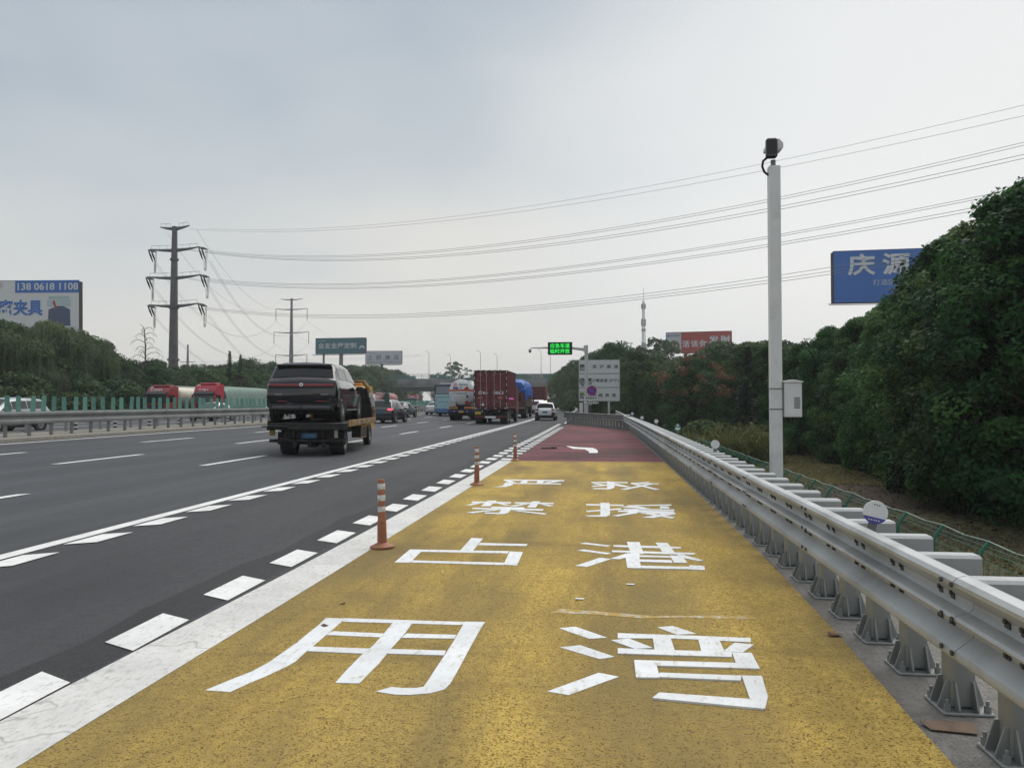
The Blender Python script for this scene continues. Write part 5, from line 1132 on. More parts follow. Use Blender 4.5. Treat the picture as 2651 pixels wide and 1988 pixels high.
# --- oncoming traffic on the other carriageway (front faces the camera)
def oncoming_truck(label, X, Y, H, mat, text=None, trailer=None, tmat=None, tl=11, low=False, group='oncoming lorries beyond the median', name='oncoming_lorry', visor=True):
    p = rp_(X, Y); r = thing(name, label, 'truck', p, math.pi + heading(Y), group); W = 2.5
    # local +y is its travel direction; its nose is at y = 0
    mb = MB(); mb.prism([(0, .45), (-2.25, .45), (-2.25, H), (-1.2, H), (-.55, H - .18), (-.22, H - .62), (-.04, 2.55), (.06, 1.3)], -W / 2, W / 2, 0); cab = mb.build('cab', mat, r, smooth=28)
    P = [(-1.12, .05, 1.62), (1.12, .05, 1.62), (1.10, -.06, 2.62), (-1.10, -.06, 2.62)]
    mb = MB(); mb.slab([Vector(q) for q in P][::-1], .02); ws = mb.build('windscreen', glass_mid, cab)
    mb = MB(); mb.prism([(.30, 2.62), (.22, 2.50), (-.12, 2.72), (-.14, 2.90)], -1.16, 1.16, 0); mb.build('sun_visor', trim, cab)
    for sd_ in (-1, 1):
        mb = MB(); mb.box((sd_ * 1.252, -.9, 2.1), (.012, 1.0, .75)); mb.build('side_window', glass_dk, cab)
        mb = MB(); mb.rbox((sd_ * 1.44, -.15, 2.2), (.20, .12, .66), .05); mb.box((sd_ * 1.33, -.18, 2.5), (.2, .05, .05)); mb.build('mirror', trim, cab)
        mb = MB(); mb.rbox((sd_ * .92, .06, .88), (.42, .10, .20), .03, 1); mb.build('headlamp', lamp_wh, cab)
        for y in (-1.35,): wheel(r, (sd_ * 1.2, y, .50), .50, .30, sd_, steel_rim, 0)
        for y in (-6.2, -7.5) + ((-tl - 1.2,) if trailer else ()): wheel(r, (sd_ * 1.2, y, .50), .50, .30, sd_, steel_rim, 0)
    mb = MB(); mb.rbox((0, .08, 1.15), (1.7, .05, .62), .04, 1); mb.build('grille', trim, cab); mb = MB(); mb.rbox((0, .06, .52), (2.4, .12, .28), .04, 0); mb.build('bumper', trim, cab)
    mb = MB(); mb.rbox((.0, -1.45, H + .06), (1.9, 1.2, .22), .10, 0); mb.build('roof_deflector', mat, cab)
    if text:
        w_ = .28 * len(text)
        q0 = Vector((w_ / 2 + .1, -.075, 2.93)); d = Vector((0, -.18, .42)).normalized()
        lettering(text, tape_w, q0, (-1, 0, 0), d, w_, .30, cab, .018, lift=.02)
    mb = MB(); mb.rbox((0, -6, .85), (1.1, 9, .3), .03); mb.build('chassis', under, r)
    if trailer == 'tank':
        mb = MB(); mb.lathe([(.3, -2.9), (.95, -3.05), (1.15, -3.3), (1.15, -tl - 1.5), (.9, -tl - 1.8), (.3, -tl - 1.9)], (0, 0, 2.35), 28, 1); mb.build('tank', tmat, r, smooth=45)
        mb = MB(); mb.rbox((0, -7, 3.5), (.8, 7, .12), .03); mb.build('tank_walkway', greyp, r)
    elif trailer == 'tarp':
        mb = MB(); rows = []
        for i in range(15):
            y = -2.9 - i * (tl - 1) / 14; rr = []
            for k in range(13):
                a = math.pi * k / 12; bu = 1 + .035 * math.sin(k * 1.9 + i * 2.2)
                rr.append((-math.copysign(abs(math.cos(a)) ** .4, math.cos(a)) * 1.26, y, 1.1 + abs(math.sin(a)) ** .45 * (2.35 if i not in (0, 14) else 2.0) * bu))
            rows.append(rr)
        mb.grid(rows[::-1]); n = 13; mb.add(rows[0], [tuple(range(n))]); mb.add(rows[-1], [tuple(range(n))[::-1]]); mb.build('tarpaulin', tmat, r, smooth=50)
    elif trailer == 'box':
        mb = MB(); mb.rbox((0, -2.6 - tl / 2, 2.3), (2.45, tl, 2.5), .04); mb.build('box_body', tmat, r)
    return r
red_cab = gloss('red_cab_paint', (.26, .025, .028), .35, .5); red_cab2 = gloss('bright_red_cab_paint', (.40, .018, .040), .3, .6); cream = M('cream_tank', (.62, .58, .47), .4, var=.06, scale=2, dirt=(.45, .43, .37), dscale=1.2)
gtarp = M('green_grey_tarpaulin', (.17, .25, .21), .65, var=.2, scale=2.5, bump=.4, bscale=5)
oncoming_truck('dark red lorry with cream tank trailer and 东风商用车 on its visor board', -47.6, 79.0, 3.45, red_cab, '东风商用车', 'tank', cream, 10)
oncoming_truck('bright red lorry pulling a grey green sheeted trailer', -43.6, 81.8, 3.70, red_cab2, '陕汽重卡', 'tarp', gtarp, 14)
oncoming_truck('white fronted box lorry with a red upper panel far beyond the median', -40.6, 140, 3.2, white_car, None, 'box', red_cab, 6)
oncoming_truck('faded red tank lorry with a pale nose far beyond the median', -39.8, 150, 2.95, gloss('faded_red_paint', (.30, .09, .09), .5, .2), None, 'tank', M('faded_red_tank', (.30, .10, .10), .5, var=.1), 9)
oncoming_truck('distant dark red lorry with white marks left of the coach', -40.3, 190, 3.55, gloss('wine_paint', (.22, .02, .035), .4, .4), '东风商用', 'box', maroon_dk, 8)
def oncoming_car(name, label, cat, X, Y, **k):
    p = rp_(X, Y); L_ = k.get('L_', 4.7); r, lf_ = make_car(name, label, cat, p, math.pi + heading(Y), **k)
    for sd_ in (-1, 1):
        mb = MB(); mb.rbox((sd_ * k.get('W', 1.86) * .34, L_ - .10, .72), (.36, .14, .12), .03, 1); mb.build('headlamp', lamp_wh, r)
    mb = MB(); mb.rbox((0, L_ - .03, .46), (.9, .10, .2), .03, 1); mb.build('grille', trim, r); return r
oncoming_car('oncoming_suv', 'silver grey SUV with dark glass behind the median boards at the edge', 'SUV', -30.3, 38.6, kind='suv', L_=4.8, H=1.72, W=1.9, mat=silver_car, glass=glass_mid, group='oncoming cars beyond the median')
oncoming_car('oncoming_sedan', 'pale sedan passing behind the boards in front of the bright red lorry', 'car', -31.0, 61.5, kind='sedan', L_=4.7, H=1.48, W=1.85, mat=white_car, glass=glass_mid, group='oncoming cars beyond the median')
oncoming_car('oncoming_sedan', 'white car low behind the guardrail near the black SUV', 'car', -35.0, 83.5, kind='sedan', L_=4.6, H=1.48, W=1.84, mat=white_car, glass=glass_dk, group='oncoming cars beyond the median')
# ---------------------------------------------------------------- power line
pyl = M('pylon_steel', (.105, .105, .11), .6, .3, var=.12, scale=.6, dirt=(.15, .15, .15), dscale=.3)
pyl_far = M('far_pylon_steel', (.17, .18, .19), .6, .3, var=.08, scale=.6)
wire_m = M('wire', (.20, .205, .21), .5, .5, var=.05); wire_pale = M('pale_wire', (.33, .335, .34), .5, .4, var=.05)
insul = M('insulator', (.03, .03, .032), .4)
PY1 = Vector((-85.0, 146.0, -.8))
AX = Vector((-.90, .43, 0)).normalized()          # crossarm direction, square to the bisector of the two spans
AX = Vector((1.0, -.12, 0)).normalized()
py = thing('power_pylon', 'tall dark tubular steel pylon with three tiers of crossarms on the far left', 'pylon', PY1)
mb = MB(); mb.tube([(0, 0, 0), (0, 0, 9), (0, 0, 19), (0, 0, 29), (0, 0, 37.9)], [1.08, .94, .80, .66, .50], 14); mast = mb.build('mast', pyl, py, smooth=30)
mb = MB()
for z, r in ((11.0, 1.02), (21.5, .86), (31.2, .70)): mb.lathe([(r - .1, z - .25), (r + .14, z - .2), (r + .14, z + .2), (r - .1, z + .25)], n=14)
mb.build('flange', pyl, mast)
tips = []
for z, ln in ((37.6, 3.4), (33.2, 5.8), (27.6, 6.3), (21.9, 5.8)):
    for sd_ in (-1, 1):
        a = AX * (sd_ * .5); b = AX * (sd_ * ln)
        mb = MB(); mb.tube([(a.x, a.y, z - .15), (b.x * .55, b.y * .55, z + .02), (b.x, b.y, z + .34)], [.38, .26, .10], 6)
        arm = mb.build('crossarm', pyl, py)
        mb = MB(); mb.tube([(a.x * 2, a.y * 2, z + .9), (b.x * .92, b.y * .92, z + 1.05)], .03, 4)
        for f in (.3, .6, .92): mb.tube([(b.x * f, b.y * f, z + .1), (b.x * f, b.y * f, z + 1.04)], .025, 4)
        mb.build('arm_rail', pyl, arm)
        if ln > 4:
            tips.append((z, sd_))
            dr = Vector((.62, -.55, 0)) if sd_ > 0 else Vector((.25, -.7, 0)); dl = Vector((-.05, .95, 0))
            for dv, fall in ((Vector((.84, -.54, 0)) * 2.4, -.75), (Vector((.05, .55, 0)) * 2.6, -2.2)):
                for o in (-.28, .28):
                    p = Vector((b.x + o, b.y, z + .25)); q = p + dv + Vector((0, 0, fall))
                    mb = MB(); mb.tube([p, p.lerp(q, .5), q], [.10, .20, .10], 6); mb.build('insulator_string', insul, py)
            p0 = Vector((b.x, b.y, z + .25)) + Vector((.84, -.54, 0)) * 2.4 + Vector((0, 0, -.75)); p1 = Vector((b.x, b.y, z + .25)) + Vector((.05, .55, 0)) * 2.6 + Vector((0, 0, -2.2))
            for dx in (0, .25):
                mb = MB(); mb.tube([p1.lerp(p0, f) + Vector((dx, 0, -3.2 * math.sin(math.pi * f) ** .8)) for f in [k / 10 for k in range(11)]], .045, 5); mb.build('jumper_loop', wire_m, py, smooth=60)
# second and third pylons
def far_pylon(loc, Hh, label, scale, arms):
    r = thing('power_pylon', label, 'pylon', loc)
    mb = MB(); mb.tube([(0, 0, 0), (0, 0, Hh * .5), (0, 0, Hh)], [1.15 * scale, .9 * scale, .45 * scale], 10); mb.build('mast', pyl_far, r, smooth=40)
    for z, ln in arms:
        for sd_ in (-1, 1):
            mb = MB(); mb.tube([(0, 0, z - .1), (sd_ * ln * .6, 0, z), (sd_ * ln, 0, z + .25)], [.30 * scale, .2 * scale, .08], 5); mb.build('crossarm', pyl_far, r)
            if ln > 4.2:
                mb = MB(); mb.tube([(sd_ * ln, 0, z + .2), (sd_ * ln, 0, z - 3.6)], .10, 5); mb.build('insulator_string', insul, r)
    return r
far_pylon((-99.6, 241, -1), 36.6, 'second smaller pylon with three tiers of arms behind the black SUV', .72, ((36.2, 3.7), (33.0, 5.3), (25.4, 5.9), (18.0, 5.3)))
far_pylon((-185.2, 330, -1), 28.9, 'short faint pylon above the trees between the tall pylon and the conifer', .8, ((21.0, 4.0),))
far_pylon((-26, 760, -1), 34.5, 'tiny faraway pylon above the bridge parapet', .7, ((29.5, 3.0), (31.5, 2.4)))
WD = Vector((118, -76, 0)).normalized()
WR = [((-79, 146), .000785, -.1737, 36.6, 2), ((-90, 147), .000808, -.2050, 37.67, 14), ((-79, 146), .000962, -.1902, 32.24, 1), ((-79, 146), .000965, -.1910, 32.03, 1), ((-90, 147), .001043, -.2373, 34.12, 14), ((-90, 147), .001045, -.2392, 34.03, 14),
      ((-79, 146), .000847, -.1617, 26.57, 1), ((-79, 146), .000841, -.1609, 26.34, 1), ((-90, 147), .000909, -.2007, 28.08, 14), ((-90, 147), .000898, -.1994, 27.85, 14), ((-79, 146), .000818, -.1453, 20.76, 1), ((-79, 146), .000805, -.1451, 20.54, 1), ((-90, 147), .000854, -.1777, 22.19, 14)]
names = ['topmost'] * 2 + ['second'] * 4 + ['third'] * 4 + ['lowest'] * 3
for (O, a, b, c, s0), nm in zip(WR, names):
    pts = [Vector((O[0], O[1], 0)) + WD * s + Vector((0, 0, a * s * s + b * s + c)) for s in [s0 + (222 - s0) * k / 40 for k in range(41)]]
    mb = MB(); mb.tube(pts, .018 if nm == 'topmost' else .024, 5)
    mb.build('overhead_wire', wire_m, None, smooth=60, label='thin wire of the %s tier sagging from the tall pylon to the upper right' % nm, category='overhead wire', group='wires running from the tall pylon to the upper right')
# sagging wires between the tall pylon and the second one
for z0, z1, sag, nm in ((33.2 - 2.0, 29.2, 9.5, 'second'), (27.6 - 2.0, 21.6, 8.5, 'third'), (21.9 - 2.0, 14.2, 7.0, 'lowest'), (37.6, 36.0, 8.5, 'topmost')):
    for sd_ in (-1, 1):
        for dx in ((0, .45) if nm != 'topmost' else (0,)):
            ln = 6.3 if nm != 'topmost' else 3.6; l2 = 5.3 if nm != 'topmost' else 3.7
            A = PY1 + AX * (sd_ * ln) + Vector((dx, 2.6, z0)); B = Vector((-99.6 + sd_ * l2 + dx, 241, z1 - 1))
            pts = [A.lerp(B, f) + Vector((0, 0, -4 * sag * f * (1 - f))) for f in [k / 24 for k in range(25)]]
            mb = MB(); mb.tube(pts, .026, 5)
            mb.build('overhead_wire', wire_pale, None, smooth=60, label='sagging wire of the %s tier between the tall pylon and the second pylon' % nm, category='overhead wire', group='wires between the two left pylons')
for sd_ in (-1, 1):
    for z in (29.2, 21.6, 14.2):
        A = Vector((-99.6 + sd_ * 5.3, 241, z - 1)); B = Vector((-93 + sd_ * 5.3 + 6, 330, z - 3)); pts = [A.lerp(B, f) + Vector((0, 0, -26 * f * (1 - f))) for f in [k / 14 for k in range(15)]]
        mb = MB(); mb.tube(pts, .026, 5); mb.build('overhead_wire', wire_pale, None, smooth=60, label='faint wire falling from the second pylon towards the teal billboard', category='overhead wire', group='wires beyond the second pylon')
A = Vector((-185, 330, 20)); 
for z, sg in ((20.2, 2), (20.6, 1.5)):
    pts = [Vector((-240 + 170 * f, 330 - 30 * f, z - 4 * sg * f * (1 - f))) for f in [k / 16 for k in range(17)]]
    mb = MB(); mb.tube(pts, .03, 4); mb.build('overhead_wire', wire_pale, None, label='faint level wire on the short far pylon', category='overhead wire', group='wires of the short far pylon')

# ---------------------------------------------------------------- billboards
def billboard(name, label, P0, P1, P2, P3, mat, legs, depth=1.0, frame=None, zb=-1.5, rails=True):
    """P0 lower left, P1 lower right, P2 upper right, P3 upper left"""
    P0, P1, P2, P3 = map(Vector, (P0, P1, P2, P3)); c = (P0 + P1) / 2; c.z = zb; r = thing(name, label, 'billboard', c)
    ux = (P1 - P0).normalized(); n = Vector((ux.y, -ux.x, 0)).normalized(); n = n if n.y < 0 else -n
    q = [p - c for p in (P0, P1, P2, P3)]
    mb = MB(); mb.slab([p - n * .0 for p in q], .02 if False else .03); f = mb.build('face', mat, r)
    mb = MB(); back = [p - n * depth for p in q]
    mb.add([p - n * .05 for p in q] + back, [(0, 1, 5, 4), (1, 2, 6, 5), (2, 3, 7, 6), (3, 0, 4, 7), (4, 5, 6, 7)])
    for a, b in ((0, 1), (1, 2), (2, 3), (3, 0)): mb.tube([q[a] - n * .02, q[b] - n * .02], .07, 4)
    mb.build('frame', frame or grime, r)
    for f_, rad in legs:
        p = q[0].lerp(q[1], f_) - n * (depth * .5)
        mb = MB(); mb.cyl((p.x, p.y, 0), (p.x, p.y, p.z + .4), rad, 12); mb.build('support_post', pyl_far, r, smooth=40)
    if rails:
        mb = MB(); a = q[0] + n * .9 - Vector((0, 0, .25)) - ux * .8; b = q[1] + n * .9 - Vector((0, 0, .25)); mb.tube([a, b], .05, 4); mb.tube([a - n * .5 - Vector((0, 0, .12)), b - n * .5 - Vector((0, 0, .12))], .05, 4)
        k = 0
        while k * 1.6 < (b - a).length:
            p = a + ux * (k * 1.6); mb.tube([p, p - n * .9 + Vector((0, 0, .1))], .035, 4); k += 1
        mb.build('light_rail', grime, r)
    return r, q, ux, n
def on_board(r, q, ux, n, body, mat, u, v, w, h, bold=.02):
    Wd = (q[1] - q[0]).length; vz = (q[3] - q[0]); H_ = vz.length
    o = q[0] + ux * (u * Wd) + vz.normalized() * (v * H_)
    return lettering(body, mat, o, ux, vz, w * Wd, h * H_, r, bold, lift=.08 if True else 0)
def patch(r, q, ux, n, mat, u0, v0, u1, v1, name='printed_panel', lift=.045, pts=None):
    Wd = (q[1] - q[0]); vz = (q[3] - q[0])
    P = [q[0] + Wd * u + vz * v + n * lift for u, v in (pts or ((u0, v0), (u1, v0), (u1, v1), (u0, v1)))]
    mb = MB(); mb.add(P, [tuple(range(len(P)))]); return mb.build(name, mat, r)
bb_white = M('billboard_white', (.62, .64, .66), .6, var=.03, scale=.3); bb_blue = M('billboard_blue', (.028, .14, .47), .55, var=.06, scale=.3); bb_txt = M('billboard_print_white', (.60, .63, .66), .6, var=.03)
bb_teal = M('billboard_teal', (.03, .14, .165), .55, var=.10, scale=.15); bb_grey = M('billboard_grey', (.50, .53, .56), .6, var=.04, scale=.3); bb_red = M('billboard_red', (.40, .055, .05), .6, var=.1, scale=.25); bb_navy = M('billboard_navy_print', (.06, .085, .16), .6); bb_pale = M('pale_print', (.42, .52, .55), .6); olive = M('olive_picture', (.13, .11, .07), .7, var=.5, scale=.8)
# left: white with a blue telephone band
r, q, ux, n = billboard('billboard', 'white billboard with blue telephone number band rising behind the willows', (-108.0, 108, 11.6), (-79.4, 110, 11.6), (-79.55, 110, 20.29), (-108.0, 108, 20.6), bb_white, ((.25, .5), (.75, .5)), .9, rails=False, frame=grime)
Wl = (q[1] - q[0]).length
patch(r, q, ux, n, bb_blue, 1 - 10.25 / Wl, .77, .997, .985)
on_board(r, q, ux, n, '138 0618 1108', bb_txt, 1 - 9.85 / Wl, .815, 9.6 / Wl, .125, .02)
on_board(r, q, ux, n, '精密夹具', bb_blue, 1 - 15.2 / Wl, .375, 9.4 / Wl, .28, .03)
on_board(r, q, ux, n, '®', greyp, 1 - 12.9 / Wl, .86, .75 / Wl, .09, .0)
patch(r, q, ux, n, M('pale_teal_print', (.36, .50, .50), .6), 1 - 4.9 / Wl, .66, 1 - 1.6 / Wl, .71); patch(r, q, ux, n, bb_pale, 1 - 5.1 / Wl, .53, 1 - 1.4 / Wl, .65)
patch(r, q, ux, n, bb_navy, 0, 0, 0, 0, 'printed_machine', .05, [(1 - 5.0 / Wl, .2), (1 - 1.4 / Wl, .2), (1 - 1.5 / Wl, .48), (1 - 2.6 / Wl, .54), (1 - 3.6 / Wl, .54), (1 - 4.9 / Wl, .48)])
patch(r, q, ux, n, bb_red, 0, 0, 0, 0, 'printed_mark', .055, [(1 - 4.3 / Wl, .60), (1 - 4.0 / Wl, .65), (1 - 3.6 / Wl, .52), (1 - 3.8 / Wl, .49)])
# teal
r, q, ux, n = billboard('billboard', 'teal billboard with white characters 全友全屋定制 on two posts', (-87.2, 230, 16.57), (-71.4, 230.5, 16.75), (-71.4, 230.5, 21.6), (-87.2, 230, 21.46), bb_teal, ((.15, .33), (.50, .62)), 1.2)
on_board(r, q, ux, n, '全友全屋定制', bb_txt, .05, .34, .765, .36, .012)
for k in range(2): pass
on_board(r, q, ux, n, '全友家居', bb_pale, .03, .80, .17, .07, .01)
Wd = (q[1] - q[0]); vz = q[3] - q[0]
mb = MB()
ro = []; ri = []
for k in range(15):
    a = math.pi * k / 14; cx, cz = .925, .30
    ro.append(q[0] + Wd * (cx + .055 * math.cos(a)) + vz * (cz + .21 * math.sin(a)) + n * .05); ri.append(q[0] + Wd * (cx + .030 * math.cos(a)) + vz * (cz + .10 * math.sin(a)) + n * .05)
mb.grid([ri, ro]); mb.build('printed_mark', bb_txt, r)
patch(r, q, ux, n, bb_navy, 0, 0, 0, 0, 'printed_figure', .05, [(.86, .03), (.985, .03), (.985, .27), (.90, .25)])
# pale grey
r, q, ux, n = billboard('billboard', 'pale grey billboard with dark characters 上研液压 on a single post', (-80.6, 260, 14.88), (-67.7, 260, 14.88), (-67.7, 260, 19.45), (-80.6, 260, 19.45), bb_grey, ((.44, .55),), 1.0)
for k, chx in enumerate('上研液压'): on_board(r, q, ux, n, chx, bb_navy, .055 + .245 * k, .33, .135, .36, .010)
on_board(r, q, ux, n, 'SYQN', greyp, .05, .80, .18, .10, .03); on_board(r, q, ux, n, 'SHANGYAN  HYDRAULIC', M('dim_print', (.24, .26, .28), .6), .05, .10, .90, .10, .01)
# red
r, q, ux, n = billboard('billboard', 'red billboard 活该你发财 with a bowl of food picture above the far trees', (17.3, 200, 14.2), (33.75, 201, 14.2), (33.75, 201, 19.85), (17.3, 200, 19.5), bb_red, ((.3, .5), (.7, .5)), 1.2, rails=False)
patch(r, q, ux, n, M('panel_lilac_grey', (.50, .52, .58), .6, var=.04), .0, .0, .225, .985)
Wd = (q[1] - q[0]); vz = q[3] - q[0]
for rr, mt, lf_ in ((1.0, bb_white, .055), (.93, olive, .065)):
    P = [q[0] + Wd * (.118 + .092 * rr * math.cos(2 * math.pi * k / 24)) + vz * (.35 + .30 * rr * math.sin(2 * math.pi * k / 24)) + n * lf_ for k in range(24)]
    mb = MB(); mb.add(P, [tuple(range(24))]); mb.build('printed_bowl', mt, r)
for (u, v, s_) in ((.08, .38, .018), (.12, .45, .022), (.15, .36, .018), (.10, .26, .016)):
    P = [q[0] + Wd * (u + s_ * math.cos(2 * math.pi * k / 9) * (1 + .3 * (k % 2))) + vz * (v + s_ * 3 * math.sin(2 * math.pi * k / 9)) + n * .075 for k in range(9)]
    mb = MB(); mb.add(P, [tuple(range(9))]); mb.build('printed_food', M('food_cream', (.42, .36, .25), .7, var=.3, scale=2), r)
for k in range(3): on_board(r, q, ux, n, '活该你'[k], bb_txt, .24 + .132 * k, .28 + .01 * k, .115, .34, .02)
on_board(r, q, ux, n, '发', bb_txt, .645, .42, .16, .42, .025); on_board(r, q, ux, n, '财', bb_txt, .825, .47, .155, .38, .025)
P = [q[0] + Wd * (.035 + .018 * math.cos(2 * math.pi * k / 14)) + vz * (.84 + .055 * math.sin(2 * math.pi * k / 14)) + n * .06 for k in range(14)]
mb = MB(); mb.add(P, [tuple(range(14))]); mb.build('printed_mark', bb_blue, r); on_board(r, q, ux, n, '天农饲料', bb_navy, .06, .80, .145, .10, .01)
# blue
r, q, ux, n = billboard('billboard', 'large blue billboard with white characters 庆源 half hidden by the right trees', (35.15, 120, 16.55), (62.0, 119, 16.6), (62.0, 119, 24.5), (35.15, 120, 24.3), bb_blue, ((.35, .55), (.7, .55)), 1.6)
Wd_ = (q[1] - q[0]).length
for k, chx in enumerate('庆源米'): on_board(r, q, ux, n, chx, bb_txt, (2.0 + 4.9 * k) / Wd_, .52, 3.95 / Wd_, .42, .025)
on_board(r, q, ux, n, '打造区', bb_pale, 5.6 / Wd_, .325, 3.1 / Wd_, .11, .005)

# ---------------------------------------------------------------- communications mast
cm_ = thing('communications_mast', 'slim pale lattice communications mast above the right-hand trees', 'mast', (23.0, 400, -1.5))
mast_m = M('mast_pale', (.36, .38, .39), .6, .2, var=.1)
mb = MB()
for k in range(3):
    a = 2 * math.pi * k / 3 + .4; mb.tube([(1.55 * math.cos(a), 1.55 * math.sin(a), 0), (.8 * math.cos(a), .8 * math.sin(a), 40), (.5 * math.cos(a), .5 * math.sin(a), 55.5)], [.22, .18, .14], 6)
for j in range(34):
    z = j * 1.62; s0 = 1.55 - .75 * min(z, 40) / 40 - max(0, z - 40) * .019; z2 = z + 1.62; s1 = 1.55 - .75 * min(z2, 40) / 40 - max(0, z2 - 40) * .019
    for k in range(3):
        a = 2 * math.pi * k / 3 + .4; b = 2 * math.pi * (k + 1) / 3 + .4
        mb.tube([(s0 * math.cos(a), s0 * math.sin(a), z), (s1 * math.cos(b), s1 * math.sin(b), z2)], .075, 4); mb.tube([(s1 * math.cos(b), s1 * math.sin(b), z2), (s1 * math.cos(a), s1 * math.sin(a), z2)], .06, 4)
mb.build('lattice', mast_m, cm_)
mb = MB(); mb.tube([(0, 0, 55), (0, 0, 62.2)], .10, 5); mb.build('lightning_rod', mast_m, cm_)
for z, hh, rr in ((52.5, 2.6, .95), (44.2, 3.6, 1.0), (40.3, 1.3, .85), (33.0, 2.0, .9)):
    for k in range(6):
        a = math.pi * k / 3; mb = MB(); mb.rbox((rr * math.cos(a), rr * math.sin(a), z), (.42, .42, hh), .06); mb.build('antenna_panel', M('antenna_grey', (.27, .29, .30), .6), cm_)

# ---------------------------------------------------------------- road bridge across the motorway
BY = 232; bc = M('bridge_concrete', (.26, .265, .26), .85, var=.1, scale=.5, dirt=(.13, .135, .13), dscale=.3); bc2 = M('bridge_underside', (.17, .18, .19), .9, var=.1, scale=.4)
br = thing('road_bridge', 'grey concrete road bridge with green screen parapet crossing over the traffic', 'bridge', (-45, BY, 0))
def bx_(name, mat, c, d, parent=br, **k):
    mb = MB(); mb.box(Vector(c) - Vector((-45, BY, 0)), d); return mb.build(name, mat, parent, **k)
dk_ = bx_('deck', bc, (-45, BY + 6, 7.55), (190, 13, 2.4)); bx_('girder', bc2, (-45, BY + 6, 5.75), (190, 9.5, 1.3))
bx_('kerb_beam', bc, (-45, BY - .55, 8.05), (190, .4, 1.5))
for x in (-72, -34, -6.5 + .0, 22):
    bx_('pier_cap', bc2, (x, BY + 6, 4.7), (3.2, 11, .9))
    for yy in (2.5, 9.5):
        mb = MB(); mb.cyl((x + 45, yy, -1.6), (x + 45, yy, 4.4), .75, 14); mb.build('pier', bc, br, smooth=40)
gscr = M('green_screen', (.075, .175, .145), .6, var=.2, scale=.6); gpost = M('screen_post', (.05, .085, .075), .6)
for yy in (-.5, 12.5):
    mb = MB(); mb.box((0, yy, 10.28), (190, .06, .08)); mb.box((0, yy, 8.9), (190, .06, .10)); pr = mb.build('parapet_rail', gscr, br)
    for k in range(76):
        mb = MB(); mb.box((-94 + 2.5 * k, yy, 9.5), (.12, .10, 1.6)); mb.build('parapet_post', gpost, br)
    mb = MB()
    for k in range(76):
        if (k * 7) % 5 in (0, 2) or 48 < k: mb.box((-94 + 2.5 * k + 1.25, yy, 9.55), (2.2, .02, 1.2))
    mb.build('screen_panel', gscr, br)
    mb = MB()
    for k in range(380): mb.box((-95 + .5 * k, yy, 9.55), (.035, .03, 1.35))
    mb.build('parapet_bars', gscr, br, kind='stuff')
mb = MB(); mb.rbox((23, 26, 10.2), (34, 6, 1.9), .3); mb.build('embankment_wall', bc, br)
lampm = M('lamp_post_grey', (.40, .41, .41), .5, .3, var=.05)
for i, (x, yy, hh) in enumerate(((-51.9, .3, 8.6), (-47.4, 12, 8.3), (-35.8, .3, 8.6), (-32.3, 12, 8.3), (-17.3, .3, 8.9), (-15.2, 12, 8.7), (-74, 12, 7.6))):
    r = thing('street_lamp', 'slender pale street lamp standing on the road bridge', 'street lamp', (x, BY + yy, 8.75), 0, 'street lamps on the road bridge')
    mb = MB(); mb.tube([(0, 0, 0), (0, 0, hh * .8), (-.08, 0, hh * .95), (-.55, 0, hh)], [.11, .08, .07, .05], 6); mb.build('post', lampm, r, smooth=60)
    mb = MB(); mb.rbox((-.85, 0, hh + .02), (.7, .22, .12), .04); mb.build('lamp_head', lampm, r)
bcar, _ = make_car('bridge_car', 'pale car crossing the road bridge behind the parapet', 'car', (-11.5, BY + 4, 8.76), R_(90), 'sedan', 4.5, 1.46, 1.8, white_car, glass_mid)
# ---------------------------------------------------------------- small litter
card = M('brown_cardboard', (.20, .135, .095), .85, var=.2, scale=12)
mb = MB(); mb.slab([(1.60, 3.98, .012), (1.80, 3.95, .012), (1.84, 4.06, .02), (1.71, 4.10, .014), (1.58, 4.06, .018)], .004); mb.build('cardboard_scrap', card, None, label='flat brown cardboard scrap beside a guardrail foot', category='litter')
dleaf = M('dry_leaf', (.10, .055, .035), .9, var=.3, scale=30)
for i, (x, y, lab) in enumerate(((1.60, 5.52, 'curled brown dead leaf on the concrete shoulder'), (-2.02, 5.95, 'tiny dark dead leaf near the border line'), (-1.95, 5.35, 'small reddish dead leaf by the character 用'), (1.72, 15.6, 'dark dead leaf at the far yellow edge'))):
    mb = MB(); mb.grid([[(-.045, -.03, .010), (-.04, .03, .022)], [(0, -.035, .016), (0, .035, .010)], [(.05, -.02, .024), (.045, .025, .012)]]); o = mb.build('dead_leaf', dleaf, None, (x, y, .004), i * 1.3, label=lab, category='leaf'); o.scale = (1 if i == 0 else .55,) * 3
for x, y in ((.27, 6.85), (-.16, 6.3), (1.83, 14.2)):
    mb = MB(); mb.slab([(x - .035, y - .012, .011), (x + .03, y - .018, .011), (x + .04, y + .015, .012), (x - .03, y + .02, .011)], .002); mb.build('paper_scrap', white_board, None, label='tiny white paper scrap lying on the bay', category='litter', group='white paper scraps on the bay')
# burst tyre scrap on the red surface
mb = MB(); mb.rbox((0, 0, .02), (.55, .12, .04), .02, 0); mb.rbox((.18, .06, .03), (.22, .12, .05), .02, 0); mb.build('tyre_scrap', black_rub, None, (-1.72, 26.6, .006), .2, label='dark strip of shed tyre on the red surfacing', category='litter')
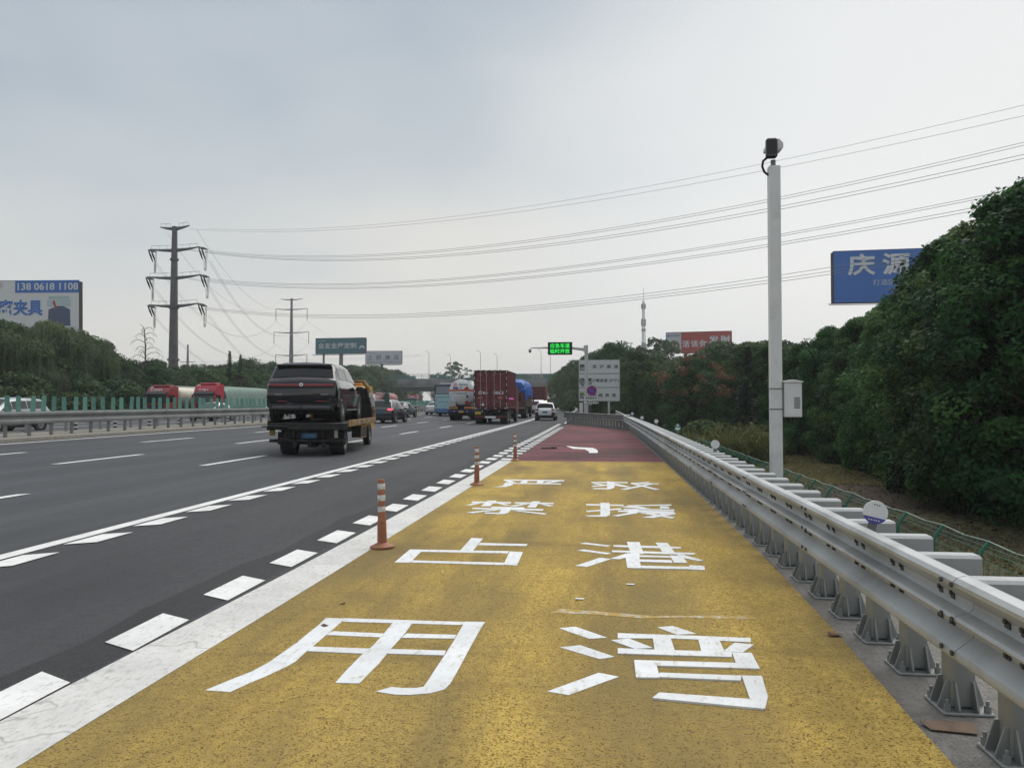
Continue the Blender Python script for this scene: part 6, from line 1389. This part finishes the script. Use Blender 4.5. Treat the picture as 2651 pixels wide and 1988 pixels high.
# ---------------------------------------------------------------- vegetation
import numpy as np
def leaf_mat(name, cols, hue=.03, val=.25, trans=.35):
    m = bpy.data.materials.new(name); m.use_nodes = True; t = m.node_tree; t.nodes.clear(); L = t.links.new
    o = NN(t, 'ShaderNodeOutputMaterial'); at = NN(t, 'ShaderNodeAttribute', attribute_name='tint'); r = NN(t, 'ShaderNodeValToRGB')
    setramp(r, [(i / (len(cols) - 1), c) for i, c in enumerate(cols)]); L(at.outputs['Fac'], r.inputs[0])
    oi = NN(t, 'ShaderNodeObjectInfo'); hs = NN(t, 'ShaderNodeHueSaturation')
    a = NN(t, 'ShaderNodeMapRange'); a.inputs['To Min'].default_value = .5 - hue; a.inputs['To Max'].default_value = .5 + hue; L(oi.outputs['Random'], a.inputs['Value']); L(a.outputs[0], hs.inputs['Hue'])
    wn_ = NN(t, 'ShaderNodeTexWhiteNoise', noise_dimensions='1D'); L(oi.outputs['Random'], wn_.inputs['W'])
    b = NN(t, 'ShaderNodeMapRange'); b.inputs['To Min'].default_value = 1 - val; b.inputs['To Max'].default_value = 1 + val; L(wn_.outputs['Value'], b.inputs['Value']); L(b.outputs[0], hs.inputs['Value'])
    L(r.outputs[0], hs.inputs['Color'])
    d = NN(t, 'ShaderNodeBsdfPrincipled'); d.inputs['Roughness'].default_value = .55; d.inputs['Specular IOR Level'].default_value = .12; L(hs.outputs[0], d.inputs['Base Color'])
    tr = NN(t, 'ShaderNodeBsdfTranslucent'); L(hs.outputs[0], tr.inputs['Color']); mx = NN(t, 'ShaderNodeMixShader'); mx.inputs[0].default_value = trans; L(d.outputs[0], mx.inputs[1]); L(tr.outputs[0], mx.inputs[2]); L(mx.outputs[0], o.inputs[0])
    return m
ever = leaf_mat('evergreen_leaf', [(.010, .032, .013), (.026, .076, .025), (.043, .116, .034), (.075, .165, .044), (.125, .22, .06)])
wood_l = leaf_mat('woodland_leaf', [(.020, .044, .018), (.042, .082, .030), (.068, .118, .040), (.105, .145, .052)], .035, .3)
willow_l = leaf_mat('willow_leaf', [(.034, .064, .030), (.074, .115, .050), (.112, .152, .068), (.155, .19, .09)], .02, .2)
needle = leaf_mat('cedar_needle', [(.014, .028, .018), (.028, .050, .030), (.045, .070, .040)], .02, .25, .1)
pinkpod = leaf_mat('pink_seed_pods', [(.13, .075, .04), (.22, .125, .07), (.30, .18, .11)], .01, .1)
reed_l = leaf_mat('reed_leaf', [(.05, .075, .022), (.095, .125, .035), (.16, .165, .055), (.22, .20, .09)], .01, .1)
bark = M('bark', (.055, .045, .036), .9, var=.3, scale=4, bump=.4, bscale=9)
deadwood = M('dead_wood', (.075, .068, .062), .9, var=.2, scale=3)

def leaves(name, mat, C_, N_, size, tint, aspect=.55, jitter=.7, rs=None, droop=0.0):
    """leaf quads: centres C_, outward directions N_, per-leaf size and tint"""
    n = len(C_); rs = rs or np.random.RandomState(1)
    nn = N_ + rs.normal(0, jitter, (n, 3)); nn /= np.linalg.norm(nn, axis=1)[:, None] + 1e-9
    a = rs.normal(0, 1, (n, 3)); 
    if droop: a = a * (1 - droop) + np.array([0, 0, -1.0]) * droop * 2
    u = a - nn * (a * nn).sum(1)[:, None]; u /= np.linalg.norm(u, axis=1)[:, None] + 1e-9; v = np.cross(nn, u)
    s = (size * rs.uniform(.65, 1.25, n))[:, None] if np.ndim(size) == 0 else (size * rs.uniform(.65, 1.25, n))[:, None]
    V = np.stack([C_ - u * s, C_ + v * s * aspect, C_ + u * s, C_ - v * s * aspect], 1).reshape(-1, 3)
    me = bpy.data.meshes.new(name); me.vertices.add(4 * n); me.vertices.foreach_set('co', V.ravel())
    me.loops.add(4 * n); me.loops.foreach_set('vertex_index', np.arange(4 * n)); me.polygons.add(n); me.polygons.foreach_set('loop_start', np.arange(0, 4 * n, 4)); me.polygons.foreach_set('loop_total', np.full(n, 4))
    me.update(calc_edges=True); at = me.attributes.new('tint', 'FLOAT', 'POINT'); at.data.foreach_set('value', np.repeat(np.clip(tint, 0, 1), 4).astype(np.float32))
    me.materials.append(mat); return me
def puff_crown(name, mat, seed, H, R, base, npuff, per, leaf, shape, pr=(.16, .26), open_=0.0, tint_b=.5):
    """crown of many small leaf puffs spread over an uneven envelope"""
    rs = np.random.RandomState(seed); Cs = []; Ns = []; T = []
    ph = rs.uniform(0, 6.28, 6)
    for k in range(npuff):
        f = rs.uniform(0, 1) ** .9; an = rs.uniform(0, 2 * math.pi)
        lob = 1 + .16 * math.sin(3 * an + ph[0] + 5 * f) + .12 * math.sin(5 * an + ph[1] - 7 * f) + .10 * math.sin(2 * an + ph[2])
        rad = R * shape(f) * lob * (rs.uniform(.62, 1.0) if rs.rand() > .18 + open_ else rs.uniform(.1, .7))
        c = np.array([rad * math.cos(an), rad * math.sin(an), base + (H - base) * f]); pR = R * rs.uniform(*pr) * (.75 + .35 * shape(f))
        out_ = np.array([math.cos(an), math.sin(an), .55 + .7 * f]); out_ /= np.linalg.norm(out_)
        d = rs.normal(0, 1, (per, 3)); d /= np.linalg.norm(d, axis=1)[:, None]
        keep = (d @ out_) > -.30; d = d[keep]
        p = c + d * pR * rs.uniform(.62, 1.05, (len(d), 1)) * np.array([1.1, 1.1, .82])
        Cs.append(p); Ns.append(d * .8 + out_ * .6 + np.array([0, 0, .35])); T.append(np.full(len(d), rs.normal(tint_b, .22)) + rs.normal(0, .10, len(d)))
    me = leaves(name, mat, np.concatenate(Cs), np.concatenate(Ns), leaf, np.concatenate(T), rs=rs); return me
def trunk_mesh(name, H, r, seed, limbs=7, spread=.35, start=.35, mat=bark):
    rs = random.Random(seed); mb = MB(); x = y = 0; pts = []; n = 7
    for k in range(n + 1):
        pts.append((x, y, H * k / n)); x += rs.uniform(-.03, .03) * H / 3; y += rs.uniform(-.03, .03) * H / 3
    mb.tube(pts, [r * (1.25 if k == 0 else 1 - .85 * k / n) for k in range(n + 1)], 8)
    for k in range(limbs):
        f = start + (.92 - start) * k / max(1, limbs - 1); i = min(n - 1, int(f * n)); p = Vector(pts[i]).lerp(Vector(pts[i + 1]), f * n - i); a = k * 2.4 + rs.uniform(-.4, .4); l = H * spread * (1.15 - f * .6)
        q = p + Vector((math.cos(a) * l * .5, math.sin(a) * l * .5, l * .28)); e = p + Vector((math.cos(a) * l, math.sin(a) * l, l * .62))
        mb.tube([p, q, e], [r * .42 * (1.1 - f), r * .26 * (1.1 - f), r * .06], 5)
    return mb.mesh(name, mat, 60)
tear = lambda f: max(.05, (math.sin(math.pi * min(1, f * .80 + .20)) ** .8) * (1.02 - .30 * f))
dome = lambda f: max(.06, math.sqrt(max(0, 1 - (f * 1.0) ** 2.4)) * (.72 + .5 * min(f, .45)))
ball = lambda f: max(.08, math.sin(math.pi * (f * .88 + .09)) ** .6)
broad = lambda f: max(.08, math.sin(math.pi * (f * .80 + .17)) ** .55)
VAR = {}
def variant(key, cr, tr): VAR[key] = (cr, tr)
# big near evergreens (about 10 m high in their own space), with small leaves
for i in range(3):
    variant('ever%d' % i, puff_crown('crown', ever, 21 + i, 9.3, 3.3, .2, 270, 230, .085, dome if i != 1 else tear, (.12, .20)), trunk_mesh('trunk', 8.0, .20, 5 + i))
for i in range(3):
    variant('wood%d' % i, puff_crown('crown', wood_l, 51 + i, 10, 3.7, .9, 170, 80, .17, (broad, ball, dome)[i], (.16, .27)), trunk_mesh('trunk', 8.0, .18, 15 + i))
variant('open', puff_crown('crown', wood_l, 77, 10, 3.0, 3.0, 95, 60, .17, ball, (.10, .17), .25, .55), trunk_mesh('trunk', 9.0, .17, 31, 12, .36, .3))
variant('pod', puff_crown('crown', wood_l, 83, 10, 3.9, 1.2, 190, 85, .15, broad, (.14, .23)), trunk_mesh('trunk', 8, .2, 33))
# conifers: whorls of drooping needle sprays
def conifer(seed, H, R, gaps=1.0):
    rs = np.random.RandomState(seed); Cs = []; Ns = []; T = []
    for k in range(int(30 * gaps)):
        f = k / (30 * gaps); z = H * (.06 + .94 * f); L_ = R * (1.02 - f) ** .85 * rs.uniform(.8, 1.1)
        for b in range(7):
            an = rs.uniform(0, 6.28); l = L_ * rs.uniform(.7, 1.1); m_ = int(16 + 44 * (1 - f))
            s = rs.uniform(.08, 1, m_); p = np.stack([np.cos(an) * l * s, np.sin(an) * l * s, z - .30 * l * s ** 1.6 + .06 * l], 1) + rs.normal(0, .06 * R * .6, (m_, 3)) * np.array([1, 1, .5])
            Cs.append(p); Ns.append(np.tile([0, 0, 1.0], (m_, 1))); T.append(rs.normal(.5, .22, m_))
    return leaves('crown', needle, np.concatenate(Cs), np.concatenate(Ns), .17, np.concatenate(T), .38, .5, rs)
variant('cedar', conifer(5, 10, 3.1), trunk_mesh('trunk', 9.7, .17, 41, 4, .12)); variant('spruce', conifer(9, 10, 2.4), trunk_mesh('trunk', 9.7, .15, 43, 4, .1))
# willows: domes of hanging strands
def willow(seed, H, R):
    rs = np.random.RandomState(seed); Cs = []; Ns = []; T = []
    lob = [(rs.uniform(0, R * .62), rs.uniform(0, 6.28), rs.uniform(.34, .52) * R, rs.uniform(.74, 1.0)) for _ in range(13)]
    for (lr, la, lR, lh) in lob:                              # each lobe: a rounded cap of leaves with a skirt of hanging strands
        cx, cy = lr * math.cos(la), lr * math.sin(la); top = H * lh * (1 - .16 * lr / R); tb = rs.normal(.5, .2)
        m_ = 520; d = rs.normal(0, 1, (m_, 3)); d[:, 2] = np.abs(d[:, 2]); d /= np.linalg.norm(d, axis=1)[:, None]
        p = np.array([cx, cy, top - lR * .8]) + d * lR * rs.uniform(.8, 1.02, (m_, 1)) * np.array([1, 1, .8]); Cs.append(p); Ns.append(d + [0, 0, .3]); T.append(rs.normal(tb + .08, .14, m_))
        for k in range(95):
            an = rs.uniform(0, 6.28); rr = lR * rs.uniform(.55, 1.0); z0 = top - lR * .8 + lR * .8 * math.sqrt(max(0, 1 - (rr / lR) ** 2)); ln = rs.uniform(.35, .85) * min(z0 - .3, H * .62); q = int(ln * 15) + 3
            s = np.sort(rs.uniform(0, 1, q)); ox, oy = cx + rr * math.cos(an), cy + rr * math.sin(an); fl = rs.uniform(.02, .10)
            p = np.stack([ox + math.cos(an) * fl * np.sin(s * 3) * ln * .4, oy + math.sin(an) * fl * np.sin(s * 3) * ln * .4, z0 - ln * s], 1) + rs.normal(0, .035, (q, 3))
            Cs.append(p); Ns.append(np.tile([math.cos(an), math.sin(an), .2], (q, 1))); T.append(np.full(q, rs.normal(tb, .13)) - .12 * s + rs.normal(0, .06, q))
    return leaves('crown', willow_l, np.concatenate(Cs), np.concatenate(Ns), .15, np.concatenate(T), .30, .45, rs, .8)
for i in range(2): variant('willow%d' % i, willow(61 + i, 10, 4.4), trunk_mesh('trunk', 7.5, .24, 51 + i, 9, .4, .4))

NT = [0]
def tree(key, x, y, H, wid=1.0, label=None, group=None, name='tree', z=None):
    cr, tr = VAR[key]; s = H / 10.0; NT[0] += 1
    r = thing(name, label, 'tree', (x, y, ground_z(x, y) - .05 if z is None else z), random.uniform(0, 6.28), group)
    a = place('trunk', tr, r); b = place('crown', cr, r); r.scale = (s * wid, s * wid, s); return r
random.seed(5)
GR_ = 'evergreen trees of the belt right of the guardrail'; GW = 'trees of the wood beyond the bay on the right'; GL = 'trees of the belt beyond the opposite carriageway'
LE = 'dense dark evergreen tree in the belt right of the guardrail, bushy to the ground'; LW = 'mid green broadleaf tree in the wood behind the signs'; LL = 'dark green broadleaf tree in the belt beyond the opposite carriageway'
# ---- right belt: front row then the rows behind it
FRONT = [(13.4,25,11.1),(14.0,28.5,11.3),(14.3,32,11.0),(14.7,36,10.5),(14.8,40.5,9.8),(14.9,45.5,9.2),(14.7,51,8.7),(14.4,57.5,8.0),(14.2,65,8.7),(14.0,74,9.4)]
FL = ['tallest dark evergreen tree at the picture edge beside the guardrail', 'second evergreen tree from the picture edge, behind the wire fence', 'third evergreen tree from the picture edge, right of the blue billboard', 'rounded evergreen tree hiding the right part of the blue billboard', 'evergreen tree just below the words on the blue billboard', 'evergreen tree below the lower left corner of the blue billboard', 'evergreen tree between the blue billboard and the camera pole', 'evergreen tree just right of the camera pole cabinet', 'evergreen tree partly behind the camera pole', 'far evergreen tree just left of the camera pole']
for i, ((x, y, H), lab) in enumerate(zip(FRONT, FL)): tree('ever%d' % (i % 3), x, y, H * (.99, 1.0, .98, .95, .95, .97, 1.0, 1.03, 1.03, 1.03)[i], 1.04, lab, GR_, 'evergreen_tree')
REAR = [(18.7,19.4,10.7),(24.6,19.4,10.2),(19.7,23.8,12.3),(24.9,23.8,12.1),(19.5,28.1,14.3),(25.2,28.1,13.6),(20.4,32.5,15.0),(25.7,32.5,15.4),(20.1,36.8,14.7),(26.3,36.8,14.9),(20.5,41.2,14.1),(25.8,41.2,15.1),(20.7,45.5,14.0),(26.5,45.5,15.5),(20.9,49.9,13.2),(26.1,49.9,15.0),(19.5,54.2,11.2),(22.7,54.2,14.2),(19.4,58.6,10.1),(23.4,58.6,13.5),(18.7,62.9,9.9),(22.8,62.9,12.0),(18.7,67.3,9.0),(22.2,67.3,11.4),(18.4,71.7,8.3),(23.1,71.7,11.5),(18.3,76.0,8.8),(22.4,76.0,10.8),(18.3,80.3,9.2),(22.0,80.3,10.1),(18.7,84.7,9.4),(23.1,84.7,10.4),(18.0,89.0,9.7),(22.9,89.0,9.4),(18.1,93.4,10.0),(23.2,93.4,9.7),(18.9,97.8,10.3),(22.3,97.8,10.4),(18.9,102.1,10.7),(23.4,102.1,10.5)]
for i, (x, y, H) in enumerate(REAR): tree('ever%d' % (i % 3), x, y, H * .99, .95 if H > 12 else 1.08, LE, GR_, 'evergreen_tree')
# ---- wood on the right, farther on
tree('pod', 8.0, 66, 7.3, 1.0, 'broadleaf tree with pinkish brown seed pods right of the name board', GW, 'golden_rain_tree')
pods = puff_crown('seed_pods', pinkpod, 91, 10.4, 4.2, 5.2, 75, 80, .13, ball, (.09, .15))
rt_ = [o for o in S.objects if o.name.startswith('golden_rain_tree')][0]; place('seed_pods', pods, rt_)
tree('cedar', 12.4, 66, 8.4, .8, 'dark drooping cedar standing left of the camera pole', GW, 'cedar_tree'); tree('cedar', 10.9, 59, 5.6, 1.25, 'low spreading cedar below the pink podded tree', GW, 'cedar_tree')
tree('cedar', 15.6, 70, 8.5, 1.0, 'cedar half hidden behind the camera pole', GW, 'cedar_tree'); tree('cedar', 7.6, 64, 5.0, 1.2, 'dark low cedar beside the name board foot', GW, 'cedar_tree')
WOOD = [(9.6,74,7.6,0),(9.2,80,7.4,1),(4.0,86,8.3,2),(9.0,86,7.7,0),(13.0,80,9.2,1),(12.0,92,9.2,2),(17.0,88,9.9,0),(6.0,97,9.6,1),(2.4,99,9.4,0),(10.4,106,8.8,2),(16.0,103,11.0,1),(21.5,100,10.7,0),(1.8,112,10.0,2),(6.2,118,10.5,0),(12.2,122,9.6,1),(18.8,120,11.9,2),(25.5,116,12.0,0),(0.2,127,10.0,1),(4.6,136,11.6,2),(10.5,140,12.0,0),(17.5,140,12.2,1),(25.4,136,13.3,2),(33,132,13.0,0),(-2.2,143,9.8,2),(1.6,155,11.9,1),(8,160,13.4,0),(16,163,12.2,2),(25,160,15.4,1),(34,156,14.8,0),(-4.8,161,10.2,0),(-1.2,174,12.3,2),(6,182,14.4,1),(-7.2,180,9.9,1),(-9.4,197,9.4,0),(-3.5,192,12.1,1),(-6.0,208,12.0,2),(1.5,205,14.7,0),(40,176,16.2,1),(46,150,15.5,2),(-11.5,212,9.5,2)]
def wood_label(x, y):
    q = x / y
    w = 'left of the white name board' if q < -.035 else 'just behind the white name board' if q < .03 else 'below the communications mast' if q < .085 else 'below the red billboard' if q < .15 else 'far behind the camera pole'
    return ('near' if y < 100 else 'mid distance' if y < 150 else 'far') + ' broadleaf tree ' + w
for x, y, H, k in WOOD: tree('wood%d' % k, x, y, H, random.uniform(.98, 1.15), wood_label(x, y), GW)
for x, y, H in ((3.7, 185, 16.6), (7.0, 187, 16.2), (9.6, 190, 17.0), (13.7, 188, 18.8), (16.6, 192, 18.4)):
    tree('open', x, y, H, 1.05, 'loose dark tree with sky showing through below the communications mast', 'loose trees below the mast')
# ---- left belt
tree('willow0', -62.5, 66, 11.2, 1.0, 'weeping willow before the left billboard, its left half cut by the picture edge', GL, 'willow_tree'); tree('willow1', -59.5, 70.5, 11.6, 1.0, 'broad weeping willow in front of the telephone billboard', GL, 'willow_tree'); tree('willow0', -58.8, 77, 12.3, .95, 'weeping willow with thin hanging edge right of the left billboard', GL, 'willow_tree')
tree('willow1', -56.4, 80.5, 10.7, .72, 'narrow weeping willow at the right end of the willow group', GL, 'willow_tree'); tree('willow1', -66, 74, 11.4, 1.0, 'weeping willow behind the front willows below the billboard', GL, 'willow_tree'); tree('willow1', -56.8, 62, 7.5, 1.1, 'low young willow at the far left edge', GL, 'willow_tree'); tree('willow0', -56.0, 71.5, 6.6, 1.2, 'low bushy willow in front of the tall willows', GL, 'willow_tree')
tree('spruce', -56.1, 112, 10.2, .62, 'pointed dark conifer standing above the left belt', GL, 'conifer_tree'); tree('spruce', -56.3, 116, 9.9, .6, 'second pointed conifer beside the taller one in the left belt', GL, 'conifer_tree')
random.seed(9)
def left_label(x, y):
    q = -x / y; row = 'low front' if x - C(y) > -58.2 else 'middle row' if x - C(y) > -63.5 else 'tall rear'
    w = 'beside the weeping willows' if q > .655 else 'by the foot of the tall pylon' if q > .58 else 'above the dark red lorry' if q > .525 else 'above the sheeted trailer' if q > .45 else 'behind the black SUV' if q > .355 else 'below the pale grey billboard' if q > .285 else 'between the pale grey billboard and coach' if q > .245 else 'close to the road bridge'
    return row + ' far belt broadleaf tree ' + w
LEFT = [(-56.2,75.8,7.4),(-65.7,76.1,11.2),(-57.0,80.6,6.7),(-66.8,80.9,11.2),(-56.3,85.6,6.7),(-61.3,86.1,9.7),(-67.7,86.3,11.2),(-55.3,91.1,7.0),(-61.5,88.8,9.7),(-67.1,90.0,10.5),(-57.0,93.8,7.0),(-62.2,96.2,7.8),(-67.5,94.5,10.9),(-57.0,99.6,6.4),(-61.6,100.6,7.9),(-67.1,99.6,9.1),(-56.2,105.8,6.6),(-61.7,105.5,7.6),(-67.4,104.1,8.0),(-56.8,109.6,6.8),(-61.0,111.0,8.0),(-66.9,108.7,8.4),(-56.5,115.6,6.6),(-63.1,115.0,8.5),(-68.8,113.3,8.9),(-58.2,118.6,7.4),(-61.3,120.1,8.4),(-69.2,120.5,8.3),(-58.3,125.1,7.3),(-62.1,124.0,8.6),(-68.9,123.5,8.6),(-57.9,129.1,7.6),(-62.5,128.1,8.9),(-69.4,130.1,8.9),(-57.8,134.8,8.4),(-63.7,133.2,9.8),(-69.0,134.4,9.0),(-58.8,138.5,7.3),(-62.1,139.8,9.8),(-68.2,138.9,9.7),(-59.5,143.3,7.3),(-63.8,143.7,9.2),(-69.5,145.6,10.3),(-58.0,150.0,8.2),(-64.0,150.1,9.7),(-70.4,148.9,11.0),(-58.0,154.4,7.2),(-64.7,153.2,9.8),(-70.7,155.1,10.0),(-58.9,160.2,9.0),(-64.8,159.8,9.7),(-70.8,158.9,10.5),(-59.7,166.0,8.2),(-65.4,165.8,9.4),(-70.1,168.1,11.1),(-59.8,173.0,8.8),(-64.8,173.9,10.7),(-71.2,174.8,10.1),(-61.4,179.9,9.2),(-65.6,178.9,10.1),(-71.8,181.1,11.3),(-61.9,185.3,9.3),(-66.7,186.8,10.8),(-72.0,185.1,10.5),(-62.6,193.6,10.3),(-67.1,191.5,11.6),(-73.6,192.5,11.2),(-63.3,200.2,8.9),(-68.6,198.2,11.3),(-74.5,198.5,11.7),(-63.0,206.8,9.4),(-68.3,205.0,11.4),(-73.7,205.2,12.5),(-63.2,213.6,10.1),(-68.0,212.8,11.6),(-75.3,213.5,12.1),(-64.0,217.4,10.0),(-70.6,218.8,11.9),(-75.5,218.9,12.5),(-64.8,226.8,10.4),(-70.8,224.1,12.5),(-75.6,225.5,13.3),(-67.5,234.5,11.0),(-71.1,234.5,13.5),(-76.9,235.2,13.4),(-68.6,242.4,9.2),(-72.5,241.4,13.0),(-78.2,242.2,13.6),(-69.1,251.7,10.9),(-74.0,250.5,13.7),(-80.8,250.1,14.5),(-69.8,258.3,9.4),(-75.6,259.1,13.7),(-80.8,258.4,14.3),(-71.3,267.7,9.8),(-77.2,267.6,13.4),(-82.0,266.7,15.1),(-73.1,275.9,10.1),(-77.5,277.3,13.8),(-83.8,275.6,14.4),(-74.5,284.4,11.0),(-79.5,283.4,14.1),(-85.4,283.5,15.3),(-73.6,292.5,11.7),(-81.3,294.7,14.6),(-87.1,294.7,16.3),(-76.4,300.7,11.7),(-80.6,300.9,15.0),(-86.3,302.1,15.9),(-76.9,309.6,9.8),(-82.6,311.1,14.6),(-89.6,310.4,15.4),(-78.6,318.8,9.9),(-84.0,319.9,15.2),(-89.2,318.7,16.0),(-81.7,327.0,10.3),(-86.7,327.6,15.1),(-92.7,326.6,16.5)]
for x, y, H in LEFT: tree(random.choice(['wood0', 'wood1', 'wood2', 'wood1', 'ever0'] if y < 170 else ['wood0', 'wood1', 'wood2']), x, y, H, random.uniform(1.0, 1.22), left_label(x, y), GL)
# low undergrowth bushes along the foot of both belts, as single shrubs
shr = puff_crown('crown', wood_l, 97, 2.2, 1.8, 0, 60, 90, .12, dome, (.22, .36)); shs = MB(); shs.tube([(0, 0, 0), (.05, 0, .9)], [.06, .02], 5); shm = shs.mesh('stem', bark)
def shrub(x, y, s, lab, grp):
    r = thing('shrub', lab, 'shrub', (x, y, ground_z(x, y) - .05), random.uniform(0, 6.28), grp); place('stem', shm, r); place('crown', shr, r); r.scale = (s * 1.15, s * 1.15, s)
y = 52
while y < 300:
    shrub(-52.6 + C(y) + random.uniform(-.5, .5), y, random.uniform(1.0, 1.9), 'dark low shrub filling the foot of the tree belt beyond the opposite carriageway', 'shrubs along the left tree belt'); y += 3.1 if y < 130 else 5
for x, y, s in ((7.6, 57, 1.0), (8.6, 70, 1.3), (1.6, 92, 1.6), (.4, 106, 1.7), (-.8, 120, 1.7), (-2.2, 133, 1.8), (-4, 147, 1.8), (-5.8, 165, 1.8), (11.5, 55.5, .9)):
    shrub(x, y, s, 'low dark shrub at the foot of the right-hand wood', 'shrubs along the right wood')
# ---- bare conifer beside the tall pylon
bt_ = thing('bare_tree', 'leafless conifer with drooping bare branches left of the tall pylon', 'tree', (-62.4, 100, -1)); rs = random.Random(4); mb = MB()
mb.tube([(0, 0, 0), (.1, 0, 6), (0, .1, 10.5), (-.25, .1, 13.0), (-.9, .1, 13.5)], [.17, .13, .08, .05, .02], 6); mb.build('trunk', deadwood, bt_, smooth=60)
for k in range(26):
    z = 6.0 + k * .27; a = k * 2.3; l = (3.3 - 2.2 * (z - 6) / 7) * rs.uniform(.7, 1.15)
    mb = MB(); P = [(math.cos(a) * l * f, math.sin(a) * l * f, z + .38 * l * math.sin(f * 2.2) - .42 * l * f * f) for f in (0, .3, .6, .85, 1)]
    mb.tube(P, [.045, .04, .03, .02, .01], 4)
    for f in (.45, .7, .9):
        p = Vector(P[2]).lerp(Vector(P[4]), f - .3) ; mb.tube([p, p + Vector((rs.uniform(-.3, .3), rs.uniform(-.3, .3), -.5))], [.018, .006], 3)
    mb.build('branch', deadwood, bt_)
# ---- the loose tree behind the coach, and dead twigs above the SUV
tree('open', -57, 300, 17.5, 1.25, 'loose pale green tree with open crown above the white tanker', None)
tree('wood1', -63, 306, 12, 1.2, LL, GL); tree('wood0', -50.5, 304, 11.0, 1.2, LL, GL)
# ---- reeds behind the guardrail
rs = np.random.RandomState(3)
def reed_clump(x, y, n, R, H, lab):
    z = ground_z(x, y); an = rs.uniform(0, 6.28, n); rr = R * np.sqrt(rs.uniform(0, 1, n)); mb = MB(); 
    r = thing('reed_clump', lab, 'reeds', (x, y, z), 0, 'reeds growing on the lower verge')
    Cs = []; T = []; Ns = []
    for i in range(n):
        h = H * rs.uniform(.55, 1.0) * (1 - .35 * rr[i] / R); bx0, by0 = rr[i] * math.cos(an[i]), rr[i] * math.sin(an[i]); le = rs.normal(0, .16, 2)
        mb.tube([(bx0, by0, 0), (bx0 + le[0] * .4, by0 + le[1] * .4, h * .6), (bx0 + le[0] * 1.4, by0 + le[1] * 1.4, h)], [.012, .009, .003], 3, cap=False)
        m_ = 9; s = rs.uniform(.25, 1, m_); Cs.append(np.stack([bx0 + le[0] * s * 1.2 + rs.normal(0, .10, m_), by0 + le[1] * s * 1.2 + rs.normal(0, .10, m_), h * s], 1)); T.append(s * .6 + rs.normal(.15, .12, m_)); Ns.append(rs.normal(0, 1, (m_, 3)))
    mb.build('stems', M('reed_stem', (.12, .13, .05), .8), r, kind='stuff'); place('leaf_blades', leaves('leaf_blades', reed_l, np.concatenate(Cs), np.concatenate(Ns), .20, np.concatenate(T), .16, .3, rs, .6), r, kind='stuff')
reed_clump(7.4, 46.5, 150, 1.5, 3.0, 'tall pale reed clump behind the blank grey plate'); reed_clump(8.9, 47.5, 150, 1.5, 3.2, 'widest pale reed clump behind the guardrail left of the camera pole'); reed_clump(6.0, 50, 60, 1.0, 2.4, 'small reddish reed clump beyond the green plate'); reed_clump(10.2, 48.5, 80, 1.1, 2.6, 'reed clump nearest to the camera pole')
# ---- dry grass tufts over the lower verge (too many to count)
n = 42000; gx = rs.uniform(5.2, 24, n); gyv = 4 + 62 * rs.uniform(0, 1, n) ** 1.2
patchy = np.array([math.sin(a * .5 + b * .21) + math.sin(a * .23 - b * .37 + 1.3) for a, b in zip(gx, gyv)]); keep = (patchy > .1) | ((gyv > 38) & (gx < 15)) | (gx < 7.2); gx, gyv = gx[keep], gyv[keep]
gz = np.array([ground_z(a, b) for a, b in zip(gx, gyv)]); Cg = np.stack([gx, gyv, gz + .05], 1)
place('dry_grass', leaves('dry_grass', leaf_mat('dry_grass_blade', [(.08, .085, .03), (.15, .14, .06), (.24, .21, .11), (.32, .28, .17)], 0, 0), Cg, rs.normal(0, 1, (len(Cg), 3)) * np.array([1, 1, .2]), .10, rs.normal(.5, .22, len(Cg)), .22, .2, rs, .0), None, kind='stuff')
n = 15000; gx = 5.6 + 7.4 * rs.uniform(0, 1, n); gyv = rs.uniform(34, 62, n); gz = np.array([ground_z(a, b) for a, b in zip(gx, gyv)])
place('verge_grass', leaves('verge_grass', leaf_mat('pale_verge_grass', [(.14, .14, .055), (.24, .22, .10), (.34, .30, .16), (.42, .37, .22)], 0, 0), np.stack([gx, gyv, gz + .07], 1), rs.normal(0, 1, (n, 3)) * np.array([1, 1, .2]), .15, rs.normal(.5, .22, n), .2, .2, rs), None, kind='stuff')
# fallen leaves under the trees
n = 16000; gx = rs.uniform(6.5, 26, n); gyv = 8 + 50 * rs.uniform(0, 1, n); gz = np.array([ground_z(a, b) for a, b in zip(gx, gyv)])
place('fallen_leaves', leaves('fallen_leaves', leaf_mat('fallen_leaf', [(.035, .022, .013), (.08, .05, .028), (.14, .095, .05), (.20, .15, .09)], 0, 0), np.stack([gx, gyv, gz + .02], 1), np.tile([0, 0, 1.0], (n, 1)), .07, rs.normal(.45, .25, n), .6, .35, rs), None, kind='stuff')

# ---------------------------------------------------------------- haze: one closed box of thin air round the whole scene
hz = bpy.data.materials.new('haze_air'); hz.use_nodes = True; t = hz.node_tree; t.nodes.clear(); o = NN(t, 'ShaderNodeOutputMaterial'); pv = NN(t, 'ShaderNodeVolumePrincipled')
pv.inputs['Color'].default_value = (.93, .96, .99, 1); pv.inputs['Density'].default_value = HAZE; pv.inputs['Anisotropy'].default_value = .2; t.links.new(pv.outputs[0], o.inputs['Volume'])
mb = MB(); mb.box((0, 700, 30), (2000, 1700, 70)); hb = mb.build('haze', hz, kind='stuff')
